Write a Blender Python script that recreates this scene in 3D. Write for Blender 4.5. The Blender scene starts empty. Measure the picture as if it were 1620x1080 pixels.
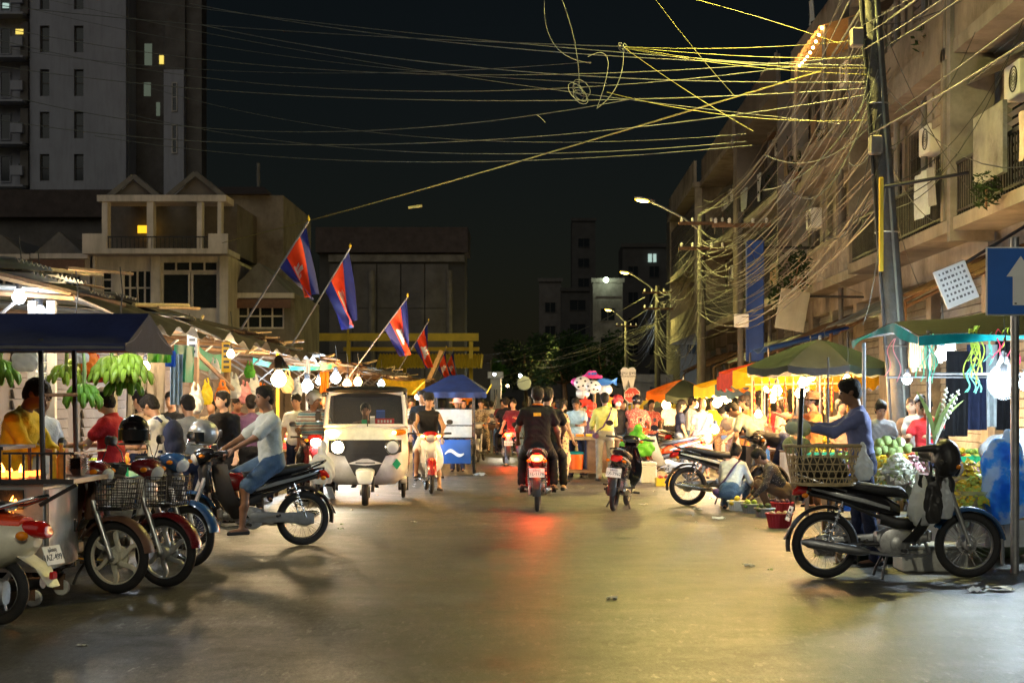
import bpy, math, random
import numpy as np
from mathutils import Vector, Matrix
R = math.radians
# ------------------------------------------------------------------ camera, sky, exposure
sc = bpy.context.scene
F, VX, VY, CH = 2475.0, 850.0, 640.0, 1.48       # focal length in photo pixels, vanishing point, camera height
cam_d = bpy.data.cameras.new('camera'); cam = bpy.data.objects.new('camera', cam_d)
sc.collection.objects.link(cam); sc.camera = cam
cam.location = (0, 0, CH); cam.rotation_euler = (R(90), 0, 0)
cam_d.sensor_width = 36; cam_d.lens = 55
cam_d.shift_x = -(VX-810)/1620; cam_d.shift_y = (VY-540)/1620
cam_d.clip_start = .1; cam_d.clip_end = 3000
cam_d.dof.use_dof = True; cam_d.dof.focus_distance = 17; cam_d.dof.aperture_fstop = 4.5
w = bpy.data.worlds.new('World'); sc.world = w; w.use_nodes = True
wn = w.node_tree.nodes; bg = wn['Background']
sky = wn.new('ShaderNodeTexSky'); sky.sky_type = 'NISHITA'; sky.sun_disc = False
sky.sun_elevation = R(22); sky.sun_rotation = R(200); sky.air_density = 1.5; sky.dust_density = .6; sky.ozone_density = 2.0
w.node_tree.links.new(sky.outputs[0], bg.inputs[0]); bg.inputs[1].default_value = 0.0005
sund = bpy.data.lights.new('fill_sun', 'SUN'); sund.energy = 0.15; sund.angle = R(60); sund.color = (1, .99, .88)  # broad fill light added from behind the camera, no real source
sun = bpy.data.objects.new('fill_sun', sund); sc.collection.objects.link(sun); sun.rotation_euler = (R(52), 0, R(-18))
sc.view_settings.view_transform = 'Standard'; sc.view_settings.look = 'None'
sc.view_settings.exposure = 1.25; sc.view_settings.gamma = 1
sc.cycles.use_denoising = True; sc.cycles.denoising_prefilter = 'NONE'
sc.cycles.max_bounces = 6; sc.cycles.diffuse_bounces = 3; sc.cycles.glossy_bounces = 3
sc.cycles.transmission_bounces = 4; sc.cycles.transparent_max_bounces = 12
sc.cycles.caustics_reflective = False; sc.cycles.caustics_refractive = False
sc.cycles.sample_clamp_indirect = 2.0; sc.cycles.sample_clamp_direct = 12.0; sc.cycles.volume_bounces = 0; sc.cycles.use_light_tree = True

def P(px, py, Y):  return ((px-VX)*Y/F, Y, CH-(py-VY)*Y/F)      # a pixel at distance Y
def G(px, py, z=0): Y = F*(CH-z)/(py-VY); return ((px-VX)*Y/F, Y, z)  # a pixel on the ground
rnd = random.Random(7)
C = sc.collection
# ------------------------------------------------------------------ objects
def link(o, parent=None):
    C.objects.link(o)
    if parent is not None: o.parent = parent
    return o
def tag(o, label, cat, group=None, kind=None):
    if label: o['label'] = label
    if cat: o['category'] = cat
    if group: o['group'] = group
    if kind: o['kind'] = kind
    return o
def thing(name, label, cat, loc=(0,0,0), rz=0, group=None):
    o = bpy.data.objects.new(name, None); o.empty_display_size = .2
    o.location = loc; o.rotation_euler = (0, 0, rz); link(o)
    return tag(o, label, cat, group)
def raw_mesh(name, V, Fc, smooth=False):
    me = bpy.data.meshes.new(name); me.from_pydata(V, [], Fc)
    if smooth: me.polygons.foreach_set('use_smooth', [True]*len(me.polygons))
    me.update(); return me
def put(name, me, mat=None, parent=None, loc=None, rot=None):
    o = bpy.data.objects.new(name, me)
    if mat is not None:
        if not me.materials: me.materials.append(mat if not isinstance(mat, str) else M[mat])
    if loc is not None: o.location = loc
    if rot is not None: o.rotation_euler = rot
    return link(o, parent)
def share(name, me, mat, parent, loc=(0,0,0), rot=(0,0,0), scale=None):
    """object on shared mesh data with its own material"""
    if not me.materials: me.materials.append(None)
    o = bpy.data.objects.new(name, me); o.location = loc; o.rotation_euler = rot
    if scale is not None: o.scale = scale if not isinstance(scale, (int, float)) else (scale,)*3
    link(o, parent)
    o.material_slots[0].link = 'OBJECT'; o.material_slots[0].material = M[mat] if isinstance(mat, str) else mat
    return o
# ------------------------------------------------------------------ mesh collector
V3 = Vector
class MB:
    def __init__(s): s.v = []; s.f = []; s.m = []; s.cur = 0
    def add(s, V, Fc):
        b = len(s.v); s.v += [tuple(p) for p in V]; s.f += [tuple(i+b for i in q) for q in Fc]; s.m += [s.cur]*len(Fc); return s
    def box(s, c, d, rz=0, rot=None, bev=0):
        x, y, z = d[0]/2, d[1]/2, d[2]/2
        if bev:
            b = bev; V = []; 
            for sz in (-1, 1):
                for (ax, ay, az) in ((x-b, y-b, z), (x, y, z-b)):
                    pass
            # bevelled box as a rounded loft of 4 rings
            def ring(hx, hy, zz, k): 
                k = min(k, hx*.9, hy*.9)
                return [(hx-k,-hy,zz),(hx,-hy+k,zz),(hx,hy-k,zz),(hx-k,hy,zz),(-hx+k,hy,zz),(-hx,hy-k,zz),(-hx,-hy+k,zz),(-hx+k,-hy,zz)]
            V = ring(x-b, y-b, -z, b*.6)+ring(x, y, -z+b, b)+ring(x, y, z-b, b)+ring(x-b, y-b, z, b*.6)
            Fc = [tuple(range(7, -1, -1)), tuple(range(24, 32))]
            for r in range(3):
                for i in range(8):
                    j = (i+1) % 8; Fc.append((r*8+i, r*8+j, r*8+8+j, r*8+8+i))
        else:
            V = [(-x,-y,-z),(x,-y,-z),(x,y,-z),(-x,y,-z),(-x,-y,z),(x,-y,z),(x,y,z),(-x,y,z)]
            Fc = [(3,2,1,0),(4,5,6,7),(0,1,5,4),(1,2,6,5),(2,3,7,6),(3,0,4,7)]
        if rot is None: rot = Matrix.Rotation(rz, 3, 'Z') if rz else None
        c = V3(c)
        return s.add([(rot @ V3(p) if rot else V3(p))+c for p in V], Fc)
    def bx(s, x0, x1, y0, y1, z0, z1): return s.box(((x0+x1)/2,(y0+y1)/2,(z0+z1)/2), (x1-x0, y1-y0, z1-z0))
    def tube(s, path, r, n=8, cap=True, closed=False):
        path = [V3(p) for p in path]; k = len(path)
        rs = r if isinstance(r, (list, tuple)) else [r]*k
        V = []; Fc = []; up = None
        for i, p in enumerate(path):
            a = path[i-1] if (i > 0 or closed) else path[i]
            b = path[(i+1) % k] if (i < k-1 or closed) else path[i]
            d = (b-a).normalized() if (b-a).length > 1e-9 else V3((0,0,1))
            if up is None:
                up = d.orthogonal().normalized()
            else:
                up = (up-d*up.dot(d)); up = up.normalized() if up.length > 1e-6 else d.orthogonal().normalized()
            t = d.cross(up)
            V += [p+(up*math.cos(2*math.pi*j/n)+t*math.sin(2*math.pi*j/n))*rs[i] for j in range(n)]
        for i in range(k if closed else k-1):
            i2 = (i+1) % k
            for j in range(n):
                j2 = (j+1) % n; Fc.append((i*n+j, i*n+j2, i2*n+j2, i2*n+j))
        if cap and not closed: Fc += [tuple(range(n-1,-1,-1)), tuple(range((k-1)*n, k*n))]
        return s.add(V, Fc)
    def loft(s, st, n=12, p=2.4, cap=True):
        """st: list of (centre, half-axis u, half-axis v)"""
        V = []; Fc = []
        for c, u, v in st:
            c, u, v = V3(c), V3(u), V3(v)
            for j in range(n):
                a = 2*math.pi*j/n; ca, sa = math.cos(a), math.sin(a)
                V.append(c+u*math.copysign(abs(ca)**(2/p), ca)+v*math.copysign(abs(sa)**(2/p), sa))
        for i in range(len(st)-1):
            for j in range(n):
                j2 = (j+1) % n; Fc.append((i*n+j, i*n+j2, (i+1)*n+j2, (i+1)*n+j))
        if cap: Fc += [tuple(range(n-1,-1,-1)), tuple(range((len(st)-1)*n, len(st)*n))]
        return s.add(V, Fc)
    def lathe(s, prof, c=(0,0,0), n=16, axis='Z', cap=True):
        V = []; Fc = []; c = V3(c)
        for r, h in prof:
            for j in range(n):
                a = 2*math.pi*j/n; x, y = r*math.cos(a), r*math.sin(a)
                V.append(c+(V3((x,y,h)) if axis == 'Z' else V3((h,x,y)) if axis == 'X' else V3((y,h,x))))
        for i in range(len(prof)-1):
            for j in range(n):
                j2 = (j+1) % n; Fc.append((i*n+j, i*n+j2, (i+1)*n+j2, (i+1)*n+j))
        if cap: Fc += [tuple(range(n-1,-1,-1)), tuple(range((len(prof)-1)*n, len(prof)*n))]
        return s.add(V, Fc)
    def ball(s, c, r, n=10, m=6):
        rr = r if isinstance(r, (list, tuple)) else (r, r, r)
        V = [(c[0], c[1], c[2]-rr[2])]; Fc = []
        for i in range(1, m):
            t = math.pi*i/m
            for j in range(n):
                a = 2*math.pi*j/n; V.append((c[0]+rr[0]*math.sin(t)*math.cos(a), c[1]+rr[1]*math.sin(t)*math.sin(a), c[2]-rr[2]*math.cos(t)))
        V.append((c[0], c[1], c[2]+rr[2])); L = len(V)-1
        for j in range(n):
            j2 = (j+1) % n; Fc.append((0, 1+j2, 1+j)); Fc.append((L, L-n+j, L-n+j2))
            for i in range(m-2): Fc.append((1+i*n+j, 1+i*n+j2, 1+(i+1)*n+j2, 1+(i+1)*n+j))
        return s.add(V, Fc)
    def torus(s, c, Rr, r, axis='Y', n=32, k=8, sx=1.0):
        path = []
        for i in range(n):
            a = 2*math.pi*i/n; x, z = Rr*math.cos(a), Rr*math.sin(a)
            path.append(V3(c)+(V3((x,0,z)) if axis == 'Y' else V3((x,z,0)) if axis == 'Z' else V3((0,x,z))))
        V = []; Fc = []
        for i in range(n):
            d = (path[i]-V3(c)).normalized(); ax = V3((0,1,0)) if axis == 'Y' else V3((0,0,1)) if axis == 'Z' else V3((1,0,0))
            V += [path[i]+d*r*math.cos(2*math.pi*j/k)+ax*r*sx*math.sin(2*math.pi*j/k) for j in range(k)]
        for i in range(n):
            i2 = (i+1) % n
            for j in range(k): j2 = (j+1) % k; Fc.append((i*k+j, i2*k+j, i2*k+j2, i*k+j2))
        return s.add(V, Fc)
    def prism(s, poly, axis, a0, a1):
        """polygon in the plane across axis, extruded from a0 to a1"""
        n = len(poly)
        def q(p, a): return (p[0], p[1], a) if axis == 'Z' else (p[0], a, p[1]) if axis == 'Y' else (a, p[0], p[1])
        V = [q(p, a0) for p in poly]+[q(p, a1) for p in poly]
        Fc = [tuple(range(n-1,-1,-1)), tuple(range(n, 2*n))]+[(i, (i+1) % n, n+(i+1) % n, n+i) for i in range(n)]
        return s.add(V, Fc)
    def sheet(s, fn, nu, nv, thick=0):
        V = [fn(i/nu, j/nv) for i in range(nu+1) for j in range(nv+1)]; Fc = []
        for i in range(nu):
            for j in range(nv):
                a = i*(nv+1)+j; Fc.append((a, a+nv+1, a+nv+2, a+1))
        if thick:
            N = len(V); nrm = [V3((0,0,0)) for _ in V]
            for q in Fc:
                a, b, c2, d = [V3(V[k]) for k in q]; nn = (c2-a).cross(d-b)
                for k in q: nrm[k] += nn
            V2 = [V3(V[k])-nrm[k].normalized()*thick for k in range(N)]
            F2 = [tuple(x+N for x in q[::-1]) for q in Fc]
            rim = [i*(nv+1) for i in range(nu+1)]+[nu*(nv+1)+j for j in range(1, nv+1)]+[i*(nv+1)+nv for i in range(nu-1,-1,-1)]+[j for j in range(nv-1,0,-1)]
            RF = [(rim[i], rim[(i+1) % len(rim)], rim[(i+1) % len(rim)]+N, rim[i]+N) for i in range(len(rim))]
            V = list(V)+V2; Fc = Fc+F2+[q[::-1] for q in RF]
        return s.add(V, Fc)
    def xform(s, M4, start=0):
        for i in range(start, len(s.v)): s.v[i] = tuple(M4 @ V3(s.v[i]))
        return s
    def mesh(s, name, smooth=False, mats=None):
        me = raw_mesh(name, s.v, s.f, smooth)
        if mats:
            for m in mats: me.materials.append(M[m] if isinstance(m, str) else m)
            if any(s.m): me.polygons.foreach_set('material_index', s.m)
        if smooth == 'auto' or smooth: pass
        return me
    def build(s, name, mat, parent=None, smooth=False, loc=None, rot=None):
        mats = mat if isinstance(mat, (list, tuple)) else [mat]
        me = s.mesh(name, smooth, mats)
        if smooth: 
            try: me.set_sharp_from_angle(angle=R(42))
            except Exception: pass
        o = bpy.data.objects.new(name, me)
        if loc is not None: o.location = loc
        if rot is not None: o.rotation_euler = rot
        return link(o, parent)
def struct(o): o['kind'] = 'structure'; return o
# ------------------------------------------------------------------ smooth solids from a distance field
def surfnet(f, org, h):
    nx, ny, nz = f.shape; s = f < 0
    a = s[:-1,:-1,:-1]; cnt = np.zeros(a.shape, np.int8)
    for dx in (0,1):
        for dy in (0,1):
            for dz in (0,1): cnt += s[dx:nx-1+dx, dy:ny-1+dy, dz:nz-1+dz]
    act = (cnt > 0) & (cnt < 8); I = np.argwhere(act)
    idx = -np.ones(a.shape, np.int64); idx[act] = np.arange(len(I))
    pos = np.zeros((len(I), 3)); num = np.zeros(len(I))
    cs = [(x,y,z) for x in (0,1) for y in (0,1) for z in (0,1)]
    for p in cs:
        for ax in range(3):
            if p[ax] == 0:
                q = list(p); q[ax] = 1
                va = f[I[:,0]+p[0], I[:,1]+p[1], I[:,2]+p[2]]; vb = f[I[:,0]+q[0], I[:,1]+q[1], I[:,2]+q[2]]
                cr = (va < 0) != (vb < 0); t = np.where(cr, va/np.where(cr, va-vb, 1), 0)
                pp = np.tile(np.array(p, float), (len(I), 1)); pp[:, ax] += t
                pos += pp*cr[:, None]; num += cr
    V = (I+pos/num[:, None])*h+np.array(org)
    faces = []
    for ax in range(3):
        b, c = [(1,2),(2,0),(0,1)][ax]
        sl0 = [slice(None)]*3; sl1 = [slice(None)]*3; sl0[ax] = slice(0,-1); sl1[ax] = slice(1,None)
        s0, s1 = s[tuple(sl0)], s[tuple(sl1)]
        for flip in (0, 1):
            E = np.argwhere((s0 & ~s1) if not flip else (~s0 & s1))
            if not len(E): continue
            E = E[(E[:,b] > 0) & (E[:,c] > 0) & (E[:,b] < f.shape[b]-1) & (E[:,c] < f.shape[c]-1)]
            def cell(db, dc):
                q = E.copy(); q[:,b] += db; q[:,c] += dc; return idx[q[:,0], q[:,1], q[:,2]]
            quad = np.stack([cell(-1,-1), cell(0,-1), cell(0,0), cell(-1,0)], 1)
            faces.append(quad if not flip else quad[:, ::-1])
    Q = np.concatenate(faces) if faces else np.zeros((0,4), int)
    return V, Q[(Q >= 0).all(1)]
class SDF:
    """primitives are stored and evaluated only near themselves"""
    def __init__(s, k=.03): s.pr = []; s.cut = []; s.k = k; s.wr = None
    def cap(s, a, b, ra, rb=None, k=None): s.pr.append(('c', np.array(a, float), np.array(b, float), ra, ra if rb is None else rb, s.k if k is None else k)); return s
    def ell(s, c, r, rot=None, k=None, sub=False): s.pr.append(('e' if not sub else 's', np.array(c, float), np.array(r if hasattr(r, '__len__') else (r,r,r), float), rot, None, s.k if k is None else k)); return s
    def plane(s, p, n): s.cut.append((np.array(p, float), np.array(n, float)/np.linalg.norm(n))); return s   # keeps the side n points away from
    def mesh(s, h, name='solid'):
        lo, hi = np.full(3, 9e9), np.full(3, -9e9)
        for t, a, b, c, d, k in s.pr:
            if t == 'c': r = max(c, d); lo = np.minimum(lo, np.minimum(a, b)-r); hi = np.maximum(hi, np.maximum(a, b)+r)
            elif t == 'e': lo = np.minimum(lo, a-b.max()); hi = np.maximum(hi, a+b.max())
        pad = 3*h; lo -= pad; hi += pad
        n = np.ceil((hi-lo)/h).astype(int)+1
        ax = [lo[i]+h*np.arange(n[i]) for i in range(3)]
        f = np.full(n, 1.0)
        for t, a, b, c, d, k in s.pr:
            if t == 'c': r = max(c, d); l0, h0 = np.minimum(a, b)-r, np.maximum(a, b)+r
            else: r = b.max(); l0, h0 = a-r, a+r
            m = k+3*h
            i0 = np.clip(np.floor((l0-m-lo)/h).astype(int), 0, n-1); i1 = np.clip(np.ceil((h0+m-lo)/h).astype(int)+1, 1, n)
            sl = tuple(slice(i0[q], i1[q]) for q in range(3))
            X = np.stack(np.meshgrid(*[ax[q][sl[q]] for q in range(3)], indexing='ij'), -1)
            if t == 'c':
                ab = b-a; L = max(ab@ab, 1e-9); tt = np.clip(((X-a)@ab)/L, 0, 1)
                dist = np.linalg.norm(X-a-tt[..., None]*ab, axis=-1)-(c+(d-c)*tt)
            else:
                Y = X-a
                if c is not None: Y = Y@np.array(c)
                q = np.linalg.norm(Y/b, axis=-1); g = np.linalg.norm(Y/(b*b), axis=-1)
                dist = q*(q-1)/np.maximum(g, 1e-6)
            cur = f[sl]
            if t == 's':
                dd = -dist; hh = np.clip(.5+.5*(dd-cur)/k, 0, 1); f[sl] = cur*(1-hh)+dd*hh+k*hh*(1-hh)
            else:
                hh = np.clip(.5+.5*(cur-dist)/k, 0, 1); f[sl] = cur*(1-hh)+dist*hh-k*hh*(1-hh)
        if s.cut or s.wr:
            X = np.stack(np.meshgrid(*ax, indexing='ij'), -1)
            if s.wr: f = f+s.wr(X)
            for p, nn in s.cut: f = np.maximum(f, (X-p)@nn)
        V, Q = surfnet(f, lo, h)
        me = bpy.data.meshes.new(name); me.from_pydata(V.tolist(), [], Q.tolist())
        me.polygons.foreach_set('use_smooth', [True]*len(me.polygons)); me.update()
        return me
def join_meshes(name, meshes):
    V = []; Fc = []
    for me in meshes:
        b = len(V); V += [tuple(v.co) for v in me.vertices]; Fc += [tuple(i+b for i in p.vertices) for p in me.polygons]
        bpy.data.meshes.remove(me)
    return raw_mesh(name, V, Fc, True)
# ------------------------------------------------------------------ materials
M = {}
def mat(name, col, rough=.6, metal=0, var=.18, vs=6.0, bump=0, bs=40, emit=None, es=0, trans=0, alpha=1, coat=0, dirt=0, ior=1.45, spec=None, pat=None, sheen=0, transl=0, streak=0):
    m = bpy.data.materials.new(name); m.use_nodes = True; nt = m.node_tree; N = nt.nodes; L = nt.links
    b = N['Principled BSDF']; b.inputs['Roughness'].default_value = rough; b.inputs['Metallic'].default_value = metal
    b.inputs['IOR'].default_value = ior
    col = tuple(col)+(1,) if len(col) == 3 else col
    tc = N.new('ShaderNodeTexCoord'); base = None
    if pat:
        base = pat(N, L, tc)
    if var or dirt:
        nz = N.new('ShaderNodeTexNoise'); nz.inputs['Scale'].default_value = vs; nz.inputs['Detail'].default_value = 6; nz.inputs['Roughness'].default_value = .65
        L.new(tc.outputs['Object'], nz.inputs['Vector'])
        rp = N.new('ShaderNodeMapRange'); rp.inputs[1].default_value = .3; rp.inputs[2].default_value = .7; rp.inputs[3].default_value = 1-var; rp.inputs[4].default_value = 1+var
        L.new(nz.outputs[0], rp.inputs[0])
        mx = N.new('ShaderNodeMix'); mx.data_type = 'RGBA'; mx.blend_type = 'MULTIPLY'; mx.inputs[0].default_value = 1
        if base is None: mx.inputs[6].default_value = col
        else: L.new(base, mx.inputs[6])
        cb = N.new('ShaderNodeCombineColor')
        for i in range(3): L.new(rp.outputs[0], cb.inputs[i])
        L.new(cb.outputs[0], mx.inputs[7]); out = mx.outputs[2]
        if dirt:
            n2 = N.new('ShaderNodeTexNoise'); n2.inputs['Scale'].default_value = vs*.45; n2.inputs['Detail'].default_value = 8; n2.inputs['Roughness'].default_value = .75
            L.new(tc.outputs['Object'], n2.inputs['Vector'])
            r2 = N.new('ShaderNodeMapRange'); r2.inputs[1].default_value = .5; r2.inputs[2].default_value = .72; r2.inputs[4].default_value = dirt
            L.new(n2.outputs[0], r2.inputs[0])
            m2 = N.new('ShaderNodeMix'); m2.data_type = 'RGBA'; L.new(r2.outputs[0], m2.inputs[0]); L.new(out, m2.inputs[6])
            m2.inputs[7].default_value = (.06, .045, .03, 1); out = m2.outputs[2]
            rr = N.new('ShaderNodeMapRange'); rr.inputs[3].default_value = rough; rr.inputs[4].default_value = min(1, rough+.35)
            L.new(r2.outputs[0], rr.inputs[0]); L.new(rr.outputs[0], b.inputs['Roughness'])
        if streak:
            mp = N.new('ShaderNodeMapping'); mp.inputs['Scale'].default_value = (2.2, 2.2, .3); L.new(tc.outputs['Object'], mp.inputs[0])
            n3 = N.new('ShaderNodeTexNoise'); n3.inputs['Scale'].default_value = 1.3; n3.inputs['Detail'].default_value = 7; n3.inputs['Roughness'].default_value = .7; L.new(mp.outputs[0], n3.inputs['Vector'])
            r3 = N.new('ShaderNodeMapRange'); r3.inputs[1].default_value = .46; r3.inputs[2].default_value = .72; r3.inputs[4].default_value = streak; L.new(n3.outputs[0], r3.inputs[0])
            m3 = N.new('ShaderNodeMix'); m3.data_type = 'RGBA'; L.new(r3.outputs[0], m3.inputs[0]); L.new(out, m3.inputs[6]); m3.inputs[7].default_value = (.045,.038,.03,1); out = m3.outputs[2]
        L.new(out, b.inputs['Base Color'])
    elif base is not None: L.new(base, b.inputs['Base Color'])
    else: b.inputs['Base Color'].default_value = col
    if bump:
        nb = N.new('ShaderNodeTexNoise'); nb.inputs['Scale'].default_value = bs; nb.inputs['Detail'].default_value = 5
        L.new(tc.outputs['Object'], nb.inputs['Vector'])
        bp = N.new('ShaderNodeBump'); bp.inputs['Strength'].default_value = bump; bp.inputs['Distance'].default_value = .02
        L.new(nb.outputs[0], bp.inputs['Height']); L.new(bp.outputs[0], b.inputs['Normal'])
    if emit: b.inputs['Emission Color'].default_value = tuple(emit)+(1,); b.inputs['Emission Strength'].default_value = es
    if trans: b.inputs['Transmission Weight'].default_value = trans
    if alpha < 1: b.inputs['Alpha'].default_value = alpha
    if coat: b.inputs['Coat Weight'].default_value = coat; b.inputs['Coat Roughness'].default_value = .08
    if sheen: b.inputs['Sheen Weight'].default_value = sheen
    if spec is not None: b.inputs['Specular IOR Level'].default_value = spec
    if transl:
        tr = N.new('ShaderNodeBsdfTranslucent'); ms = N.new('ShaderNodeMixShader'); ms.inputs[0].default_value = transl
        tr.inputs[0].default_value = col
        if b.inputs['Base Color'].links: L.new(b.inputs['Base Color'].links[0].from_socket, tr.inputs[0])
        o = N['Material Output']; L.new(b.outputs[0], ms.inputs[1]); L.new(tr.outputs[0], ms.inputs[2]); L.new(ms.outputs[0], o.inputs[0])
    M[name] = m; return m
def glow(name, col, s, cap=None):
    m = bpy.data.materials.new(name); m.use_nodes = True; N = m.node_tree.nodes; N.clear()
    e = N.new('ShaderNodeEmission'); e.inputs[0].default_value = tuple(col)+(1,); e.inputs[1].default_value = s
    o = N.new('ShaderNodeOutputMaterial'); m.node_tree.links.new(e.outputs[0], o.inputs[0]); M[name] = m; return m
def ramp_pat(kind, cols, scale, stops=None, rot=(0,0,0)):
    def f(N, L, tc):
        mp = N.new('ShaderNodeMapping'); mp.inputs['Rotation'].default_value = rot; L.new(tc.outputs['Object'], mp.inputs[0])
        if kind == 'stripe':
            t = N.new('ShaderNodeTexWave'); t.bands_direction = 'Z'; t.inputs['Scale'].default_value = scale; t.inputs['Distortion'].default_value = .4
        elif kind == 'vor':
            t = N.new('ShaderNodeTexVoronoi'); t.inputs['Scale'].default_value = scale
        else:
            t = N.new('ShaderNodeTexNoise'); t.inputs['Scale'].default_value = scale; t.inputs['Detail'].default_value = 4
        L.new(mp.outputs[0], t.inputs['Vector'])
        r = N.new('ShaderNodeValToRGB'); r.color_ramp.interpolation = 'CONSTANT' if kind != 'noise' else 'LINEAR'
        el = r.color_ramp.elements; n = len(cols); st = stops or [i/n for i in range(n)]
        el[0].position = st[0]; el[0].color = tuple(cols[0])+(1,); el[1].position = st[1]; el[1].color = tuple(cols[1])+(1,)
        for i in range(2, n): e = el.new(st[i]); e.color = tuple(cols[i])+(1,)
        L.new(t.outputs['Fac'] if kind == 'stripe' else t.outputs['Color'] if False else t.outputs[0], r.inputs[0])
        return r.outputs[0]
    return f
# ------------------------------------------------------------------ palette
mat('rubber', (.018,.018,.02), .75, bump=.2, bs=120, dirt=.6, vs=9)
mat('alloy', (.62,.62,.63), .35, .9, dirt=.5, vs=14)
mat('chrome', (.75,.76,.78), .14, 1, var=.05, dirt=.35, vs=20)
mat('steel', (.33,.33,.34), .42, .85, dirt=.6, vs=8)
mat('dark_steel', (.05,.05,.055), .5, .6, dirt=.5, vs=10)
mat('rust_steel', (.17,.10,.06), .75, .4, var=.4, vs=9, bump=.2)
mat('engine', (.42,.42,.42), .42, .8, dirt=.6, vs=18)
mat('black_plastic', (.022,.022,.025), .42, dirt=.5, vs=12)
mat('black_gloss', (.012,.012,.015), .16, coat=.7, dirt=.35, vs=7)
mat('vinyl', (.02,.02,.022), .5, bump=.25, bs=60)
mat('red_paint', (.36,.018,.02), .22, coat=.6, dirt=.35, vs=8)
mat('maroon_paint', (.16,.012,.018), .25, coat=.5, dirt=.45, vs=8)
mat('orange_red', (.75,.07,.02), .25, coat=.6, dirt=.2, vs=7)
mat('cream', (.72,.68,.55), .3, coat=.4, dirt=.35, vs=6)
mat('white_paint', (.80,.80,.78), .3, coat=.4, dirt=.14, vs=5)
mat('blue_paint', (.03,.09,.22), .22, coat=.6, dirt=.35, vs=8)
mat('silver_paint', (.45,.46,.48), .3, .6, dirt=.35, vs=9)
mat('brown_paint', (.16,.08,.05), .45, dirt=.5, vs=9)
mat('glass', (.9,.95,.95), .04, trans=.0, alpha=.16, var=0)
mat('tint_glass', (.04,.045,.05), .05, alpha=.42, var=0)
mat('dark_glass', (.02,.025,.03), .06, var=.2)
mat('mirror', (.8,.82,.85), .04, 1, var=0)
mat('lens_clear', (.85,.87,.9), .08, alpha=.7, var=0)
mat('lens_red', (.5,.01,.008), .12, var=.05, coat=.5)
mat('lens_orange', (.85,.25,.01), .12, var=.05, coat=.5)
mat('plate', (.72,.73,.72), .45, var=.08)
mat('ink', (.02,.03,.06), .6, var=0)
mat('ink_white', (.8,.8,.78), .6, var=0)
mat('wood', (.17,.10,.055), .7, var=.35, vs=8, bump=.25)
mat('pale_wood', (.34,.23,.12), .7, var=.3, vs=9, bump=.2)
mat('bamboo', (.42,.32,.17), .6, var=.3, vs=16, bump=.2)
mat('stainless', (.50,.50,.49), .36, .85, var=.12, dirt=.55, vs=4)
mat('tin', (.32,.33,.33), .5, .65, var=.25, dirt=.6, vs=2.2)
mat('tarp_navy', (.022,.032,.11), .62, var=.35, bump=.5, bs=9, transl=.06, dirt=.08, vs=3)
mat('tarp_green', (.0,.24,.15), .6, var=.25, bump=.3, bs=10, transl=.5)
mat('tarp_teal', (.0,.32,.34), .55, var=.25, bump=.3, bs=10, transl=.5)
mat('tarp_dark_green', (.007,.016,.011), .8, spec=.2, var=.3, bump=.3, bs=10, transl=.06)
mat('tarp_blue', (.015,.10,.45), .5, var=.2, bump=.3, bs=10, transl=.4)
mat('tarp_brown', (.05,.042,.034), .7, var=.35, bump=.3, bs=8, transl=.1)
for n, c in (('umb_green', (.022,.036,.024)), ('umb_orange', (.85,.28,.02)), ('umb_yellow', (.8,.55,.02)), ('umb_red', (.65,.07,.02)), ('umb_black', (.04,.04,.045)), ('umb_blue', (.02,.035,.13))):
    mat(n, c, .7, var=.25, bump=.25, bs=18, transl=.45 if c[0] > .1 else .2, dirt=.25)
mat('poly_white', (.75,.77,.78), .35, var=.12, bump=.4, bs=22, transl=.5, vs=10)
mat('poly_blue', (.03,.22,.62), .35, pat=ramp_pat('noise', [(.02,.2,.75),(.08,.42,.9),(.75,.85,.92)], 4.5, [.38,.5,.57]), var=.15, bump=.4, bs=16, transl=.5)
mat('poly_clear', (.8,.85,.85), .2, alpha=.36, var=.2, bump=.5, bs=20)
mat('poly_thin', (.85,.9,.9), .2, alpha=.13, var=.2, bump=.5, bs=20)
mat('poly_yellow', (.75,.6,.03), .35, var=.2, bump=.4, bs=20, transl=.4)
mat('poly_green', (.12,.42,.05), .35, var=.2, bump=.4, bs=20, transl=.4)
mat('poly_orange', (.8,.25,.03), .35, var=.3, bump=.4, bs=16, transl=.4)
mat('poly_pink', (.75,.35,.38), .35, var=.2, bump=.4, bs=20, transl=.4)
mat('poly_black', (.03,.028,.028), .35, var=.2, bump=.5, bs=20)
mat('skin', (.36,.19,.11), .5, var=.1, vs=14)
mat('skin_dark', (.20,.10,.058), .5, var=.1, vs=14)
mat('skin_light', (.48,.28,.18), .5, var=.1, vs=14)
mat('hair', (.010,.008,.007), .7, spec=.25, var=.3, vs=30, bump=.6, bs=90)
mat('hair_brown', (.05,.025,.015), .65, spec=.3, var=.3, vs=30, bump=.6, bs=90)
mat('eye', (.02,.015,.012), .2, var=0)
def cloth(n, c, **k): mat(n, c, .9, var=k.pop('var', .2), vs=9, bump=.3, bs=50, sheen=.12 if c[0] > .05 else 0, spec=.25, **k)
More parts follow.
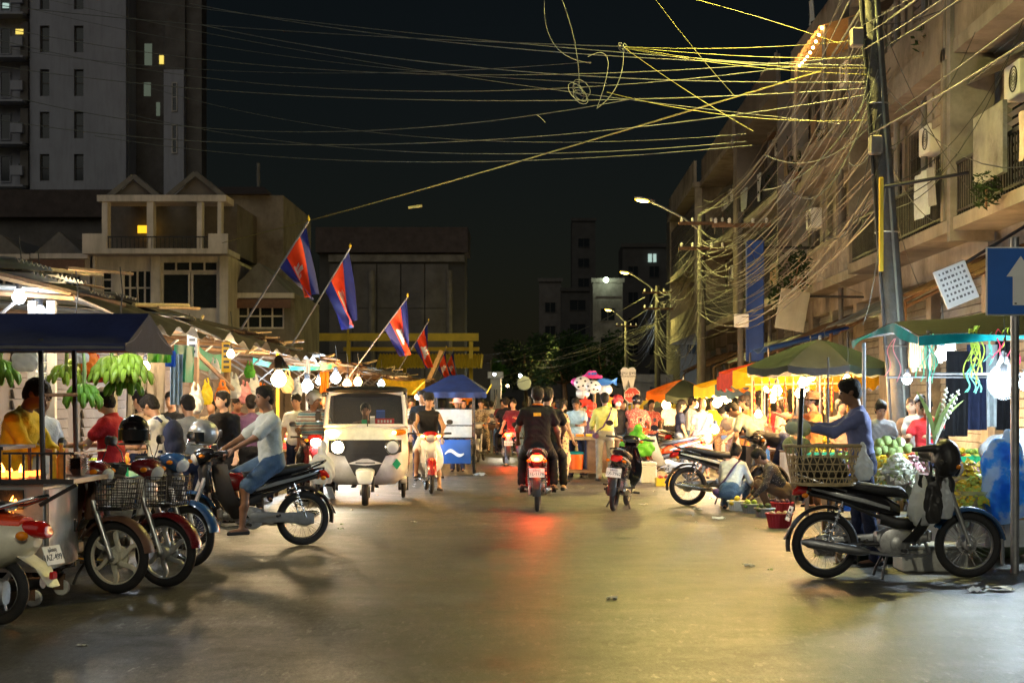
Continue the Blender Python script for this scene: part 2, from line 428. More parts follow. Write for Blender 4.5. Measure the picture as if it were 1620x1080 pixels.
for n, c in (('c_white', (.66,.66,.64)), ('c_pale', (.42,.47,.48)), ('c_black', (.011,.011,.013)), ('c_yellow', (.72,.50,.02)), ('c_red', (.62,.03,.035)), ('c_blue', (.13,.15,.31)),
             ('c_navy', (.02,.026,.06)), ('c_denim', (.06,.11,.20)), ('c_jeans', (.16,.22,.36)), ('c_grey', (.22,.22,.22)), ('c_brown', (.12,.07,.04)), ('c_khaki', (.42,.36,.22)),
             ('c_olive', (.52,.52,.16)), ('c_orange', (.75,.25,.06)), ('c_pink', (.65,.35,.33)), ('c_purple', (.09,.045,.11)), ('c_maroon', (.12,.015,.025)), ('c_peach', (.62,.40,.28)), ('c_beige', (.55,.48,.36)), ('c_sky', (.3,.42,.52))):
    cloth(n, c)
cloth('c_stripe', (1,1,1), pat=ramp_pat('stripe', [(.10,.22,.3),(.5,.52,.5),(.02,.02,.03),(.22,.08,.07),(.35,.42,.45)], 2.3))
cloth('c_stripe2', (1,1,1), pat=ramp_pat('stripe', [(.5,.46,.36),(.38,.34,.26)], 5, rot=(R(90),0,0)))
cloth('c_floral', (1,1,1), pat=ramp_pat('vor', [(.12,.05,.10),(.3,.10,.14),(.66,.52,.24),(.7,.56,.28)], 17, [0,.22,.34,.6]))
cloth('c_floral_red', (1,1,1), pat=ramp_pat('vor', [(.6,.35,.26),(.55,.12,.09),(.42,.07,.06),(.62,.3,.2)], 20, [0,.22,.4,.7]))
cloth('c_camo', (1,1,1), pat=ramp_pat('vor', [(.06,.05,.04),(.25,.19,.12),(.4,.34,.24),(.14,.10,.06)], 15, [0,.28,.45,.6]))
cloth('c_dots', (1,1,1), pat=ramp_pat('vor', [(.45,.4,.36),(.045,.035,.035),(.06,.05,.05)], 42, [0,.2,.5]))
mat('foam', (.68,.68,.64), .7, dirt=.5, vs=5)
mat('banana', (.13,.30,.025), .5, dirt=.25, var=.3, vs=10)
mat('banana_ripe', (.27,.40,.035), .5, dirt=.3, var=.3, vs=10)
mat('leaf', (.06,.15,.025), .55, var=.35, vs=9, transl=.3)
mat('leaf_dark', (.02,.045,.014), .6, var=.4, vs=5, transl=.25)
mat('leaf_pale', (.34,.46,.16), .5, var=.25, vs=9, transl=.3)
mat('melon', (.36,.42,.13), .6, pat=ramp_pat('vor', [(.32,.40,.12),(.55,.60,.28)], 60, [0,.35]), var=.15)
for n, c in (('fr_yellow', (.72,.5,.03)), ('fr_green', (.13,.27,.04)), ('fr_lime', (.4,.5,.08)), ('fr_purple', (.09,.03,.06)), ('fr_red', (.5,.03,.02)), ('fr_orange', (.78,.25,.02)), ('fr_white', (.68,.70,.58)), ('fr_pink', (.72,.38,.42)), ('fr_tan', (.45,.30,.15)), ('fr_dark', (.05,.07,.02))):
    mat(n, c, .5, var=.25, vs=14)
mat('pl_red', (.42,.03,.04), .4, var=.1); mat('pl_green', (.02,.38,.16), .4, var=.1); mat('pl_blue', (.03,.10,.38), .4, var=.1); mat('pl_yellow', (.7,.5,.04), .4, var=.1); mat('pl_orange', (.75,.13,.02), .4, var=.1); mat('pl_purple', (.14,.10,.35), .4, var=.1)
mat('concrete', (.19,.18,.165), .85, var=.25, vs=1.4, bump=.25, bs=18, dirt=.6, streak=.18)
mat('pole_concrete', (.075,.074,.068), .9, var=.35, vs=3, bump=.5, bs=24, dirt=.6, streak=.4)
mat('wall_cream', (.30,.27,.225), .85, var=.35, vs=.8, bump=.2, bs=12, dirt=.85, streak=.3)
mat('wall_tan', (.20,.175,.145), .85, var=.35, vs=.9, bump=.2, bs=12, dirt=.85, streak=.3)
mat('wall_grey', (.17,.168,.17), .85, var=.3, vs=.7, bump=.2, bs=12, dirt=.8, streak=.3)
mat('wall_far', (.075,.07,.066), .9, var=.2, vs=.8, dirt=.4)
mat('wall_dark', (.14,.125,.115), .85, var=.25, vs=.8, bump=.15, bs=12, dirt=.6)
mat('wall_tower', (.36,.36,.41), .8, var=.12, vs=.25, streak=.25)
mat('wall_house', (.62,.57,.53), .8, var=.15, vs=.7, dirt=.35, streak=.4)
mat('roof_tile', (.075,.055,.05), .8, var=.3, vs=2, bump=.4, bs=20)
mat('sign_blue', (.012,.12,.50), .4, var=.08, vs=3)
mat('sign_white', (.78,.79,.78), .4, var=.06)
mat('sign_red', (.55,.025,.03), .45, var=.1)
mat('sign_orange', (.62,.36,.14), .6, var=.15)
mat('panel_blue', (.02,.07,.32), .5, var=.2, vs=2)
mat('paint_yellow', (.62,.42,.03), .5, var=.2, vs=1.5)
mat('cable', (.17,.18,.16), .6, var=.2); mat('cable_dark', (.045,.045,.045), .5, var=.2); mat('cable_lamp_yellow', (.30,.28,.08), .5, var=.1)  # the yellowish cable colour has street lamp light painted into it
mat('ribbon_lime', (.5,.65,.08), .5, var=.1, transl=.3); mat('ribbon_mint', (.15,.6,.42), .5, var=.1, transl=.3); mat('ribbon_red', (.7,.05,.12), .5, var=.1, transl=.3)
mat('flag_blue', (.015,.022,.16), .75, var=.15, transl=.25); mat('flag_red', (.70,.06,.015), .75, var=.15, transl=.25)
mat('foil_white', (.75,.72,.72), .25, .4, var=.1); mat('foil_pink', (.7,.06,.3), .25, .4, var=.1); mat('foil_blue', (.04,.16,.55), .25, .4, var=.1); mat('foil_red', (.7,.05,.03), .25, .3, var=.1); mat('foil_black', (.02,.02,.02), .25, .3, var=.1)
mat('paper', (.7,.7,.66), .8, var=.1)
mat('charcoal', (.02,.018,.016), .9, bump=.5)
glow('bulb_warm', (1,.55,.19), 680); glow('bulb_white', (.72,.88,1), 480); glow('bulb_soft', (1,.72,.38), 430); glow('bulb_dim', (.8,.9,1), 60); glow('bulb_string', (1,.62,.22), 35)
glow('tube_white', (.75,.95,1), 40)
glow('street_light', (1,.84,.22), 1900); glow('street_white', (1,.93,.66), 2200); glow('head_light', (1,.88,.66), 210); glow('head_core', (1,.92,.76), 400)
glow('tail_glow', (1,.03,.006), 180); glow('tail_core', (1,.25,.04), 140); glow('amber_glow', (1,.45,.06), 40)
glow('flame', (1,.30,.04), 9); glow('ember', (1,.16,.02), 4)
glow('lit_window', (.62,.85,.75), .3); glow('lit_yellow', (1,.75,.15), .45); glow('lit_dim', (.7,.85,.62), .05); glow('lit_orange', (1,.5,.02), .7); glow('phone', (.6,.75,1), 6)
# text
FONT_K = None
try:
    fp = bpy.utils.resource_path('LOCAL')+'/datafiles/fonts/NotoSansKhmer-VariableFont_wdth,wght.woff2'
except Exception: pass
def text_mesh(txt, size, extr=.001, align='CENTER'):
    cu = bpy.data.curves.new('lettering', 'FONT'); cu.body = txt; cu.size = size; cu.extrude = extr; cu.align_x = align; cu.align_y = 'CENTER'; cu.resolution_u = 2
    ob = bpy.data.objects.new('lettering', cu); C.objects.link(ob)
    dg = bpy.context.evaluated_depsgraph_get(); me = bpy.data.meshes.new_from_object(ob.evaluated_get(dg))
    bpy.data.objects.remove(ob); bpy.data.curves.remove(cu)
    me.materials.clear(); return me
# ------------------------------------------------------------------ ground
def road_mat(nm, alb):
    m = bpy.data.materials.new(nm); m.use_nodes = True; nt = m.node_tree; N = nt.nodes; L = nt.links; b = N['Principled BSDF']
    tc = N.new('ShaderNodeTexCoord')
    def noise(sc_, d, r, mp=None):
        n = N.new('ShaderNodeTexNoise'); n.inputs['Scale'].default_value = sc_; n.inputs['Detail'].default_value = d; n.inputs['Roughness'].default_value = r
        if mp: 
            q = N.new('ShaderNodeMapping'); q.inputs['Scale'].default_value = mp; L.new(tc.outputs['Object'], q.inputs[0]); L.new(q.outputs[0], n.inputs['Vector'])
        else: L.new(tc.outputs['Object'], n.inputs['Vector'])
        return n.outputs[0]
    def rng(s, a, b_, c, d):
        r = N.new('ShaderNodeMapRange'); r.inputs[1].default_value = a; r.inputs[2].default_value = b_; r.inputs[3].default_value = c; r.inputs[4].default_value = d; L.new(s, r.inputs[0]); return r.outputs[0]
    def mul(a, c):
        q = N.new('ShaderNodeMath'); q.operation = 'MULTIPLY'; L.new(a, q.inputs[0])
        if isinstance(c, float): q.inputs[1].default_value = c
        else: L.new(c, q.inputs[1])
        return q.outputs[0]
    big = rng(noise(.35, 6, .6), .3, .7, .72, 1.3); lane = rng(noise(1.0, 6, .7, (1.6,.06,1)), .3, .7, .68, 1.35)
    seam = rng(noise(1.0, 5, .6, (.09,.9,1)), .36, .60, .55, 1.18); grit = rng(noise(60, 4, .85, (1,.4,1)), .36, .66, .3, 1.9)
    vv = N.new('ShaderNodeTexVoronoi'); vv.inputs['Scale'].default_value = 130; L.new(tc.outputs['Object'], vv.inputs['Vector'])
    stone = rng(vv.outputs['Distance'], .0, .6, 1.5, .75)
    g2 = rng(noise(17, 5, .85, (1,.3,1)), .36, .66, .55, 1.5); vv2 = N.new('ShaderNodeTexVoronoi'); vv2.inputs['Scale'].default_value = 38; L.new(tc.outputs['Object'], vv2.inputs['Vector'])
    vq = N.new('ShaderNodeMapping'); vq.inputs['Scale'].default_value = (1, .28, 1); L.new(tc.outputs['Object'], vq.inputs[0]); L.new(vq.outputs[0], vv2.inputs['Vector']); vv2.inputs['Scale'].default_value = 34
    peb = mul(rng(vv2.outputs['Color'], .80, .90, 1.0, 2.3), rng(vv2.outputs['Color'], .12, .22, .45, 1.0))
    # fine cracks
    dn = N.new('ShaderNodeTexNoise'); dn.inputs['Scale'].default_value = 1.6; dn.inputs['Detail'].default_value = 5; L.new(tc.outputs['Object'], dn.inputs['Vector'])
    dm = N.new('ShaderNodeMix'); dm.data_type = 'RGBA'; dm.inputs[0].default_value = .35; L.new(tc.outputs['Object'], dm.inputs[6]); L.new(dn.outputs['Color'], dm.inputs[7])
    cv = N.new('ShaderNodeTexVoronoi'); cv.feature = 'DISTANCE_TO_EDGE'; cv.inputs['Scale'].default_value = .55; L.new(dm.outputs[2], cv.inputs['Vector'])
    crack = rng(cv.outputs['Distance'], .0, .012, .35, 1.0)
    val = mul(mul(mul(mul(mul(mul(mul(big, lane), seam), grit), stone), g2), peb), crack); val = mul(val, alb)
    cb = N.new('ShaderNodeCombineColor'); L.new(val, cb.inputs[0]); L.new(mul(val, .99), cb.inputs[1]); L.new(mul(val, .90), cb.inputs[2])
    # oil spots and dust
    sp = rng(noise(1.7, 7, .75), .58, .7, 0, .6); mx = N.new('ShaderNodeMix'); mx.data_type = 'RGBA'; L.new(sp, mx.inputs[0]); L.new(cb.outputs[0], mx.inputs[6]); mx.inputs[7].default_value = (.022,.021,.02,1)
    L.new(mx.outputs[2], b.inputs['Base Color'])
    L.new(rng(noise(2.2, 6, .7), .3, .7, .38, .58), b.inputs['Roughness']); b.inputs['Specular IOR Level'].default_value = .42
    bp = N.new('ShaderNodeBump'); bp.inputs['Strength'].default_value = .3; bp.inputs['Distance'].default_value = .006
    ad = N.new('ShaderNodeMath'); ad.operation = 'ADD'; L.new(noise(60, 5, .75), ad.inputs[0]); L.new(mul(vv.outputs['Distance'], .6), ad.inputs[1])
    L.new(ad.outputs[0], bp.inputs['Height']); L.new(bp.outputs[0], b.inputs['Normal'])
    M[nm] = m
road_mat('asphalt', .046); road_mat('asphalt_patch', .056)
struct(MB().sheet(lambda u, v: (-400+800*u, -60+1260*v, 0), 8, 12).build('road', 'asphalt'))
for sx, x0 in ((-1, -5.6), (1, 6.2)):
    o = MB().bx(min(x0, x0+sx*.2), max(x0, x0+sx*.2), -30, 150, -.05, .13).build('kerb', 'concrete'); struct(o)
    o = MB().bx(min(x0+sx*.2, x0+sx*8), max(x0+sx*.2, x0+sx*8), -30, 150, -.05, .124).build('pavement', 'concrete'); struct(o)
def litter(name, px, py, s, m, lab):
    x, y, z = G(px, py); b = MB(); q = random.Random(px)
    hs = [[q.uniform(0, .035) for _ in range(5)] for _ in range(5)]; 
    b.sheet(lambda u, v: ((u-.5)*s*(1+.3*hs[int(u*4)][0]*9), (v-.5)*s*.7+.1*s*hs[int(v*4)][1]*20, .004+hs[int(u*4)][int(v*4)]*s*6), 4, 4)
    tag(b.build(name, m, None, True, (x, y, 0), (0, 0, q.uniform(0, 3))), lab, 'litter', 'litter on the road')
for a in (('plastic_scrap', 1137, 821, .17, 'poly_white', 'crumpled white plastic scrap on road before the squatting women'), ('paper_scrap', 1185, 896, .12, 'paper', 'small white paper scrap on asphalt near basket motorcycle'),
          ('paper_scrap', 969, 948, .13, 'paper', 'crumpled white paper scrap alone in middle of the road'), ('paper_scrap', 130, 1022, .06, 'paper', 'tiny white paper bit on road before the scooter'),
          ('paper_scrap', 1543, 936, .17, 'paper', 'flat pale paper on dark asphalt under basket motorcycle front wheel'), ('paper_scrap', 1582, 934, .2, 'paper', 'folded pale paper on dark asphalt before the flower sack'),
          ('plastic_scrap', 1018, 799, .12, 'poly_white', 'small white scrap beside parked black scooter wheel'), ('plastic_scrap', 760, 752, .3, 'poly_white', 'long pale plastic sheet flattened on road behind blue cart'), ('plastic_scrap', 1104, 806, .12, 'paper', 'pale litter scrap beside parked motorcycle rear wheel'), ('paper_scrap', 655, 826, .07, 'paper', 'tiny pale scrap on road before the white auto rickshaw')):
    litter(*a)
# ------------------------------------------------------------------ people
def rotx(v, a): c, s = math.cos(a), math.sin(a); return np.array([v[0], v[1]*c-v[2]*s, v[1]*s+v[2]*c])
def roty(v, a): c, s = math.cos(a), math.sin(a); return np.array([v[0]*c+v[2]*s, v[1], -v[0]*s+v[2]*c])
def rotz(v, a): c, s = math.cos(a), math.sin(a); return np.array([v[0]*c-v[1]*s, v[0]*s+v[1]*c, v[2]])
def person(label, loc, face, top='c_white', bottom='c_denim', skin='skin', hair='short', hcol='hair', H=1.68, lean=0, turn=0, nod=0, headturn=0,
           armR=(8, 8, 15, 0), armL=(8, 8, 15, 0), legR=(0, 3, 2), legL=(0, 3, 2), sleeve=.55, leg=1.0, seat=None, fat=1.0, det=0, skirt=False, shoe='rubber', helmet=None, hat=None, bag=None, group=None, tank=False, hem=.0, mask=False, collar=None, long_top=0):
    """facing +y locally; arm = (raise forward, raise sideways, elbow bend, inward turn), leg = (hip flex, outwards, knee bend), degrees"""
    k = H/1.70; pel = np.array([0, 0, .93]); A = R
    T = lambda v: rotz(rotx(np.array(v, float), -A(lean)), A(turn))              # torso frame
    waist = pel+T((0, 0, .12)); chest = pel+T((0, .005, .36)); nb = pel+T((0, -.005, .50))
    Hd = lambda v: T(rotz(rotx(np.array(v, float), -A(nod)), A(headturn)))
    hc = nb+T((0, .015, .045))+Hd((0, .02, .115))
    J = {}
    for s, arm in ((1, armR), (-1, armL)):
        sh = pel+T((s*.178*fat**.5, -.005, .428)); fw, ou, el, inw = arm
        d = rotx(roty(np.array([0, 0, -1.0]), -s*A(ou)), A(fw)); e = sh+T(d)*.28
        d2 = rotx(np.array([0, 0, -1.0]), A(fw+el)); d2 = roty(d2, -s*A(ou*.6)) if abs(fw+el) < 60 else d2
        d2 = rotz(d2, s*A(inw)); wr = e+T(d2)*.245
        J[s] = (sh, e, wr, T(d2))
    G_ = {}
    for s, lg in ((1, legR), (-1, legL)):
        hp = pel+np.array([s*.092, 0, -.02]); fl, ou, kn = lg
        d = rotz(roty(rotx(np.array([0, 0, -1.0]), A(fl)), -s*A(ou)), -s*A(ou*(.9 if fl > 45 else .2))); kp = hp+d*.425
        d2 = rotz(roty(rotx(np.array([0, 0, -1.0]), A(fl-kn)), -s*A(ou)*.3), -s*A(ou*.5)); an = kp+d2*.40
        fd = rotz(rotx(np.array([0, 1.0, 0]), A(max(-40, min(0, fl-kn))*.35)), -s*A(ou*.5+6)); G_[s] = (hp, kp, an, fd)
    low = min(G_[1][2][2], G_[-1][2][2])-.075
    off = np.array([0, 0, -low if seat is None else seat/k-pel[2]+.10])
    f2 = fat
    h = (.0115, .014, .019)[det]
    b = SDF(.035)
    # torso core, neck, head
    b.cap(pel+T((0,0,.02)), waist, .10*f2, .092*f2).cap(waist, chest, .09*f2, .105*f2).cap(chest+T((-.08,0,.03)), chest+T((.08,0,.03)), .085*f2).cap(J[1][0]-T((.03,0,.02)), J[-1][0]+T((.03,0,-.02)), .036)
    b.cap(nb-T((0,0,.05)), hc-Hd((0,.02,.04)), .052, .05)
    b.ell(hc+Hd((0,-.012,.022)), (.074,.092,.088), np.array([Hd((1,0,0)), Hd((0,1,0)), Hd((0,0,1))]).T, k=.02)
    b.ell(hc+Hd((0,.022,-.045)), (.058,.066,.075), np.array([Hd((1,0,0)), Hd((0,1,0)), Hd((0,0,1))]).T, k=.03)
    if det < 2:
        b.cap(hc+Hd((0,.083,.0)), hc+Hd((0,.102,-.032)), .009, .0135, k=.014); b.ell(hc+Hd((0,.078,-.066)), (.024,.012,.012), k=.014)
        for s in (1, -1):
            b.ell(hc+Hd((s*.076,-.01,-.008)), (.012,.02,.03), k=.008)
            b.ell(hc+Hd((s*.03,.092,.008)), (.018,.013,.012), k=.014, sub=True)
    for s in (1, -1):
        sh, e, wr, d = J[s]
        b.cap(sh-T((s*.01,0,.015)), e, .041*f2, .036).cap(e, wr, .036, .024)
        hp, kp, an, fd = G_[s]
        b.cap(hp, kp, .078*f2, .050).cap(kp, kp*.55+an*.45, .049, .047).cap(kp*.55+an*.45, an, .046, .030).cap(an+np.array([0,0,-.03])-fd*.045, an+np.array([0,0,-.048])+fd*.13, .03, .024)
    parts = [b.mesh(h, 'body')]
    for s in (1, -1):                                        # hands: palm, four fingers, thumb
        sh, e, wr, d = J[s]
        d = d/np.linalg.norm(d); side = np.cross(d, T((0, 1, 0))) if abs(d@T((0,1,0))) < .9 else np.cross(d, T((0, 0, 1)))
        side = side/np.linalg.norm(side); nrm = np.cross(side, d)*(1 if (np.cross(side, d))@T((-s*1.0, .6, 0)) > 0 else -1)
        hd = SDF(.012); hd.cap(wr, wr+d*.03, .022, .024)
        for q in (-1, 0, 1): hd.cap(wr+d*.03+side*.018*q, wr+d*.085+side*.022*q, .014, .0125)
        for i, ln in enumerate((.062, .072, .068, .052)):
            a = wr+d*.088+side*(i-1.5)*.0185; m1 = a+d*ln*.5+nrm*.012; hd.cap(a, m1, .0095, .009, k=.005).cap(m1, m1+d*ln*.3+nrm*.03, .009, .0078, k=.005)
        a = wr+d*.025-side*.03; hd.cap(a, a+d*.04-side*.02+nrm*.012, .013, .011, k=.008).cap(a+d*.04-side*.02+nrm*.012, a+d*.068-side*.018+nrm*.026, .0105, .009, k=.005)
        parts.append(hd.mesh((.0065, .009, .013)[det], 'hand'))
    root = thing('person', label, 'person', loc, face, group); root.scale = (k, k, k)
    o3 = tuple(off)
    body = put('body', join_meshes('body', parts), skin, root, o3)
    # clothes
    ph = rnd.uniform(0, 6); amp = .0042
    def wr_(X): return amp*np.sin(X[...,2]*62+X[...,0]*44*np.sin(ph)+ph+2.6*np.sin(X[...,0]*21+X[...,1]*17))*np.sin(X[...,1]*25+X[...,0]*17+X[...,2]*9+ph)
    s_ = SDF(.028); s_.wr = wr_
    s_.cap(pel+T((-.055,0,.0-long_top)), pel+T((.055,0,.0-long_top)), .118*f2).cap(pel+T((-.05,0,.05)), waist+T((.05,0,.03)), .108*f2).cap(pel+T((.05,0,.05)), waist+T((-.05,0,.03)), .108*f2)
    s_.cap(waist+T((-.055,0,0)), chest+T((-.075,0,.02)), .098*f2, .112*f2).cap(waist+T((.055,0,0)), chest+T((.075,0,.02)), .098*f2, .112*f2)
    s_.cap(waist, chest, .098*f2, .112*f2).cap(J[1][0]-T((.03,0,.012)), J[-1][0]+T((.03,0,-.012)), .054).cap(nb-T((0,0,.06)), nb+T((0,0,-.005)), .078, .062, k=.04)
    if not tank:
        for s in (1, -1):
            sh, e, wr, d = J[s]
            if sleeve > 1: s_.cap(sh-T((s*.012,0,.012)), e, .059*f2, .05).cap(e, e+(wr-e)*(sleeve-1), .052, .04)
            else: s_.cap(sh-T((s*.012,0,.012)), sh+(e-sh)*sleeve, .06*f2, .063)
    s_.plane(pel+T((0,0,-.07-hem)) if not long_top else pel+T((0,0,-.1-long_top)), -T((0,0,1))); s_.plane(nb+T((0,0,.012)), T((0,.3,1)))
    put('shirt', s_.mesh(h*1.05, 'shirt'), top, root, o3)
    t_ = SDF(.03); t_.wr = wr_
    t_.cap(pel+np.array([-.05,0,.05]), pel+np.array([.05,0,.05]), .112*f2).cap(pel+np.array([-.06,-.012,-.03]), pel+np.array([.06,-.012,-.03]), .115*f2)
    lo = None
    for s in (1, -1):
        hp, kp, an, fd = G_[s]
        if skirt: t_.cap(hp, hp+(kp-hp), .105*f2, .12, k=.12)
        if skirt and leg > .5: t_.cap(kp, kp+(an-kp)*(leg*2-1), .12, .105, k=.12)
        if not skirt:
            if leg <= .5: t_.cap(hp, hp+(kp-hp)*leg*2, .100*f2, .085, k=.02)
            else: t_.cap(hp, kp, .091*f2, .064, k=.02).cap(kp, kp+(an-kp)*(leg*2-1), .064, .056, k=.015)
    put('trousers' if not skirt else 'skirt', t_.mesh(h*1.05, 'trousers'), bottom, root, o3)
    if shoe:
        sm = []
        for s in (1, -1):
            hp, kp, an, fd = G_[s]; q = SDF(.012)
            q.cap(an+np.array([0,0,-.055])-fd*.05, an+np.array([0,0,-.062])+fd*.14, .034, .03)
            if det == 2 or shoe == 'c_black': q.cap(an, an+np.array([0,0,-.04]), .04, .04)
            q.plane(an+np.array([0,0,-.075]), (0,0,-1)); sm.append(q)
        for q in sm: put('shoe', q.mesh(h*.95, 'shoe'), shoe, root, o3)
    # hair and headgear
    rotH = np.array([Hd((1,0,0)), Hd((0,1,0)), Hd((0,0,1))]).T
    if hair:
        hh = SDF(.02); n1 = rnd.uniform(0, 9)
        hh.wr = lambda X: .005*np.sin(X[...,0]*120+n1)*np.sin(X[...,1]*110+n1*2)*np.sin(X[...,2]*70)
        hh.ell(hc+Hd((0,-.014,.036)), (.086,.103,.092), rotH); hh.ell(hc+Hd((0,.03,.085)), (.062,.05,.032), rotH); hh.ell(hc+Hd((0,-.05,-.02)), (.076,.06,.075), rotH)
        if hair in ('long', 'tied', 'bob'): hh.ell(hc+Hd((0,-.04,-.03)), (.08,.065,.085), rotH)
        if hair == 'long': hh.cap(hc+Hd((0,-.07,-.03)), hc+Hd((0,-.06,-.10))-np.array([0,0,.15]), .068, .05)
        if hair == 'tied': hh.cap(hc+Hd((0,-.10,.05)), hc+Hd((0,-.14,.06)), .04, .036)
        hh.ell(hc+Hd((0,.09,-.045)), (.078,.080,.088), rotH, k=.012, sub=True)
        if hair == 'short': hh.plane(hc+Hd((0,-.02,-.07)), -Hd((0,-.45,1)))
        put('hair', hh.mesh(h*.9, 'hair'), hcol, root, o3)
    if det < 2 and not mask:
        e = MB()
        for s in (1, -1): p = hc+Hd((s*.031,.078,.008)); e.ball(tuple(p), .0085, 8, 5); p2 = hc+Hd((s*.032,.086,.027)); e.tube([tuple(p2-Hd((.016,0,0))), tuple(p2+Hd((.016,-.002,0)))], .003, 5)
        e.build('eyes', 'eye', root, True, o3)
    if mask:
        q = SDF(.01); q.ell(hc+Hd((0,.035,-.045)), (.066,.066,.06), rotH); q.plane(hc+Hd((0,.0,-.005)), Hd((0,-.2,1))); put('face_mask', q.mesh(h, 'face_mask'), 'c_white', root, o3)
    if helmet:
        q = SDF(.012); q.ell(hc+Hd((0,-.012,.04)), (.118,.138,.125), rotH); q.ell(hc+Hd((0,.12,-.07)), (.10,.10,.10), rotH, sub=True); q.plane(hc+Hd((0,0,-.06)), -Hd((0,0,1)))
        put('helmet', q.mesh(.012, 'helmet'), helmet, root, o3)
        if det < 2:
            p = MB()
            for s in (1, -1): p.ball(tuple(hc+Hd((s*.112,0,.01))), (.014,.02,.02), 10, 6)
            p.build('helmet_rivet', 'black_plastic', root, True, o3)
    if hat:
        kind, hm = hat
        q = MB(); st = []
        ux, uy, uz = Hd((1,0,0)), Hd((0,1,0)), Hd((0,0,1)); c0 = hc+Hd((0,-.012,.05))
        for r, z in ((.105,-.01),(.107,.01),(.102,.06),(.08,.085),(.02,.095)): st.append((c0+uz*z, ux*r*.92, uy*r*1.08))
        if kind == 'brim': st = [(c0+uz*-.03, ux*.2, uy*.22), (c0+uz*-.018, ux*.2, uy*.22)]+st
        q.loft(st, 18, 2)
        if kind == 'cap': q.loft([(c0+uy*.08+uz*.0, ux*.075, uz*.008), (c0+uy*.14-uz*.008, ux*.07, uz*.006), (c0+uy*.175-uz*.018, ux*.04, uz*.004)], 12, 2)
        q.build('hat', hm, root, True, o3)
    if collar:
        q = MB(); c0 = nb+T((0,-.005,.02)); q.torus((0,0,0), .068, .012, 'Z', 20, 6); 
        m4 = Matrix.Translation(V3(tuple(c0)))@Matrix([[*(T((1,0,0))[i], T((0,1,0))[i], T((0,0,1))[i])] for i in range(3)]).to_4x4(); q.xform(m4); q.build('collar', collar, root, True, o3)
    if bag == 'backpack':
        q = SDF(.03); q.ell(waist+T((0,-.175,.13)), (.145,.085,.21)); q.ell(waist+T((0,-.2,.02)), (.135,.085,.12)); q.ell(waist+T((0,-.17,.18)), (.13,.09,.13)); put('backpack', q.mesh(.014, 'backpack'), 'c_navy', root, o3)
        st = MB()
        for s in (1, -1): st.tube([tuple(chest+T((s*.1,-.12,.08))), tuple(nb+T((s*.1,-.06,-.01))), tuple(nb+T((s*.11,.07,-.06))), tuple(chest+T((s*.115,.115,.0))), tuple(waist+T((s*.13,.06,.02))), tuple(waist+T((s*.13,-.1,0)))], .018, 6)
        st.build('backpack_strap', 'c_navy', root, True, o3)
    if bag == 'strap':
        st = MB(); st.tube([tuple(nb+T((.11,.03,-.0))), tuple(nb+T((.115,-.06,-.03))), tuple(chest+T((.06,-.135,-.02))), tuple(waist+T((-.06,-.125,.0))), tuple(pel+T((-.15,-.07,.05))), tuple(pel+T((-.17,0,.0)))], .017, 6); st.build('bag_strap', 'c_purple', root, True, o3)
        q = SDF(.02); q.cap(pel+T((-.18,.05,-.05)), pel+T((-.19,-.08,-.05)), .06); put('shoulder_bag', q.mesh(.014, 'shoulder_bag'), 'c_purple', root, o3)
    root['hand'] = [float(x) for x in (J[1][2]+J[1][3]*.09+off)*k]; root['handL'] = [float(x) for x in (J[-1][2]+J[-1][3]*.09+off)*k]
    return root
def facing(deg): return R(deg)    # 0 looks away from the camera, 90 to the left, 180 to the camera, 270 to the right
# ------------------------------------------------------------------ motorcycles
BM = {}
def bm(key, fn):
    if key not in BM:
        b = MB(); r = fn(b); me = (r if isinstance(r, MB) else b).mesh(key, True)
        try: me.set_sharp_from_angle(angle=R(40))
        except Exception: pass
        BM[key] = me
    return BM[key]
def arc_strip(b, c, r, a0, a1, w, n=14, drop=.02, th=.004):
    def f(u, v):
        a = R(a0+(a1-a0)*u); t = (v-.5)*2; rr = r-drop*abs(t)**2.5
        return (c[0]+rr*math.cos(a), c[1]+t*w, c[2]+rr*math.sin(a))
    b.sheet(f, n, 8, th)
def wheel(root, x, kind, rim='alloy', r=.285, yaw=0, tyre_mat='rubber'):
    Rr = r-.04
    piv = share('wheel', bm('rim%.2f' % r, lambda b: (b.torus((0,0,0), Rr-.032, .012, 'Y', 40, 8, 1.9), b.lathe([(.03,-.055),(.05,-.05),(.055,-.02),(.055,.02),(.05,.05),(.03,.055)], (0,0,0), 18, 'Y'), b.lathe([(.085,.02),(.09,.03),(.09,.045),(.06,.05)], (0,0,0), 20, 'Y'))[0]), rim, root, (x, 0, r), (0, 0, yaw))
    share('tyre', bm('tyre%.2f' % r, lambda b: b.torus((0,0,0), Rr, .04, 'Y', 44, 10, .85)), tyre_mat, piv)
    if kind == 'spoke':
        def sp(b):
            for i in range(36):
                a = 2*math.pi*i/36; s = (1 if i % 2 else -1)*.035; a2 = a+(.32 if (i//2) % 2 else -.32)
                b.tube([(.045*math.cos(a2), s, .045*math.sin(a2)), ((Rr-.035)*math.cos(a), 0, (Rr-.035)*math.sin(a))], .0016, 4, False)
        share('spokes', bm('sp%.2f' % r, sp), 'chrome', piv)
    else:
        def mg(b):
            for i in range(6 if kind == 'mag' else 3):
                n = 6 if kind == 'mag' else 3; a = 2*math.pi*i/n
                pts = []
                for q in range(7):
                    t = q/6; rr = .04+(Rr-.07)*t; an = a+.55*math.sin(t*2.2)*(1 if kind == 'mag' else .3)
                    pts.append(((rr*math.cos(an), 0, rr*math.sin(an)), (-.016*math.sin(an)*(1.6-t*.6), 0, .016*math.cos(an)*(1.6-t*.6)), (0, .018, 0)))
                b.loft(pts, 8, 3)
        share('spokes', bm('mag%s%.2f' % (kind, r), mg), rim, piv)
    return piv
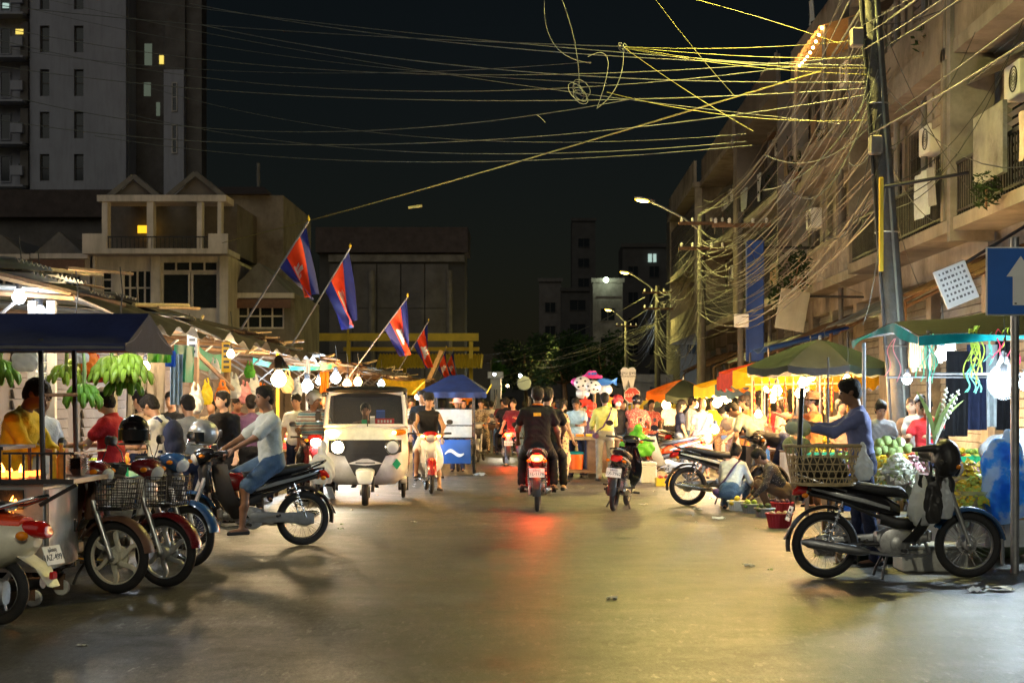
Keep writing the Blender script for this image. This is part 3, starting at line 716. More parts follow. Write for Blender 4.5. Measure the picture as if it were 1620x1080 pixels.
def plate(root, x, z, txt, tilt=0, y=0, face=-1, w=.21, h=.13):
    m = Matrix.Rotation(R(tilt), 4, 'Y')
    p = share('license_plate', bm('plate%.2f' % w, lambda b: b.box((0,0,0), (.006, w, h), bev=.002)), 'plate', root, (x, y, z), (0, R(tilt), 0))
    for t, dz, s in (('ភ្នំពេញ', h*.26, h*.26), (txt, -h*.12, h*.46)):
        me = text_mesh(t, s, .0008); o = put('plate_number', me, 'ink', p); o.location = (face*.0045, 0, dz); o.rotation_euler = (R(90), 0, R(-90 if face < 0 else 90))
    return p
def motorbike(label, loc, yaw, main='black_gloss', shield=None, accent='silver_paint', wheels='spoke', rim='alloy', fender=None, txt='1AB-2345', head='off', tail='off', stand=True, basket=False, steer=0, lean=0, mirrors=True, group='motorcycles in the market street', scooter=False, name='motorcycle', stripes=None, tank=None, exhaust='chrome'):
    """local x forward, y left, origin on the ground between the wheels"""
    root = thing(name, label, 'motorcycle', loc, yaw, group); root.rotation_euler = (R(lean), 0, yaw); root.rotation_mode = 'XYZ'
    shield = shield or main; fender = fender or main
    S = lambda nm, key, fn, m, par=root: share(nm, bm(key, fn), m, par)
    # steering group leans about a vertical axis; the front end is built turned
    import functools
    st = R(steer); px_, pz_ = .43, .0
    def turned(o):
        if st: o.rotation_euler = (0, 0, st); p = V3((px_, 0, 0)); q = Matrix.Rotation(st, 3, 'Z') @ p; o.location = p-q
        return o
    wr = wheel(root, -.61, wheels, rim); wf = wheel(root, .61, wheels, rim)
    if st: q = Matrix.Rotation(st, 3, 'Z') @ V3((.61-px_, 0, 0)); wf.location = (px_+q.x, q.y, .285); wf.rotation_euler = (0, 0, st)
    turned(S('front_fork', 'fork', lambda b: [b.tube([(.40,s*.075,.86),(.47,s*.075,.66)], .026, 10) and b.tube([(.47,s*.075,.66),(.535,s*.075,.49),(.61,s*.075,.285)], [.026,.022,.019], 10) and b.ball((.61,s*.075,.285), .026, 8, 5) for s in (1,-1)], 'alloy'))
    turned(S('front_fender', 'ffend', lambda b: arc_strip(b, (.61,0,.285), .325, 8, 152, .068, 18, .035), fender))
    turned(S('handlebar', 'hbar', lambda b: (b.tube([(.30,.34,1.0),(.33,.22,1.0),(.38,.08,.97),(.38,-.08,.97),(.33,-.22,1.0),(.30,-.34,1.0)], .012, 8),), 'chrome'))
    turned(S('grip', 'grips', lambda b: [b.tube([(.29,s*.36,1.0),(.325,s*.24,1.0)], .018, 10) and b.tube([(.345,s*.33,1.005),(.37,s*.2,1.0)], .006, 6) for s in (1,-1)], 'black_plastic'))
    if mirrors:
        turned(S('mirror_stem', 'mst', lambda b: [b.tube([(.35,s*.2,1.0),(.36,s*.25,1.1),(.34,s*.31,1.17)], .005, 6) for s in (1,-1)], 'chrome'))
        for s in (1, -1):
            o = turned(S('mirror', 'mir%d' % s, lambda b: b.loft([((.36,s*.33,1.19),(0,.035,0),(0,0,.025)),((.345,s*.33,1.19),(0,.055,0),(0,0,.04)),((.335,s*.33,1.19),(0,.055,0),(0,0,.04))], 14, 2.3), 'black_plastic'))
    turned(S('headlight_cowl', 'hcowl', lambda b: b.loft([((.30,0,.97),(0,.07,0),(.01,0,.03)),((.36,0,.985),(0,.12,0),(.01,0,.055)),((.44,0,.965),(0,.125,0),(.02,0,.075)),((.50,0,.935),(0,.10,0),(.02,0,.075)),((.525,0,.92),(0,.08,0),(.02,0,.06))], 16, 2.6), main))
    hl = turned(S('headlight', 'hlens', lambda b: b.loft([((.515,0,.925),(0,.082,0),(.02,0,.062)),((.545,0,.915),(0,.07,0),(.018,0,.052)),((.562,0,.908),(0,.035,0),(.01,0,.026))], 16, 2.4), 'lens_clear' if head != 'on' else 'head_light'))
    for s in (1, -1): turned(S('indicator', 'ind%d' % s, lambda b: b.ball((.49,s*.135,.955), (.03,.035,.022), 10, 6), 'lens_orange' if head != 'amber' else 'amber_glow'))
    S('front_cowl', 'fcowl', lambda b: b.loft([((.40,0,.90),(0,.085,0),(.05,0,.01)),((.44,0,.80),(0,.11,0),(.055,0,.02)),((.43,0,.68),(0,.10,0),(.05,0,.02)),((.39,0,.58),(0,.07,0),(.04,0,.01))], 14, 2.6), shield if not scooter else main)
    def lsh(b):
        for s in (1,-1):
            def f(u, v):
                z = .86-.56*u; x = .37-.05*u-.17*u*u*u; y0 = .05; y1 = .13+.11*math.sin(min(1,u*1.25)*math.pi*.62)-.08*max(0, u-.75)*3
                y = y0+(y1-y0)*v; return (x-.11*v*v-.03*v, s*y, z+.02*v)
            b.sheet(f, 12, 6, .006 if s > 0 else -.006)
    S('leg_shield', 'lsh', lsh, shield)
    S('frame', 'frame', lambda b: (b.loft([((.34,0,.56),(0,.05,0),(.03,0,.05)),((.2,0,.47),(0,.055,0),(.01,0,.055)),((.0,0,.47),(0,.07,0),(0,0,.05)),((-.15,0,.52),(0,.07,0),(0,0,.06))], 12, 2.6), [b.tube([(-.02,s*.06,.40),(-.05,s*.07,.30),(-.61,s*.085,.285)], .018, 8) for s in (1,-1)], [b.tube([(-.15,s*.07,.52),(-.5,s*.09,.66),(-.75,s*.07,.72)], .014, 8) for s in (1,-1)]), 'dark_steel')
    S('side_cover', 'scov', lambda b: b.loft([((.02,0,.58),(0,.06,0),(0,0,.05)),((-.10,0,.62),(0,.105,0),(-.01,0,.085)),((-.30,0,.665),(0,.125,0),(-.01,0,.085)),((-.52,0,.715),(0,.115,0),(-.01,0,.07)),((-.74,0,.765),(0,.075,0),(-.01,0,.045)),((-.84,0,.80),(0,.03,0),(0,0,.02))], 14, 2.8), main)
    S('side_stripe', 'strp', lambda b: [b.loft([((-.08,s*.107,.60),(0,.006,0),(0,0,.014)),((-.30,s*.128,.665),(0,.006,0),(0,0,.02)),((-.52,s*.118,.715),(0,.006,0),(0,0,.016)),((-.74,s*.080,.768),(0,.006,0),(0,0,.008))], 8, 2.6) for s in (1,-1)], accent)
    if tank: S('fuel_tank', 'tank', lambda b: b.loft([((.27,0,.66),(0,.05,0),(.02,0,.05)),((.2,0,.69),(0,.10,0),(.01,0,.09)),((.06,0,.68),(0,.11,0),(0,0,.10)),((-.05,0,.66),(0,.08,0),(0,0,.07))], 14, 2.3), tank)
    S('seat', 'seat', lambda b: b.loft([((.09,0,.70),(0,.06,0),(-.005,0,.03)),((.03,0,.735),(0,.10,0),(0,0,.05)),((-.15,0,.75),(0,.125,0),(0,0,.05)),((-.35,0,.785),(0,.125,0),(0,0,.05)),((-.58,0,.825),(0,.105,0),(0,0,.042)),((-.68,0,.84),(0,.07,0),(0,0,.02))], 16, 2.8), 'vinyl')
    S('grab_rail', 'grab', lambda b: b.tube([(-.45,.13,.75),(-.62,.135,.80),(-.80,.10,.87),(-.86,0,.89),(-.80,-.10,.87),(-.62,-.135,.80),(-.45,-.13,.75)], .011, 8), 'chrome')
    tl = S('tail_light', 'tlight', lambda b: b.loft([((-.78,0,.755),(0,.085,0),(.01,0,.045)),((-.86,0,.745),(0,.075,0),(.015,0,.045)),((-.885,0,.735),(0,.05,0),(.01,0,.03))], 14, 2.6), 'lens_red' if tail == 'off' else 'tail_glow')
    if tail == 'on': share('bulb', bm('tbulb', lambda b: b.ball((-.888,0,.735), (.012,.035,.02), 10, 6)), 'tail_core', tl)
    for s in (1, -1): S('indicator', 'rind%d' % s, lambda b: b.ball((-.80,s*.115,.71), (.03,.03,.022), 10, 6), 'lens_orange')
    S('rear_fender', 'rfend', lambda b: (arc_strip(b, (-.61,0,.285), .335, 62, 190, .055, 14, .025), b.loft([((-.90,0,.44),(0,.05,0),(.012,0,0)),((-.96,0,.33),(0,.045,0),(.008,0,0))], 8, 2.6)), 'black_plastic')
    plate(root, -.915, .55, txt, 18)
    S('engine', 'eng', lambda b: (b.lathe([(.07,-.11),(.115,-.10),(.12,-.06),(.12,.06),(.115,.10),(.07,.11)], (-.05,0,.31), 20, 'Y'), b.loft([((-.18,0,.33),(0,.08,0),(0,0,.07)),((.0,0,.32),(0,.10,0),(0,0,.11)),((.10,0,.33),(0,.07,0),(0,0,.085))], 12, 3), b.lathe([(.068,0),(.068,.02),(.055,.022),(.055,.04),(.068,.042),(.068,.06),(.055,.062),(.055,.08),(.068,.082),(.068,.1),(.055,.104),(.05,.15)], (.10,0,.345), 14, 'X'), b.box((.27,0,.36), (.05,.10,.10), bev=.015), b.lathe([(.05,-.125),(.06,-.12),(.06,-.10)], (-.02,0,.30), 16, 'Y')), 'engine')
    S('exhaust', 'exh', lambda b: (b.tube([(.24,-.03,.30),(.27,-.06,.22),(.18,-.11,.20),(-.1,-.135,.21),(-.28,-.15,.235)], .016, 8), b.tube([(-.26,-.15,.235),(-.30,-.15,.238),(-.34,-.152,.245),(-.78,-.165,.315),(-.80,-.165,.318),(-.84,-.165,.325)], [.018,.034,.042,.044,.034,.02], 12)), exhaust)
    S('chain_case', 'chain', lambda b: b.loft([((-.02,.105,.315),(0,.012,0),(0,0,.045)),((-.1,.108,.32),(0,.016,0),(0,0,.06)),((-.4,.108,.305),(0,.014,0),(0,0,.05)),((-.62,.108,.29),(0,.016,0),(0,0,.075)),((-.70,.108,.285),(0,.012,0),(0,0,.05))], 12, 2.6), 'silver_paint' if not scooter else 'black_plastic')
    def shock(b):
        for s in (1,-1):
            b.tube([(-.48,s*.115,.66),(-.61,s*.115,.30)], .011, 8); n = 40
            b.tube([(-.485-.085*i/n*1.2+.024*math.cos(i*1.4), s*.115+.024*math.sin(i*1.4), .63-.25*i/n) for i in range(n)], .005, 4, False)
    S('shock_absorber', 'shock', shock, 'chrome')
    S('footpeg', 'peg', lambda b: (b.tube([(.02,-.24,.245),(.02,.24,.245)], .009, 6), [b.tube([(.02,s*.17,.25),(.02,s*.26,.25)], .018, 8) for s in (1,-1)]), 'black_plastic')
    S('gear_lever', 'gear', lambda b: b.tube([(.0,.125,.29),(.14,.15,.27),(.16,.2,.27)], .007, 6), 'steel')
    for s in (1, -1): S('passenger_footpeg', 'ppeg%d' % s, lambda b: b.tube([(-.3,s*.09,.32),(-.3,s*.23,.34)], .014, 8), 'black_plastic')
    if stand: S('kickstand', 'kick', lambda b: [b.tube([(-.08,s*.06,.24),(-.14,s*.14,.09),(-.16,s*.17,.008)], .012, 6) for s in (1,-1)], 'dark_steel')
    if basket:
        def bk(b):
            for z in (.66,.70,.74,.78,.82,.86,.90): 
                g = 1+(z-.66)*.5; b.tube([(.52,-.14*g,z),(.52+.22*g,-.13*g,z),(.52+.22*g,.13*g,z),(.52,.14*g,z)], .004, 4, closed=True)
            for i in range(9):
                t = i/8; b.tube([(.52,-.14+.28*t,.66),(.52,(-.14+.28*t)*1.12,.90)], .003, 4); b.tube([(.74,-.13+.26*t,.66),(.785,(-.13+.26*t)*1.12,.90)], .003, 4); b.tube([(.52,-.14+.28*t,.66),(.74,-.13+.26*t,.66)], .003, 4)
            for i in range(6):
                t = i/5; [b.tube([(.52+.22*t,s*.14,.66),(.52+.25*t,s*.155,.90)], .003, 4) for s in (1,-1)]
            b.box((.63,0,.68), (.2,.26,.01))
        turned(S('front_basket', 'fbask', bk, 'black_plastic'))
    return root
def helmet_thing(label, loc, rz, m='black_gloss', rim='alloy', visor=True):
    t = thing('motorcycle_helmet', label, 'helmet', loc, rz)
    q = SDF(.01); q.ell((0,0,.13), (.125,.145,.13)); q.ell((0,.14,.06), (.09,.10,.07), sub=True); q.plane((0,0,.02), (0,0,-1)); put('shell', q.mesh(.009, 'shell'), m, t)
    b = MB(); b.sheet(lambda u, v: ((.128*math.sin((u-.5)*2.9)), .02+.13*math.cos((u-.5)*2.9), .05+.09*v), 14, 5, .004); b.build('visor', 'dark_glass', t, True)
    b = MB(); b.torus((0,0,.02), .118, .008, 'Z', 26, 6); b.build('trim', rim, t, True); return t
# ------------------------------------------------------------------ buildings
def wall_open(b, y0, y1, z0, z1, ops, xa, xb):
    """wall slab between xa and xb with rectangular openings (ya, yb, za, zb)"""
    ops = sorted(ops); cur = y0
    for ya, yb, za, zb in ops:
        if ya > cur+1e-4: b.bx(xa, xb, cur, ya, z0, z1)
        if za > z0+1e-4: b.bx(xa, xb, ya, yb, z0, za)
        if zb < z1-1e-4: b.bx(xa, xb, ya, yb, zb, z1)
        cur = yb
    if cur < y1-1e-4: b.bx(xa, xb, cur, y1, z0, z1)
def window(par, ya, yb, za, zb, x, style='grid', pane='dark_glass', frame='wall_tan', nx=2, nz=2, d=1):
    """set in a wall facing -x (d=1); frame proud of pane"""
    b = MB(); t = .06
    b.bx(x-.02, x+.08, ya, ya+t, za, zb).bx(x-.02, x+.08, yb-t, yb, za, zb).bx(x-.02, x+.08, ya+t, yb-t, za, za+t).bx(x-.02, x+.08, ya+t, yb-t, zb-t, zb)
    wdw = b.build('window', frame, par)
    if style == 'louvre':
        b = MB(); n = max(3, int((zb-za)/.16))
        for i in range(n):
            z = za+t+(zb-za-2*t)*(i+.5)/n; b.box((x+.03, (ya+yb)/2, z), (.09, yb-ya-2*t, .02), rot=Matrix.Rotation(R(35), 3, 'Y'))
        b.build('louvres', frame, wdw)
    else:
        b = MB()
        for i in range(1, nx): y = ya+(yb-ya)*i/nx; b.bx(x+.005, x+.05, y-.02, y+.02, za+t, zb-t)
        for i in range(1, nz): z = za+(zb-za)*i/nz; b.bx(x+.008, x+.045, ya+t, yb-t, z-.02, z+.02)
        if nx > 1 or nz > 1: b.build('glazing_bars', frame, wdw)
        if style == 'grille':
            b = MB(); n = int((yb-ya)/.13)
            for i in range(n+1): y = ya+(yb-ya)*i/n; b.bx(x-.06, x-.045, y-.008, y+.008, za, zb)
            for i in range(5): z = za+(zb-za)*i/4; b.bx(x-.065, x-.05, ya, yb, z-.01, z+.01)
            b.build('window_grille', 'dark_steel', wdw)
    MB().bx(x+.09, x+.10, ya, yb, za, zb).build('pane', pane, wdw)
    return wdw
def railing(par, x, y0, y1, z, h=.95, kind='bars', m='dark_steel', xw=None):
    b = MB()
    if kind == 'bars':
        n = int((y1-y0)/.14); b.bx(x-.03, x+.03, y0, y1, z+h-.05, z+h).bx(x-.02, x+.02, y0, y1, z+.08, z+.12)
        for i in range(n+1): y = y0+.03+(y1-y0-.06)*i/n; b.bx(x-.012, x+.012, y-.012, y+.012, z, z+h-.05)
        return b.build('railing', m, par)
    if kind == 'cage':
        h = 2.3; n = int((y1-y0)/.16)
        for i in range(n+1): y = y0+.03+(y1-y0-.06)*i/n; b.bx(x-.01, x+.01, y-.01, y+.01, z, z+h)
        for i in range(6): zz = z+.05+(h-.1)*i/5; b.bx(x-.016, x-.011, y0, y1, zz-.015, zz+.015)
        return b.build('security_cage', m, par)
    if kind == 'balusters':
        n = int((y1-y0)/.3); b.bx(x-.09, x+.09, y0, y1, z+h-.1, z+h)
        for i in range(n): y = y0+(y1-y0)*(i+.5)/n; b.lathe([(.04,0),(.07,.06),(.06,.2),(.085,.35),(.05,.6),(.07,h-.1)], (x, y, z), 8)
        return b.build('balustrade', m, par)
    b.bx(x-.06, x+.06, y0, y1, z, z+h)
    return b.build('parapet', m, par)
def ac_unit(par, x, y, z):
    b = MB().box((x, y, z), (.32, .8, .56), bev=.02); o = b.build('air_conditioner', 'sign_white', par)
    b = MB().torus((x-.165, y-.12, z), .2, .012, 'X', 20, 6)
    for r in (.05,.1,.15): b.torus((x-.166, y-.12, z), r, .005, 'X', 16, 4)
    b.build('fan_guard', 'dark_steel', o); return o
def pipe(par, x, y, z0, z1, m='wall_grey', r=.06): return MB().tube([(x,y,z0),(x,y,z1)], r, 8).build('drain_pipe', m, par)
FL = [4.7, 7.75, 10.8, 13.9]
def shophouse(label, y0, y1, nf, wm, sm, spec, depth=.85, X=8.0, trim=None, name='shophouse', roof=True):
    w_ = y1-y0; root = thing(name, label, 'building', (X, y0, 0), 0, 'shophouses along the right pavement')
    q = random.Random(int(y0*10)); trim = trim or wm
    b = MB(); b.bx(.25, 10, 0, w_, 0, FL[nf-1]+.0 if nf else 4.7); b.build('core', 'wall_dark', root)
    # ground floor: piers, beam, shutters
    b = MB(); nb = max(2, round(w_/3.6))
    for i in range(nb+1): y = min(max(i*w_/nb, .2), w_-.2); b.bx(-.05, .25, y-.2, y+.2, .12, 4.0)
    b.bx(-.05, .25, 0, w_, 4.0, 4.5); b.build('wall', wm, root)
    for i in range(nb):
        sh = MB(); ya, yb = i*w_/nb+.22, (i+1)*w_/nb-.22
        for k2 in range(24): z = .14+k2*.16; sh.box((.16, (ya+yb)/2, z+.08), (.03, yb-ya, .145), rot=Matrix.Rotation(R(12), 3, 'Y'))
        sh.build('roller_shutter', 'tin', root)
    for f in range(1, nf):
        z0, z1 = FL[f-1], FL[f]; st = spec[f-1]
        bays = st.get('bays', nb); ops = []; bw = w_/bays
        for i in range(bays):
            cy = bw*(i+.5); ww = st.get('ww', 1.3)/2
            if st.get('door') and i % 2 == 0: ops.append((cy-ww, cy+ww, z0+.05, z0+2.3))
            else: ops.append((cy-ww, cy+ww, z0+st.get('sill', .85), z0+st.get('head', 2.3)))
        b = MB(); wall_open(b, 0, w_, z0-.0, z1-.25, ops, 0, .249); b.build('wall', st.get('wall', wm), root)
        for o_ in ops: window(root, *o_, .03, st.get('style', 'grid'), st.get('pane', 'dark_glass'), st.get('frame', trim), st.get('nx', 2), st.get('nz', 3))
        if st.get('style') in ('grid', 'louvre') and q.random() < .8:
            for ya, yb, za, zb in ops:
                if q.random() < .6: MB().sheet(lambda u, v: (-.02-.62*u, ya-.12+(yb-ya+.24)*v, zb+.22-.26*u+.012*math.sin(v*40)), 2, 24, .01).build('window_awning', q.choice(('tin','rust_steel','sign_orange','tarp_brown')), root)
        dp = st.get('depth', depth)
        if dp: MB().bx(-dp, .248, .0, w_, z0-.22, z0-.001).build('balcony_slab', sm, root)
        if dp and st.get('rail'): railing(root, -dp+.08, .12, w_-.12, z0, .95, st['rail'], st.get('railm', 'dark_steel'))
        for k2 in range(1 if st.get('pil', 1) else 0):
            for i in range(bays+1): y = min(max(i*bw, .15), w_-.15); MB().bx(-.06, -.001, y-.10, y+.10, z0, z1-.26).build('pilaster', trim, root)
        for k2 in range(st.get('ac', 0)): ac_unit(root, -.2, q.uniform(.8, w_-.8), z0+st.get('acz', 2.0))
        MB().bx(-.16, .247, .0, w_, z1-.25, z1-.222).build('cornice', trim, root)
    zt = FL[nf-1]
    MB().bx(-depth-.1, 10, 0, w_, zt-.22+.002, zt+.0).build('roof_slab', sm, root)
    if roof: railing(root, -depth+.02, .1, w_-.1, zt, .9, 'wall', wm)
    # party fins
    for y in (.02, w_-.14):
        b = MB(); b.bx(-depth, -.14, y, y+.12, 4.72, zt-.24); b.build('party_wall', trim, root)
    return root
S1 = dict(bays=3, ww=1.7, rail='bars', style='louvre', ac=2, door=True)
S2 = dict(bays=4, ww=.8, sill=.4, head=2.5, rail='balusters', railm='wall_cream', style='grille', nx=2, nz=5, pil=1, ac=1)
S3 = dict(bays=3, ww=1.3, rail='wall', railm='wall_tan', style='grid', door=True, ac=2)
S4 = dict(bays=2, ww=2.2, rail='cage', style='grid', nx=4, nz=2, door=True, ac=2)
S5 = dict(bays=4, ww=.7, sill=.5, head=2.5, rail='wall', railm='wall_cream', style='louvre')
b1 = shophouse('grey brown shophouse with iron railings and plain fin wall behind one way sign', 17.5, 27.6, 4, 'wall_grey', 'concrete', [dict(S1, railm='dark_steel'), dict(S3, railm='wall_tan'), S4], trim='wall_grey')
b2 = shophouse('cream shophouse with slatted balconies and tall drain pipe beside leaning pole', 27.6, 36.0, 4, 'wall_cream', 'wall_tan', [dict(S2, rail='bars', railm='dark_steel', ww=1.3), dict(S5, railm='wall_tan', ww=1.1), S3], trim='wall_tan')
b3 = shophouse('pale shophouse with tall narrow grilled windows under lit rooftop canopy', 36.0, 45.5, 3, 'wall_cream', 'wall_cream', [dict(S2, ww=.6, bays=5), dict(S2, ww=.6, bays=5, rail='wall')], depth=.6, trim='wall_cream')
b4 = shophouse('brown shophouse with dark recessed balconies and orange sign board above', 45.5, 55.0, 3, 'wall_dark', 'concrete', [S4, S1, S3], depth=1.0)
b5 = shophouse('tan shophouse with blue side panel and barred balconies', 55.0, 65.5, 3, 'wall_tan', 'wall_cream', [S1, dict(S4, rail='bars'), S4], depth=1.1)
b6 = shophouse('cream corner shophouse with stepped balconies farthest along pavement', 65.5, 78.0, 3, 'wall_cream', 'wall_cream', [S3, S4, dict(S1)], depth=1.4)
# extra features on these facades
for y, z0, z1 in ((31.2, 4.7, 12), (33.6, 4.7, 12), (40.2, .2, 9), (52.5, .2, 12), (24.2, 3.0, 9)): pipe(b2, -.28 if 27 < y < 36 else -.2, y-27.6, z0, z1, 'wall_grey', .07)
b = MB()
for i in range(5):
    for j in range(3): b.bx(-.35, -.30, .5+i*.55, .9+i*.55, 7.0+j*.22, 7.12+j*.22)
b.bx(-.30, -.26, .3, 3.3, 6.85, 7.75); b.build('vent_screen', 'wall_cream', b2)
# big plain fin wall on the near shophouse
MB().bx(-.9, -.14, 9.4, 9.62, 4.3, 12).build('fin_wall', 'wall_grey', b1)
for (y, z, dz) in ((3.2, 7.9, 1.2), (6.2, 5.0, 1.1)): MB().bx(-.95, -.88, y, y+1.6, z, z+dz).build('balcony_sheet', 'tin', b1)
# lit rooftop canopy with string of bulbs
t = thing('rooftop_canopy', 'corrugated rooftop canopy glowing amber under string of small bulbs', 'canopy', (7.35, 38.0, 9.7))
b = MB(); b.sheet(lambda u, v: (-.9+1.9*u, -2.2+4.4*v, 1.0-.55*(1-u)+.02*math.sin(v*60)), 6, 60, .02); b.build('canopy_roof', 'sign_orange', t)
for dx in (-.75, .9):
    for dy in (-2, 2): MB().tube([(dx,dy,-2.0),(dx,dy,.5 if dx < 0 else 1.0)], .05, 8).build('canopy_post', 'wall_cream', t)
for i in range(9):
    a = (-.82+.02*i, -2.1+.5*i, .42-.12*math.sin(i/8*math.pi)); MB().ball(a, .032, 8, 6).build('bulb', 'bulb_string', t)
MB().tube([(-.82+.02*i, -2.1+.5*i, .48-.12*math.sin(i/8*math.pi)) for i in range(9)], .01, 5).build('bulb_cord', 'cable_dark', t)
MB().bx(-.7, 1.0, -2.1, 2.1, -2.1, -2.0).build('canopy_floor', 'wall_tan', t)
# sign board on far shophouse
x, y, z = P(1264, 234, 46); t = thing('roof_sign', 'blank orange sign board with blue letter sign above it on shophouse', 'sign', (x, y, z-.25))
MB().box((0,0,.25), (1.2,.12,.46), bev=.02).build('board', 'sign_orange', t)
MB().loft([((0,0,.55),(.48,0,0),(0,.1,0)),((0,0,.85),(.5,0,0),(0,.1,0)),((0,0,1.0),(.2,0,0),(0,.08,0))], 16, 3).build('top_board', 'panel_blue', t)
o = put('sign_lettering', text_mesh('ទឹកដោះគោ', .17, .004), 'ink_white', t, (0,-.115,.70), (R(90),0,0))
MB().tube([(.55,.0,.25),(1.6,.0,.1)], .03, 6).build('bracket', 'dark_steel', t)
# blue vertical panel and blue awning
x, y, z = P(1183, 560, 44); 
t = thing('vertical_sign', 'tall narrow blue painted sign panel fixed on shophouse front', 'sign', (x+.2, y, 0)); MB().box((0,0,4.4),(.5,.2,3.4),bev=.03).build('panel', 'panel_blue', t); MB().tube([(.2,.12,2.5),(2.2,.12,2.7)],.04,6).build('bracket','dark_steel',t); MB().tube([(.2,.12,5.9),(2.2,.12,5.9)],.04,6).build('bracket','dark_steel',t)
t = thing('blue_awning', 'bright blue tarpaulin awning above the dark umbrella', 'awning', (6.3, 36, 0))
MB().sheet(lambda u, v: (-1.2+1.8*u, -1.5+3*v, 2.72+.45*u+.06*math.sin(v*9)), 6, 12, .01).build('tarpaulin', 'tarp_blue', t)
for dx, dy in ((-1.2,-1.5),(-1.2,1.5)): MB().tube([(dx,dy,0),(dx,dy,2.72)], .03, 8).build('post', 'dark_steel', t)
for dy in (-1.5, 1.5): MB().tube([(.55,dy,0),(.55,dy,3.1)], .03, 8).build('post', 'dark_steel', t)
# tin awnings and hanging boards over the pavement
def awning(label, x0, x1, y0, y1, zl, zh, m='tin', name='tin_awning'):
    t = thing(name, label, 'awning', ((x0+x1)/2, (y0+y1)/2, 0)); cx, cy = (x0+x1)/2, (y0+y1)/2; n = max(2, round((y1-y0)/.9))
    for i in range(n):
        ya, yb = y0+(y1-y0)*i/n-cy, y0+(y1-y0)*(i+1.06)/n-cy; dz = rnd.uniform(-.04, .04); ex = rnd.uniform(-.12, .1)
        MB().sheet(lambda u, v: (x0-cx+ex+(x1-x0-ex)*u, ya+(yb-ya)*v, zl+dz+(zh-zl)*u+.018*math.sin(v*9*2*math.pi)+.006*i), 3, 36, .003).build('roof_sheet', m, t, True)
    for yy in (y0+.1, y1-.1): MB().tube([(x0-cx+.15, yy-cy, zl-.03), (x1-cx, yy-cy, zh-.05)], .035, 6).build('rafter', 'rust_steel', t)
    for yy in (y0+.1, y1-.1): MB().tube([(x0-cx+.15, yy-cy, 0), (x0-cx+.15, yy-cy, zl-.03)], .04, 8).build('post', 'rust_steel', t)
    return t
awning('grey corrugated tin awning over pavement left of leaning pole', 6.5, 8, 29.5, 35.5, 3.2, 3.9)
awning('brown sagging tin awning under narrow windowed shophouse', 6.6, 8, 37, 44, 3.0, 3.7, 'rust_steel')
awning('patched tin awning past the blue tarpaulin', 6.6, 8, 47, 55, 2.9, 3.6)
awning('corrugated awning at the far end of shophouses', 6.4, 8, 58, 70, 2.9, 3.6, 'rust_steel')
awning('rusty tin awning behind the one way sign', 6.4, 8, 19.5, 28, 3.35, 4.1, 'rust_steel')
def board(label, px, py, Y, w_, h_, m, rot=0, name='hanging_board', lines=0):
    x, y, z = P(px, py, Y); t = thing(name, label, 'board', (x, y, z-h_/2)); 
    t.rotation_euler = (0, R(rot), 0); MB().box((0,0,h_/2),(w_,.05,h_),bev=.008).build('panel', m, t)
    for i in range(lines): 
        b = MB(); q = random.Random(i+px)
        for k2 in range(7): b.box((-w_*.36+k2*w_*.12, -.03, h_*(.88-.14*i)), (w_*.075*q.uniform(.5,1.2), .004, h_*.06))
        b.build('print_line', 'wall_grey', t)
    MB().tube([(w_*.4,.06,h_*.9),(w_*.4+1.2,.06,h_*.9+.2)],.025,6).build('bracket','dark_steel',t)
    return t
board('tilted white notice board with faded print lines behind green tarpaulin', 1524, 448, 22, .48, .56, 'sign_white', -22, lines=6)
board('pale tilted sheet metal board below the creeper', 1248, 490, 33, .62, .85, 'wall_cream', 10)
board('yellow edged plate strapped beside the leaning pole', 1394, 355, 21.6, .06, 1.3, 'paint_yellow', 0, 'narrow_plate')
# washing, pots and grime on the balconies
q = random.Random(21)
for i in range(26):
    Y = q.uniform(18, 76); z = q.choice((5.7, 8.75, 11.8)); w_, h_ = q.uniform(.5,1.1), q.uniform(.5,1.0); ph = q.uniform(0,6)
    b = MB(); b.sheet(lambda u, v: (-.03+.03*math.sin(u*9+ph+v*2), w_*u, -h_*v), 8, 5, .006)
    tag(b.build('washing', q.choice(('c_grey','c_pale','c_brown','c_navy','c_maroon','c_beige','tarp_brown')), None, True, (7.02, Y, z)), 'faded washing hung over a shophouse balcony rail', 'washing', 'washing on the balconies')
for i in range(14):
    Y = q.uniform(19, 70); z = q.choice((4.7, 7.75)); tt = thing('potted_plant', 'potted plant standing on a shophouse balcony edge', 'plant', (7.3, Y, z), 0, 'balcony plants'); MB().lathe([(.1,0),(.15,.25),(.16,.27)], (0,0,0), 12).build('pot', 'rust_steel', tt, True)
    b = MB()
    for k2 in range(70): 
        v = V3((q.gauss(0,.16), q.gauss(0,.2), .3+abs(q.gauss(.25,.2)))); a = V3((q.uniform(-1,1), q.uniform(-1,1), q.uniform(-.3,.8))).normalized()*.09; t_ = a.orthogonal().normalized()*.035; b.add([v-a, v+t_, v+a, v-t_], [(0,1,2,3)])
    b.build('foliage', 'leaf_dark', tt)
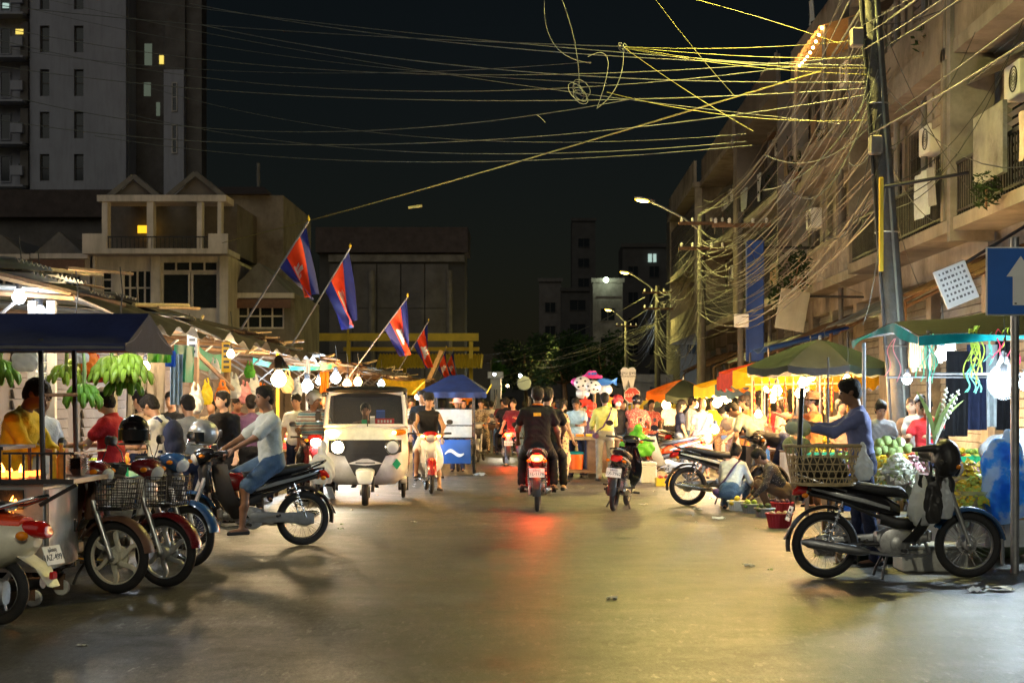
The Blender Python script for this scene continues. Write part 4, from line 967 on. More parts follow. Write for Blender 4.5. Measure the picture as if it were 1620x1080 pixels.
# creepers and balcony plants
def leaves(name, label, cat, pts, n, size, m, group=None, stems=None, parent=None, rs=1):
    q = random.Random(rs); b = MB()
    for _ in range(n):
        c, rad = q.choice(pts); v = V3((q.gauss(0,1), q.gauss(0,1), q.gauss(0,1))).normalized()*(q.random()**.4)
        p = V3(c)+V3((v.x*rad[0], v.y*rad[1], v.z*rad[2])); s = size*q.uniform(.6, 1.4)
        a = V3((q.uniform(-1,1), q.uniform(-1,1), q.uniform(-.7,.5))).normalized()*s; t_ = a.orthogonal().normalized()*s*.4
        b.add([p-a*.5, p+t_*.5-a*.05, p+a*.5, p-t_*.5-a*.05], [(0,1,2,3)])
    if parent is not None: return b.build(name, m, parent)
    t = thing(name, label, cat, tuple(pts[0][0]), 0, group); b.xform(Matrix.Translation(-V3(pts[0][0]))); b.build('foliage', m, t)
    s = MB(); 
    for c, rad in pts: s.tube([V3((pts[0][0][0], pts[0][0][1], pts[0][0][2]-pts[0][1][2]))-V3(pts[0][0]), V3(c)-V3(pts[0][0])], .02, 5)
    s.build('stems', 'wood', t); return t
p_ = lambda px, py, Y: P(px, py, Y)
leaves('creeper', 'dark green creeper tumbling over balcony above tin awning', 'plant', [(p_(1250,440,36), (.5,.4,.6)), (p_(1265,410,36), (.3,.3,.4)), (p_(1232,470,36), (.3,.3,.35))], 500, .13, 'leaf_dark')
leaves('balcony_plant', 'bushy potted plant on dark balcony above the sign', 'plant', [(p_(1560,300,24), (.25,.3,.3))], 260, .1, 'leaf_dark', rs=4)
glow('halo_glow', (1,.62,.03), 5)
# ------------------------------------------------------------------ poles and street lamps
POLE = {}
def utility_pole(label, X, Y, h, r0, r1, lamp=None, lean=(0,0), arms=1, m='pole_concrete', name='utility_pole', lampm='street_light', grp='utility poles along the right pavement'):
    t = thing(name, label, 'pole', (X, Y, 0), 0, grp); POLE[Y] = (X, Y, h, lean)
    MB().tube([(lean[0]*q, lean[1]*q, h*q) for q in (0,.25,.5,.75,1)], [r0+(r1-r0)*q for q in (0,.25,.5,.75,1)], 12).build('pole_shaft', m, t, True)
    for i in range(arms):
        z = h-.35-i*.8; f = z/h; MB().box((lean[0]*f, lean[1]*f-r1-.04, z), (1.5,.08,.1)).build('cross_arm', 'rust_steel', t)
        for dx in (-.65,-.3,.3,.65): MB().lathe([(.02,0),(.05,.03),(.035,.06),(.05,.09),(.02,.14)], (lean[0]*f+dx, lean[1]*f-r1-.04, z+.05), 8).build('insulator', 'foam', t)
    if lamp:
        lx, lz, hz = lamp     # arm end relative to the pole, height where the arm leaves the pole
        MB().tube([(lean[0]*hz/h,0,hz),(lx*.35,0,hz+(lz-hz)*.45),(lx*.8,0,hz+(lz-hz)*.85),(lx,0,lz)], .035, 8).build('lamp_arm', 'steel', t, True)
        hd = MB().loft([((lx+.12,0,lz+.03),(0,.05,0),(0,0,.035)),((lx-.05,0,lz+.06),(0,.12,0),(0,0,.06)),((lx-.4,0,lz+.12),(0,.14,0),(0,0,.06)),((lx-.55,0,lz+.14),(0,.07,0),(0,0,.03))], 12, 2.6).build('lamp_head', 'steel', t, True)
        MB().torus((0,0,0), .2, .022, 'Z', 24, 6).xform(Matrix.Translation((lx-.28,0,lz+.055))@Matrix.Rotation(R(8),4,'Y')@Matrix.Diagonal((1.15,.68,1,1))).build('lamp_halo', 'halo_glow', hd, True)  # glowing ring added so the lens seems to have a yellow halo
        MB().loft([((lx-.10,0,lz+.015),(0,.085,0),(.02,0,.02)),((lx-.28,0,lz+.025),(0,.11,0),(0,0,.04)),((lx-.47,0,lz+.07),(0,.075,0),(0,0,.03))], 12, 2.2).build('lamp_lens', lampm, hd, True)
    return t
utility_pole('thick leaning concrete pole wrapped in cables between the market stalls', 5.2, 22, 8.6, .17, .13, (-1.7, 8.05, 7.9), (-.62, 0), 2)
utility_pole('concrete pole carrying the tallest visible lit street lamp', 5.25, 50, 7.6, .16, .12, (-1.6, 7.95, 7.0), (0, 0), 2)
utility_pole('concrete pole with the second lit street lamp and drooping cables', 6.0, 78, 7.4, .16, .12, (-1.35, 8.0, 7.0), (0, 0), 2)
utility_pole('distant pole with the small third lit street lamp', 6.1, 107, 7.2, .16, .12, (-.95, 7.9, 7.0), (0, 0), 1)
utility_pole('distant pole with twin glowing lamps beside the trees', 4.3, 150, 7.6, .16, .12, (-1.2, 7.8, 7.2), (0, 0), 1)
utility_pole('pole with a white street lamp at the open end of the road', 5.2, -6, 8.4, .16, .12, (-1.7, 8.0, 7.4), (0, 0), 1, lampm='street_white')
utility_pole('slim pole with a white meter box by blue panel', 5.2, 40, 6.4, .09, .07, None, (0, 0), 1)
MB().box((0,-.14,3.62), (.36,.18,.34), bev=.02).build('meter_box', 'sign_white', [o for o in C.objects if o.get('label', '').startswith('slim pole')][0])
# things strapped on the leaning pole
pl = [o for o in C.objects if o.get('label', '').startswith('thick leaning')][0]
for z, dx in ((5.1, -.36), (6.6, -.62)): MB().box((dx-.12, -.16, z), (.18,.16,.26), bev=.02).build('junction_box', 'wall_tan', pl)
MB().tube([(-.62*(z/8.6)-.15, -.06, z) for z in (.5, 2, 4, 6, 8)], .025, 6).build('conduit', 'cable_dark', pl); MB().tube([(-.62*(z/8.6)+.04, -.15, z) for z in (.5, 2, 4, 6, 8)], .02, 6).build('conduit', 'cable', pl)
for z in (1.0, 2.3, 3.9, 5.7): MB().torus((-.62*z/8.6, 0, z), .175-.03*z/8.6, .012, 'Z', 20, 6).build('strap', 'steel', pl)
# ------------------------------------------------------------------ cables
def wire(a, b_, sag, r=.008, m='cable', lab=None, n=14, side=0, grp=None, name='overhead_cable'):
    a, b_ = V3(a), V3(b_); pts = []
    for i in range(n+1):
        u = i/n; p = a.lerp(b_, u); p.z -= sag*4*u*(1-u); p.x += side*4*u*(1-u); pts.append(p-a)
    return tag(MB().tube(pts, r, 5, False).build(name, m, None, True, tuple(a)), lab, 'cable', grp)
q = random.Random(11)
def pole_pt(Y, z): X, y, h, l = POLE[Y]; return V3((X+l[0]*z/h, Y, z))
for (Y0, Y1, n, zlo, zhi) in ((22, 50, 44, 4.4, 8.0), (50, 78, 36, 4.0, 7.2), (78, 107, 14, 4.6, 7.0), (107, 150, 8, 4.6, 7.0), (-6, 22, 12, 5.6, 8.2)):
    for i in range(n):
        z = q.uniform(zlo, zhi); a = pole_pt(Y0, z+q.uniform(-.2,.2))+V3((q.uniform(-.2,.2), -.15, 0)); b_ = pole_pt(Y1, min(zhi, z+q.uniform(-.9,.5)))+V3((q.uniform(-.2,.2), -.15, 0))
        lab = {22: 'sagging cable in the tangled bundle from leaning pole to tallest lamp pole', 50: 'drooping cable in the bundle between the first two lamp poles', 78: 'cable between second and third lamp poles', 107: 'far cable running toward the distant trees', -6: 'cable leaving leaning pole toward the white street lamp'}[Y0]
        wire(a, b_, q.uniform(.35, 1.7) if Y0 in (22, 50) else q.uniform(.2, .9), q.choice((.005,.008,.012)), q.choice(('cable','cable_dark','cable_dark')), lab, grp=lab)
# loose ends and loops hanging from the poles
for (Y, n) in ((22, 9), (50, 16), (78, 12)):
    for i in range(n):
        z = q.uniform(4.3, 7.0); a = pole_pt(Y, z)+V3((0,-.16,0)); dx, dz = q.uniform(-1.6, .5), q.uniform(-2.2, -.5); 
        wire(a, a+V3((dx, q.uniform(-.6,.6), dz)), q.uniform(.2,.9), .007, q.choice(('cable','cable_dark')), {22: 'loose cable loop hanging from leaning pole', 50: 'loose cable loop hanging from tallest lamp pole', 78: 'loose cable loop hanging from second lamp pole'}[Y], 10, grp='loose cables hanging from poles %d' % Y)
# cables from poles to the facades
for i in range(22):
    Y = q.choice((22, 22, 40, 50)); z = q.uniform(4.2, 6.6 if Y == 40 else 7.5); a = pole_pt(Y, z); wire(a, (7.7, Y+q.uniform(-3.5, 11), q.uniform(3.4, 9.5)), q.uniform(.1,.9), .007, q.choice(('cable','cable_dark')), 'service cable running from a roadside pole to shophouse facade', 10, grp='service cables')
# cables across the street
def pw(a, b_, Ya, Yb, sagpx, r=.008, m='cable', lab='', grp='cables crossing high over the street'):
    return wire(P(*a, Ya), P(*b_, Yb), sagpx*((Ya+Yb)/2)/F, r, m, lab, 24, grp=grp)
for a, b_, s in (((-60,2),(988,74),12), ((-60,30),(1370,88),58), ((60,-4),(1330,196),20), ((300,6),(1370,104),24), ((-60,130),(1005,156),66), ((240,140),(1180,212),44), ((200,180),(1180,224),40), ((150,215),(1190,230),34), ((-60,64),(935,98),34), ((-60,-14),(960,132),30), ((150,-10),(1200,100),10), ((-60,96),(1372,140),40), ((-60,180),(1372,150),62), ((320,40),(1372,130),30), ((-60,48),(1300,100),70)):
    pw(a, b_, 30, 22.2, s, q.choice((.0045,.006,.007)), 'cable', 'grey cable crossing high over the street to leaning pole')
for a, b_, s in (((985,74),(1372,62),8), ((985,74),(1372,92),6), ((985,74),(1372,108),10), ((985,76),(1372,118),8), ((985,74),(1192,208),4), ((1030,-10),(1162,152),4), ((1060,-10),(1330,70),-4), ((960,146),(1370,190),16)):
    pw(a, b_, 22.5, 21.9, s, .0042, 'cable_lamp_yellow', 'thin cable painted lamp yellow fanning out left of leaning pole', 'cables painted lamp yellow by the leaning pole')
pw((352,384),(1300,112), 52, 22, 6, .013, 'cable_lamp_yellow', 'single taut cable painted lamp yellow slanting from house up to leaning pole', None)
x, y, z = P(657, 327, 36); tag(MB().box((0,0,0),(.32,.05,.05),rot=Matrix.Rotation(R(-8),3,'Y')).build('cable_tag','cable_lamp_yellow',None,False,(x,y,z)), 'small yellow splice tag on the slanting lamp yellow cable', 'cable tag')
for a, b_, s in (((770,574),(1044,508),6), ((760,616),(1040,512),14), ((900,560),(1046,508),6), ((880,566),(1040,510),3), ((740,560),(1020,470),22), ((760,600),(1030,486),18), ((845,580),(950,556),8), ((850,570),(960,548),5)):
    pw(a, b_, 118, 78, s, .014, 'cable_lamp_yellow' if a[0] > 840 else 'cable', 'far cable crossing the street below the second lamp', 'far cables crossing the street')
# coils
def coil(px, py, Y, r, n, lab):
    b = MB(); qq = random.Random(px)
    for i in range(n):
        ax = V3((qq.uniform(-.5,.5), 1, qq.uniform(-.3,.3))).normalized(); u = ax.orthogonal().normalized(); v = ax.cross(u); rr = r*qq.uniform(.5,1.1); c = V3((qq.uniform(-r,r)*.5, 0, qq.uniform(-r,r)*.7))
        b.tube([c+(u*math.cos(k2*.45)*.6+v*math.sin(k2*.45))*rr for k2 in range(14)], .006, 4, closed=True)
    tag(b.build('cable_coil', 'cable', None, True, P(px, py, Y)), lab, 'cable coil')
coil(916, 150, 23, .14, 6, 'tangled loop of grey cable hanging above middle of the street'); coil(986, 76, 22.5, .07, 4, 'small knot where lamp yellow cables meet over the street')
for a, m_, c, l in (((862,-10),(852,92),(935,100),'long loose cable loop curving from above to the coil'), ((885,-10),(918,70),(916,140),'straight loose cable dropping onto the coil'), ((930,90),(985,60),(945,170),'arched loose cable right of the coil'), ((986,76),(990,140),(944,172),'loose cable sagging from the knot to coil'), ((848,182),(855,184),(862,194),'short frayed cable end hanging by itself')):
    A, B, D = V3(P(*a, 23)), V3(P(*m_, 23)), V3(P(*c, 23)); pts = [A*(1-u)**2+B*2*u*(1-u)+D*u*u-A for u in [i/14 for i in range(15)]]
    tag(MB().tube(pts, .006, 5, False).build('loose_cable', 'cable', None, True, tuple(A)), l, 'cable')
# ------------------------------------------------------------------ left background
def bxm(name, m, par, x0, x1, y0, y1, z0, z1): return MB().bx(x0, x1, y0, y1, z0, z1).build(name, m, par)
def fwin(par, x0, x1, z0, z1, y, nx=2, nz=2, pane='dark_glass', frame='wall_house', name='window'):
    b = MB(); t = .07; b.bx(x0,x0+t,y-.06,y+.02,z0,z1).bx(x1-t,x1,y-.06,y+.02,z0,z1).bx(x0+t,x1-t,y-.06,y+.02,z0,z0+t).bx(x0+t,x1-t,y-.06,y+.02,z1-t,z1)
    for i in range(1,nx): q_ = x0+(x1-x0)*i/nx; b.bx(q_-.03,q_+.03,y-.05,y+.02,z0+t,z1-t)
    for i in range(1,nz): q_ = z0+(z1-z0)*i/nz; b.bx(x0+t,x1-t,y-.045,y+.02,q_-.03,q_+.03)
    w2 = b.build(name, frame, par); MB().bx(x0+.01,x1-.01,y+.03,y+.05,z0+.01,z1-.01).build('pane', pane, w2); return w2
def wallx(b, x0, x1, z0, z1, ops, ya, yb):
    ops = sorted(ops); cur = x0
    for a, c, e, f in ops:
        if a > cur+1e-4: b.bx(cur, a, ya, yb, z0, z1)
        if e > z0+1e-4: b.bx(a, c, ya, yb, z0, e)
        if f < z1-1e-4: b.bx(a, c, ya, yb, f, z1)
        cur = c
    if cur < x1-1e-4: b.bx(cur, x1, ya, yb, z0, z1)
def gable(b, x0, x1, zb, za, y0, y1, ov=.15):
    xm = (x0+x1)/2; b.prism([(x0-ov,zb),(x1+ov,zb),(xm,za)], 'Y', y0, y1)
hx = lambda px, Y: (px-VX)*Y/F
hz = lambda py, Y: CH-(py-VY)*Y/F
Y = 60.0
t = thing('townhouse', 'two gabled cream townhouse with open upper balcony and amber glowing plate', 'building', (hx(258,Y), Y, 0)); O = V3((hx(258,Y), Y, 0))
X_ = lambda px: hx(px,Y)-O.x
Z_ = lambda py: hz(py,Y)
b = MB(); ops = [(X_(160),X_(178),Z_(470),Z_(428)), (X_(193),X_(240),Z_(484),Z_(426)), (X_(255),X_(345),Z_(490),Z_(412))]
wallx(b, X_(148), X_(362), 0, Z_(405), ops, 0, .3); b.bx(X_(148), X_(362), .31, 8, 0, Z_(405)); b.build('wall', 'wall_house', t)
fwin(t, *ops[0], .12, 1, 3); fwin(t, *ops[1], .12, 4, 2); fwin(t, X_(255), X_(345), Z_(430), Z_(412), .12, 4, 1, name='transom_window'); fwin(t, X_(255), X_(300), Z_(490), Z_(431), .12, 1, 1); fwin(t, X_(302), X_(345), Z_(490), Z_(431), .12, 1, 1)
for a, c in ((148,152),(240,255),(348,362)): bxm('pilaster', 'wall_house', t, X_(a), X_(c), -.12, -.002, 0, Z_(405))
bxm('balcony_slab', 'wall_house', t, X_(142), X_(368), -1.0, 1.5, Z_(405), Z_(397))
for a, c in ((142,180),(338,368)): bxm('parapet', 'wall_house', t, X_(a), X_(c), -1.0, -.85, Z_(397)+.002, Z_(374))
b = MB()
for i in range(24): x = X_(182)+(X_(338)-X_(182))*i/23; b.bx(x-.015, x+.015, -.95, -.92, Z_(397), Z_(380))
b.bx(X_(181), X_(337), -.97, -.90, Z_(380), Z_(378)); b.build('railing', 'dark_steel', t)
for a, c in ((172,181),(242,252),(320,328),(352,358)): bxm('column', 'wall_house', t, X_(a), X_(c), -.95, -.5, Z_(397)+.004, Z_(324))
bxm('lintel', 'wall_house', t, X_(165), X_(366), -1.02, .5, Z_(324), Z_(314))
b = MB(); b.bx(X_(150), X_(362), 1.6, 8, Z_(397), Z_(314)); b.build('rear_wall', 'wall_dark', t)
bxm('glowing_plate', 'lit_orange', t, X_(205), X_(231), 1.2, 1.3, Z_(363), Z_(351))  # orange glow put into the plate's own material
for a, c, pk in ((188,250,288),(280,352,283)):
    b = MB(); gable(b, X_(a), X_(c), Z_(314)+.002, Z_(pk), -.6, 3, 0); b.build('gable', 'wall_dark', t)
    b = MB(); xm = (X_(a)+X_(c))/2
    for x0 in (X_(a)-.2, X_(c)+.2): b.tube([(x0,-.72,Z_(314)-.02),(xm,-.72,Z_(pk)+.12)], .13, 4)
    b.build('gable_rafter', 'wall_grey', t)
b = MB(); b.bx(X_(200), X_(408), 6, 14, 0, Z_(276)); b.build('rear_block', 'wall_tan', t)
b = MB(); b.loft([((X_(303),10,Z_(276)),(4.4,0,0),(0,5,0)),((X_(303),10,Z_(240)),(1.6,0,0),(0,1.2,0))], 4, 2); r_ = MB(); x0, x1, zz = X_(225), X_(385), Z_(276)+.01
r_.add([(x0,5.6,zz),(x1,5.6,zz),(x1,14.4,zz),(x0,14.4,zz),(X_(270),10,Z_(238)),(X_(345),10,Z_(238))], [(0,1,5,4),(1,2,5),(2,3,4,5),(3,0,4),(3,2,1,0)]); r_.build('hip_roof', 'roof_tile', t)
MB().tube([(X_(335),10,Z_(250)),(X_(335),10,Z_(195))], .08, 6).build('chimney_pipe', 'wall_grey', t)
def rowhouse(lab, a, c, eave, apex, base, Yd, wm='wall_house', opn=True, roofm='wall_grey'):
    t = thing('row_house', lab, 'building', (hx((a+c)/2,Yd), Yd, 0), 0, 'small gabled houses behind the left stalls'); X2 = lambda p: hx(p,Yd)-hx((a+c)/2,Yd); Z2 = lambda p: hz(p,Yd)
    ops = [(X2(a+.15*(c-a)), X2(c-.15*(c-a)), Z2(base), Z2(eave+.28*(base-eave)))] if opn else []
    b = MB(); wallx(b, X2(a), X2(c), 0, Z2(eave), ops, 0, .3); b.bx(X2(a), X2(c), .4, 7, 0, Z2(eave)-.01); b.build('wall', wm, t)
    for o_ in ops: fwin(t, *o_, .12, 4, 2)
    b = MB(); gable(b, X2(a+6), X2(c-6), Z2(eave)+.003, Z2(apex), -.3, 7, 0); b.build('gable', roofm, t)
    bxm('eave_beam', 'wall_house', t, X2(a), X2(c), -.3, -.002, Z2(eave+8), Z2(eave)); bxm('eave_board', 'brown_paint', t, X2(a+4), X2(c-4), -.36, -.302, Z2(eave+24), Z2(eave+10))
rowhouse('small pale gabled house adjoining the cream townhouse', 52, 142, 402, 368, 455, 60); rowhouse('small pale gabled house second along from cream townhouse', -40, 50, 403, 372, 455, 60); rowhouse('small house with pale gable and dark open front right of townhouse', 356, 466, 464, 416, 520, 62, 'wall_tan')
t = thing('dark_hall', 'long dark roofed hall below the apartment tower', 'building', (hx(70,80), 80, 0)); bxm('wall', 'wall_dark', t, -9, 6.2, 0, 8, 0, hz(345,80)); b = MB(); b.prism([(-9.5,hz(345,80)),(6.6,hz(345,80)),(5.8,hz(302,80)),(-8.5,hz(302,80))], 'Y', -.5, 8.5); b.build('roof', 'roof_tile', t)
for i in range(6): fwin(t, -8+i*2.3, -6.6+i*2.3, 6.5, 8.3, -.04, 2, 2, frame='wall_dark')
# apartment tower
Y = 117.0; t = thing('apartment_tower', 'tall grey apartment tower with columns of narrow windows, a few lit', 'building', (hx(100,Y), Y, 0)); X_ = lambda p: hx(p,Y)-hx(100,Y); Z_ = lambda p: hz(p,Y)
zs = [Z_(y_) for y_ in (265,198,131,62,-6,-74)]
b = MB(); cols = ((63,78),(117,132))
ops0 = []
b2_ = MB(); prev = X_(47)
for a, c in cols: b.bx(prev, X_(a), 0, .6, 0, 48); prev = X_(c)
b.bx(prev, X_(199), 0, .6, 0, 48)
for a, c in cols:
    zc = 0
    for z in zs: b.bx(X_(a), X_(c), 0, .6, zc, z-1.0); zc = z+1.0
    b.bx(X_(a), X_(c), 0, .6, zc, 48)
b.bx(X_(-160), X_(46), .8, 12, 0, 48).bx(X_(46)+.05, X_(199), .9, 12, 0, 47.9); b.build('wall', 'wall_tower', t)
for a, c in cols:
    for z in zs: fwin(t, X_(a), X_(c), z-1.0, z+1.0, .3, 1, 2, frame='wall_dark')
for i, z in enumerate(zs):
    MB().bx(X_(-20), X_(42), -.9, .78, z-1.55, z-1.4).build('balcony_slab', 'wall_tower', t); fwin(t, X_(-5), X_(12), z-1.0, z+1.0, .72, 1, 1, frame='wall_tower'); MB().box((X_(30), -.4, z-.3), (.9,.5,.7)).build('air_conditioner', 'wall_tower', t)
    MB().bx(X_(34), X_(46), -.3, .76, z-1.39, z+1.2).build('service_shaft', 'wall_dark', t)
    MB().bx(X_(24), X_(38), .70, .76, z+.0, z+.4).build('kitchen_vent', 'dark_glass', t)
MB().bx(X_(27), X_(39), -.34, -.31, Z_(56), Z_(48)).build('lit_window', 'lit_yellow', t); MB().bx(X_(0), X_(10), .55, .6, Z_(10), Z_(2)).build('lit_window', 'lit_window', t)
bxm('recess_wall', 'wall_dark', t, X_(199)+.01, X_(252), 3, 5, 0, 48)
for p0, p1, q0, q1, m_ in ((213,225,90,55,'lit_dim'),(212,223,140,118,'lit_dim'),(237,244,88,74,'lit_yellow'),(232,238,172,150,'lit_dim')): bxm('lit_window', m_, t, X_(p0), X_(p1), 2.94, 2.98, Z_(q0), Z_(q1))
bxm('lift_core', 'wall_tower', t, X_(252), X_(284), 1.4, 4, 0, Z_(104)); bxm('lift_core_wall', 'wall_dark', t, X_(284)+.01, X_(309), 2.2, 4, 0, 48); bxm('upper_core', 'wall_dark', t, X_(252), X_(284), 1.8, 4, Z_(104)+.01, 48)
for z in (hz(148,Y), hz(215,Y)): fwin(t, X_(265), X_(274), z-1.1, z+1.1, 1.36, 1, 2, frame='wall_house')
# brown hall and yellow canopy across the street end
t = thing('market_hall', 'large dim brown market hall wall beyond the yellow canopy', 'building', (hx(610,112), 112, 0)); 
for i in range(5):
    for j in range(3): x0 = hx(520+i*38,112)-hx(610,112); MB().bx(x0+.04, x0+1.68, 0, .2, 2+j*3.2, 5.15+j*3.2).build('wall_panel', 'wall_dark', t)
bxm('wall', 'wall_far', t, hx(505,112)-hx(610,112), hx(735,112)-hx(610,112), .21, 4, 0, hz(400,112)); bxm('roof', 'roof_tile', t, hx(500,112)-hx(610,112), hx(740,112)-hx(610,112), -.3, 4.5, hz(400,112)+.01, hz(360,112)); bxm('beam', 'wall_tan', t, hx(520,112)-hx(610,112), hx(735,112)-hx(610,112), -.15, -.002, 11.7, 12.2)
for px_ in (590, 712): MB().tube([(hx(px_,112)-hx(610,112), -1.0, 0),(hx(px_,112)-hx(610,112), -1.0, 11)], .22, 8).build('column', 'wall_tan', t)
t = thing('yellow_canopy', 'long yellow painted market canopy with corrugated yellow roof', 'canopy', (hx(600,98), 98, 0)); X_ = lambda p: hx(p,98)-hx(600,98); Z_ = lambda p: hz(p,98)
bxm('beam', 'paint_yellow', t, X_(462), X_(757), 0, .3, Z_(539), Z_(527)); bxm('beam', 'paint_yellow', t, X_(540), X_(757), 1, 1.3, Z_(554), Z_(548))
MB().sheet(lambda u, v: (X_(598)+(X_(764)-X_(598))*u, -1.5+2.4*v, Z_(582)+(Z_(559)-Z_(582))*v+.05*math.sin(u*200)), 120, 2, .03).build('roof_sheet', 'paint_yellow', t)
for p in (470, 551, 640, 745): bxm('post', 'paint_yellow', t, X_(p)-.12, X_(p)+.12, .05, .25, 0, Z_(540))
MB().tube([(X_(552),-.5,Z_(545)),(X_(552),-.5,Z_(497))], .07, 6).build('mast', 'paint_yellow', t)
# street end: walls, low buildings, lit house, far towers, trees
glow('lit_porch', (.8,1,.75), 14)
def far_block(lab, a, c, top, Yd, m, wins=0, lit=None, base=640, d=10, roof=None):
    t = thing('far_building', lab, 'building', (hx((a+c)/2,Yd), Yd, 0), 0, 'dim buildings at the street end'); X2 = lambda p: hx(p,Yd)-hx((a+c)/2,Yd); z1 = hz(top,Yd)
    bxm('wall', m, t, X2(a), X2(c), 0, d, 0, z1); w2 = X2(c)-X2(a); bxm('cornice', m, t, X2(a)-.2, X2(c)+.2, -.25, -.002, z1-.5, z1)
    nf = max(1, int(z1/3.3)); n = max(1, int(w2/2.6))
    for f in range(nf):
        for i in range(n):
            x0 = X2(a)+w2*(i+.25)/n; fwin(t, x0, x0+w2/n*.5, f*3.3+1.2, f*3.3+2.7, -.05, 2, 1, frame=m)
    if roof: bxm('roof', roof, t, X2(a)-.5, X2(c)+.5, -.6, d+.5, z1+.01, z1+.6)
    return t, X2
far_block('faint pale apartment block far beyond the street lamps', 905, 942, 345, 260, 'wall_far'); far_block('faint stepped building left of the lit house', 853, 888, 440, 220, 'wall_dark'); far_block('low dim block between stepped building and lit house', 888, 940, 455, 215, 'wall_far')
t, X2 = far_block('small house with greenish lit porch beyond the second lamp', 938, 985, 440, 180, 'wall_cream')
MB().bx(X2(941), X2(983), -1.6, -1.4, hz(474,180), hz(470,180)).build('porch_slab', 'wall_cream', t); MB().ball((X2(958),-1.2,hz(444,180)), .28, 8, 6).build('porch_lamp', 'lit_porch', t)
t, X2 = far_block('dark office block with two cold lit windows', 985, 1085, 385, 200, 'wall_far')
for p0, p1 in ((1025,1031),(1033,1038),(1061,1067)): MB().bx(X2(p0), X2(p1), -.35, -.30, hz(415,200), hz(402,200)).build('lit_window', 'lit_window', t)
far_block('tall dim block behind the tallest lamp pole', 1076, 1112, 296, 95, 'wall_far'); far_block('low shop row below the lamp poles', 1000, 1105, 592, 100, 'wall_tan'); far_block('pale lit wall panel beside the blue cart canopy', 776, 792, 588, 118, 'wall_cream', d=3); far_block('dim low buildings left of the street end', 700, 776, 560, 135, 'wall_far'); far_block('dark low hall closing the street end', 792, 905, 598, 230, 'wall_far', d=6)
def tree(lab, X, Yd, h, cr, n, m='leaf_dark', rs=1, size=.42):
    q_ = random.Random(rs); t = thing('street_tree', lab, 'tree', (X, Yd, 0), 0, 'trees at the street end'); b = MB(); b.tube([(0,0,0),(.1,0,h*.3),(-.1,.1,h*.6),(0,0,h*.85)], [.28,.22,.15,.06], 8)
    pts = []
    for i in range(13):
        a = q_.uniform(0, 6.28); rr = cr*q_.uniform(.2,.85); c = (rr*math.cos(a), rr*math.sin(a), h*q_.uniform(.5,1.0)); pts.append((c, (cr*.38,cr*.38,cr*.3))); b.tube([(0,0,h*.45),(c[0]*.5,c[1]*.5,h*.45+(c[2]-h*.45)*.4),c], [.1,.06,.02], 5)
    b.build('trunk', 'wood', t); leaves('crown', None, None, pts, n, size, m, parent=t, rs=rs)
tree('dark leafy tree right of the street end under the lamps', 2.2, 128, 7.0, 3.0, 2600, 'leaf_dark', 3); tree('broad dark tree over the middle of street end', -1.2, 150, 7.5, 3.6, 2600, 'leaf_dark', 5); tree('dark tree behind the balloons and tooth sign', 5.2, 120, 6.5, 2.6, 2000, 'leaf_dark', 8); tree('low bushy tree left of the street end', -4.2, 140, 5.4, 2.4, 1600, 'leaf', 9)
# distant small lamps
for px_, py_, Yd, r_, m_, lab in ((823,594,125,.13,'bulb_dim','small round lamp glowing under the trees'), (782,592,116,.1,'bulb_dim','wall lamp glowing on pale panel'), (803,610,120,.1,'bulb_soft','faint distant bulb beside the wall panel'), (1090,612,90,.12,'bulb_white','cold tube light under far shop awning')):
    x, y, z = P(px_, py_, Yd); t = thing('wall_lamp', lab, 'lamp', (x, y, z)); MB().ball((0,0,0), r_, 10, 7).build('globe', m_, t, True); MB().tube([(0,.05,0),(0,.3,.1),(0,1.5,.1)], .03, 6).build('bracket', 'dark_steel', t)
x, y, z = P(829, 606, 110); t = thing('round_sign', 'round white sign board hanging under the trees', 'sign', (x, y, 0)); MB().lathe([(.45,-.03),(.5,0),(.45,.03)], (0,0,z), 20, 'Y').build('disc', 'sign_white', t); MB().tube([(0,.1,0),(0,.1,z+.5)], .05, 6).build('post', 'dark_steel', t)
# ------------------------------------------------------------------ small goods builders
def bag(label, loc, w_, h_, m, d=None, rz=0, name='plastic_bag', group=None, hang=True, rs=0, knob=.2):
    """soft bag hanging with a gathered top; loc = bottom centre"""
    q_ = random.Random(rs+int(abs(loc[0]*100)+abs(loc[1]*50))); d = d or w_*.6; s_ = SDF(w_*.18)
    s_.ell((0,0,h_*.34), (w_*.5, d*.5, h_*.35)); s_.ell((q_.uniform(-.1,.1)*w_,0,h_*.22), (w_*.42, d*.48, h_*.24))
    if hang:
        for sx in (1,-1): s_.cap((sx*w_*.2,0,h_*.62), (sx*w_*.12,0,h_*.98), w_*.13, w_*.05)
    else: s_.cap((0,0,h_*.6), (q_.uniform(-.1,.1)*w_,0,h_*.98), w_*.2, w_*.1)
    f1 = q_.uniform(0,6); s_.wr = lambda X: .05*w_*np.sin(X[...,0]*22/w_*.5+f1+X[...,2]*9/h_)*np.sin(X[...,1]*16/w_+X[...,2]*14/h_)
    s_.plane((0,0,.0), (0,0,-1))
    o = put(name, s_.mesh(max(.008, w_/22), name), m, None, loc, (0,0,rz)); return tag(o, label, 'bag', group)
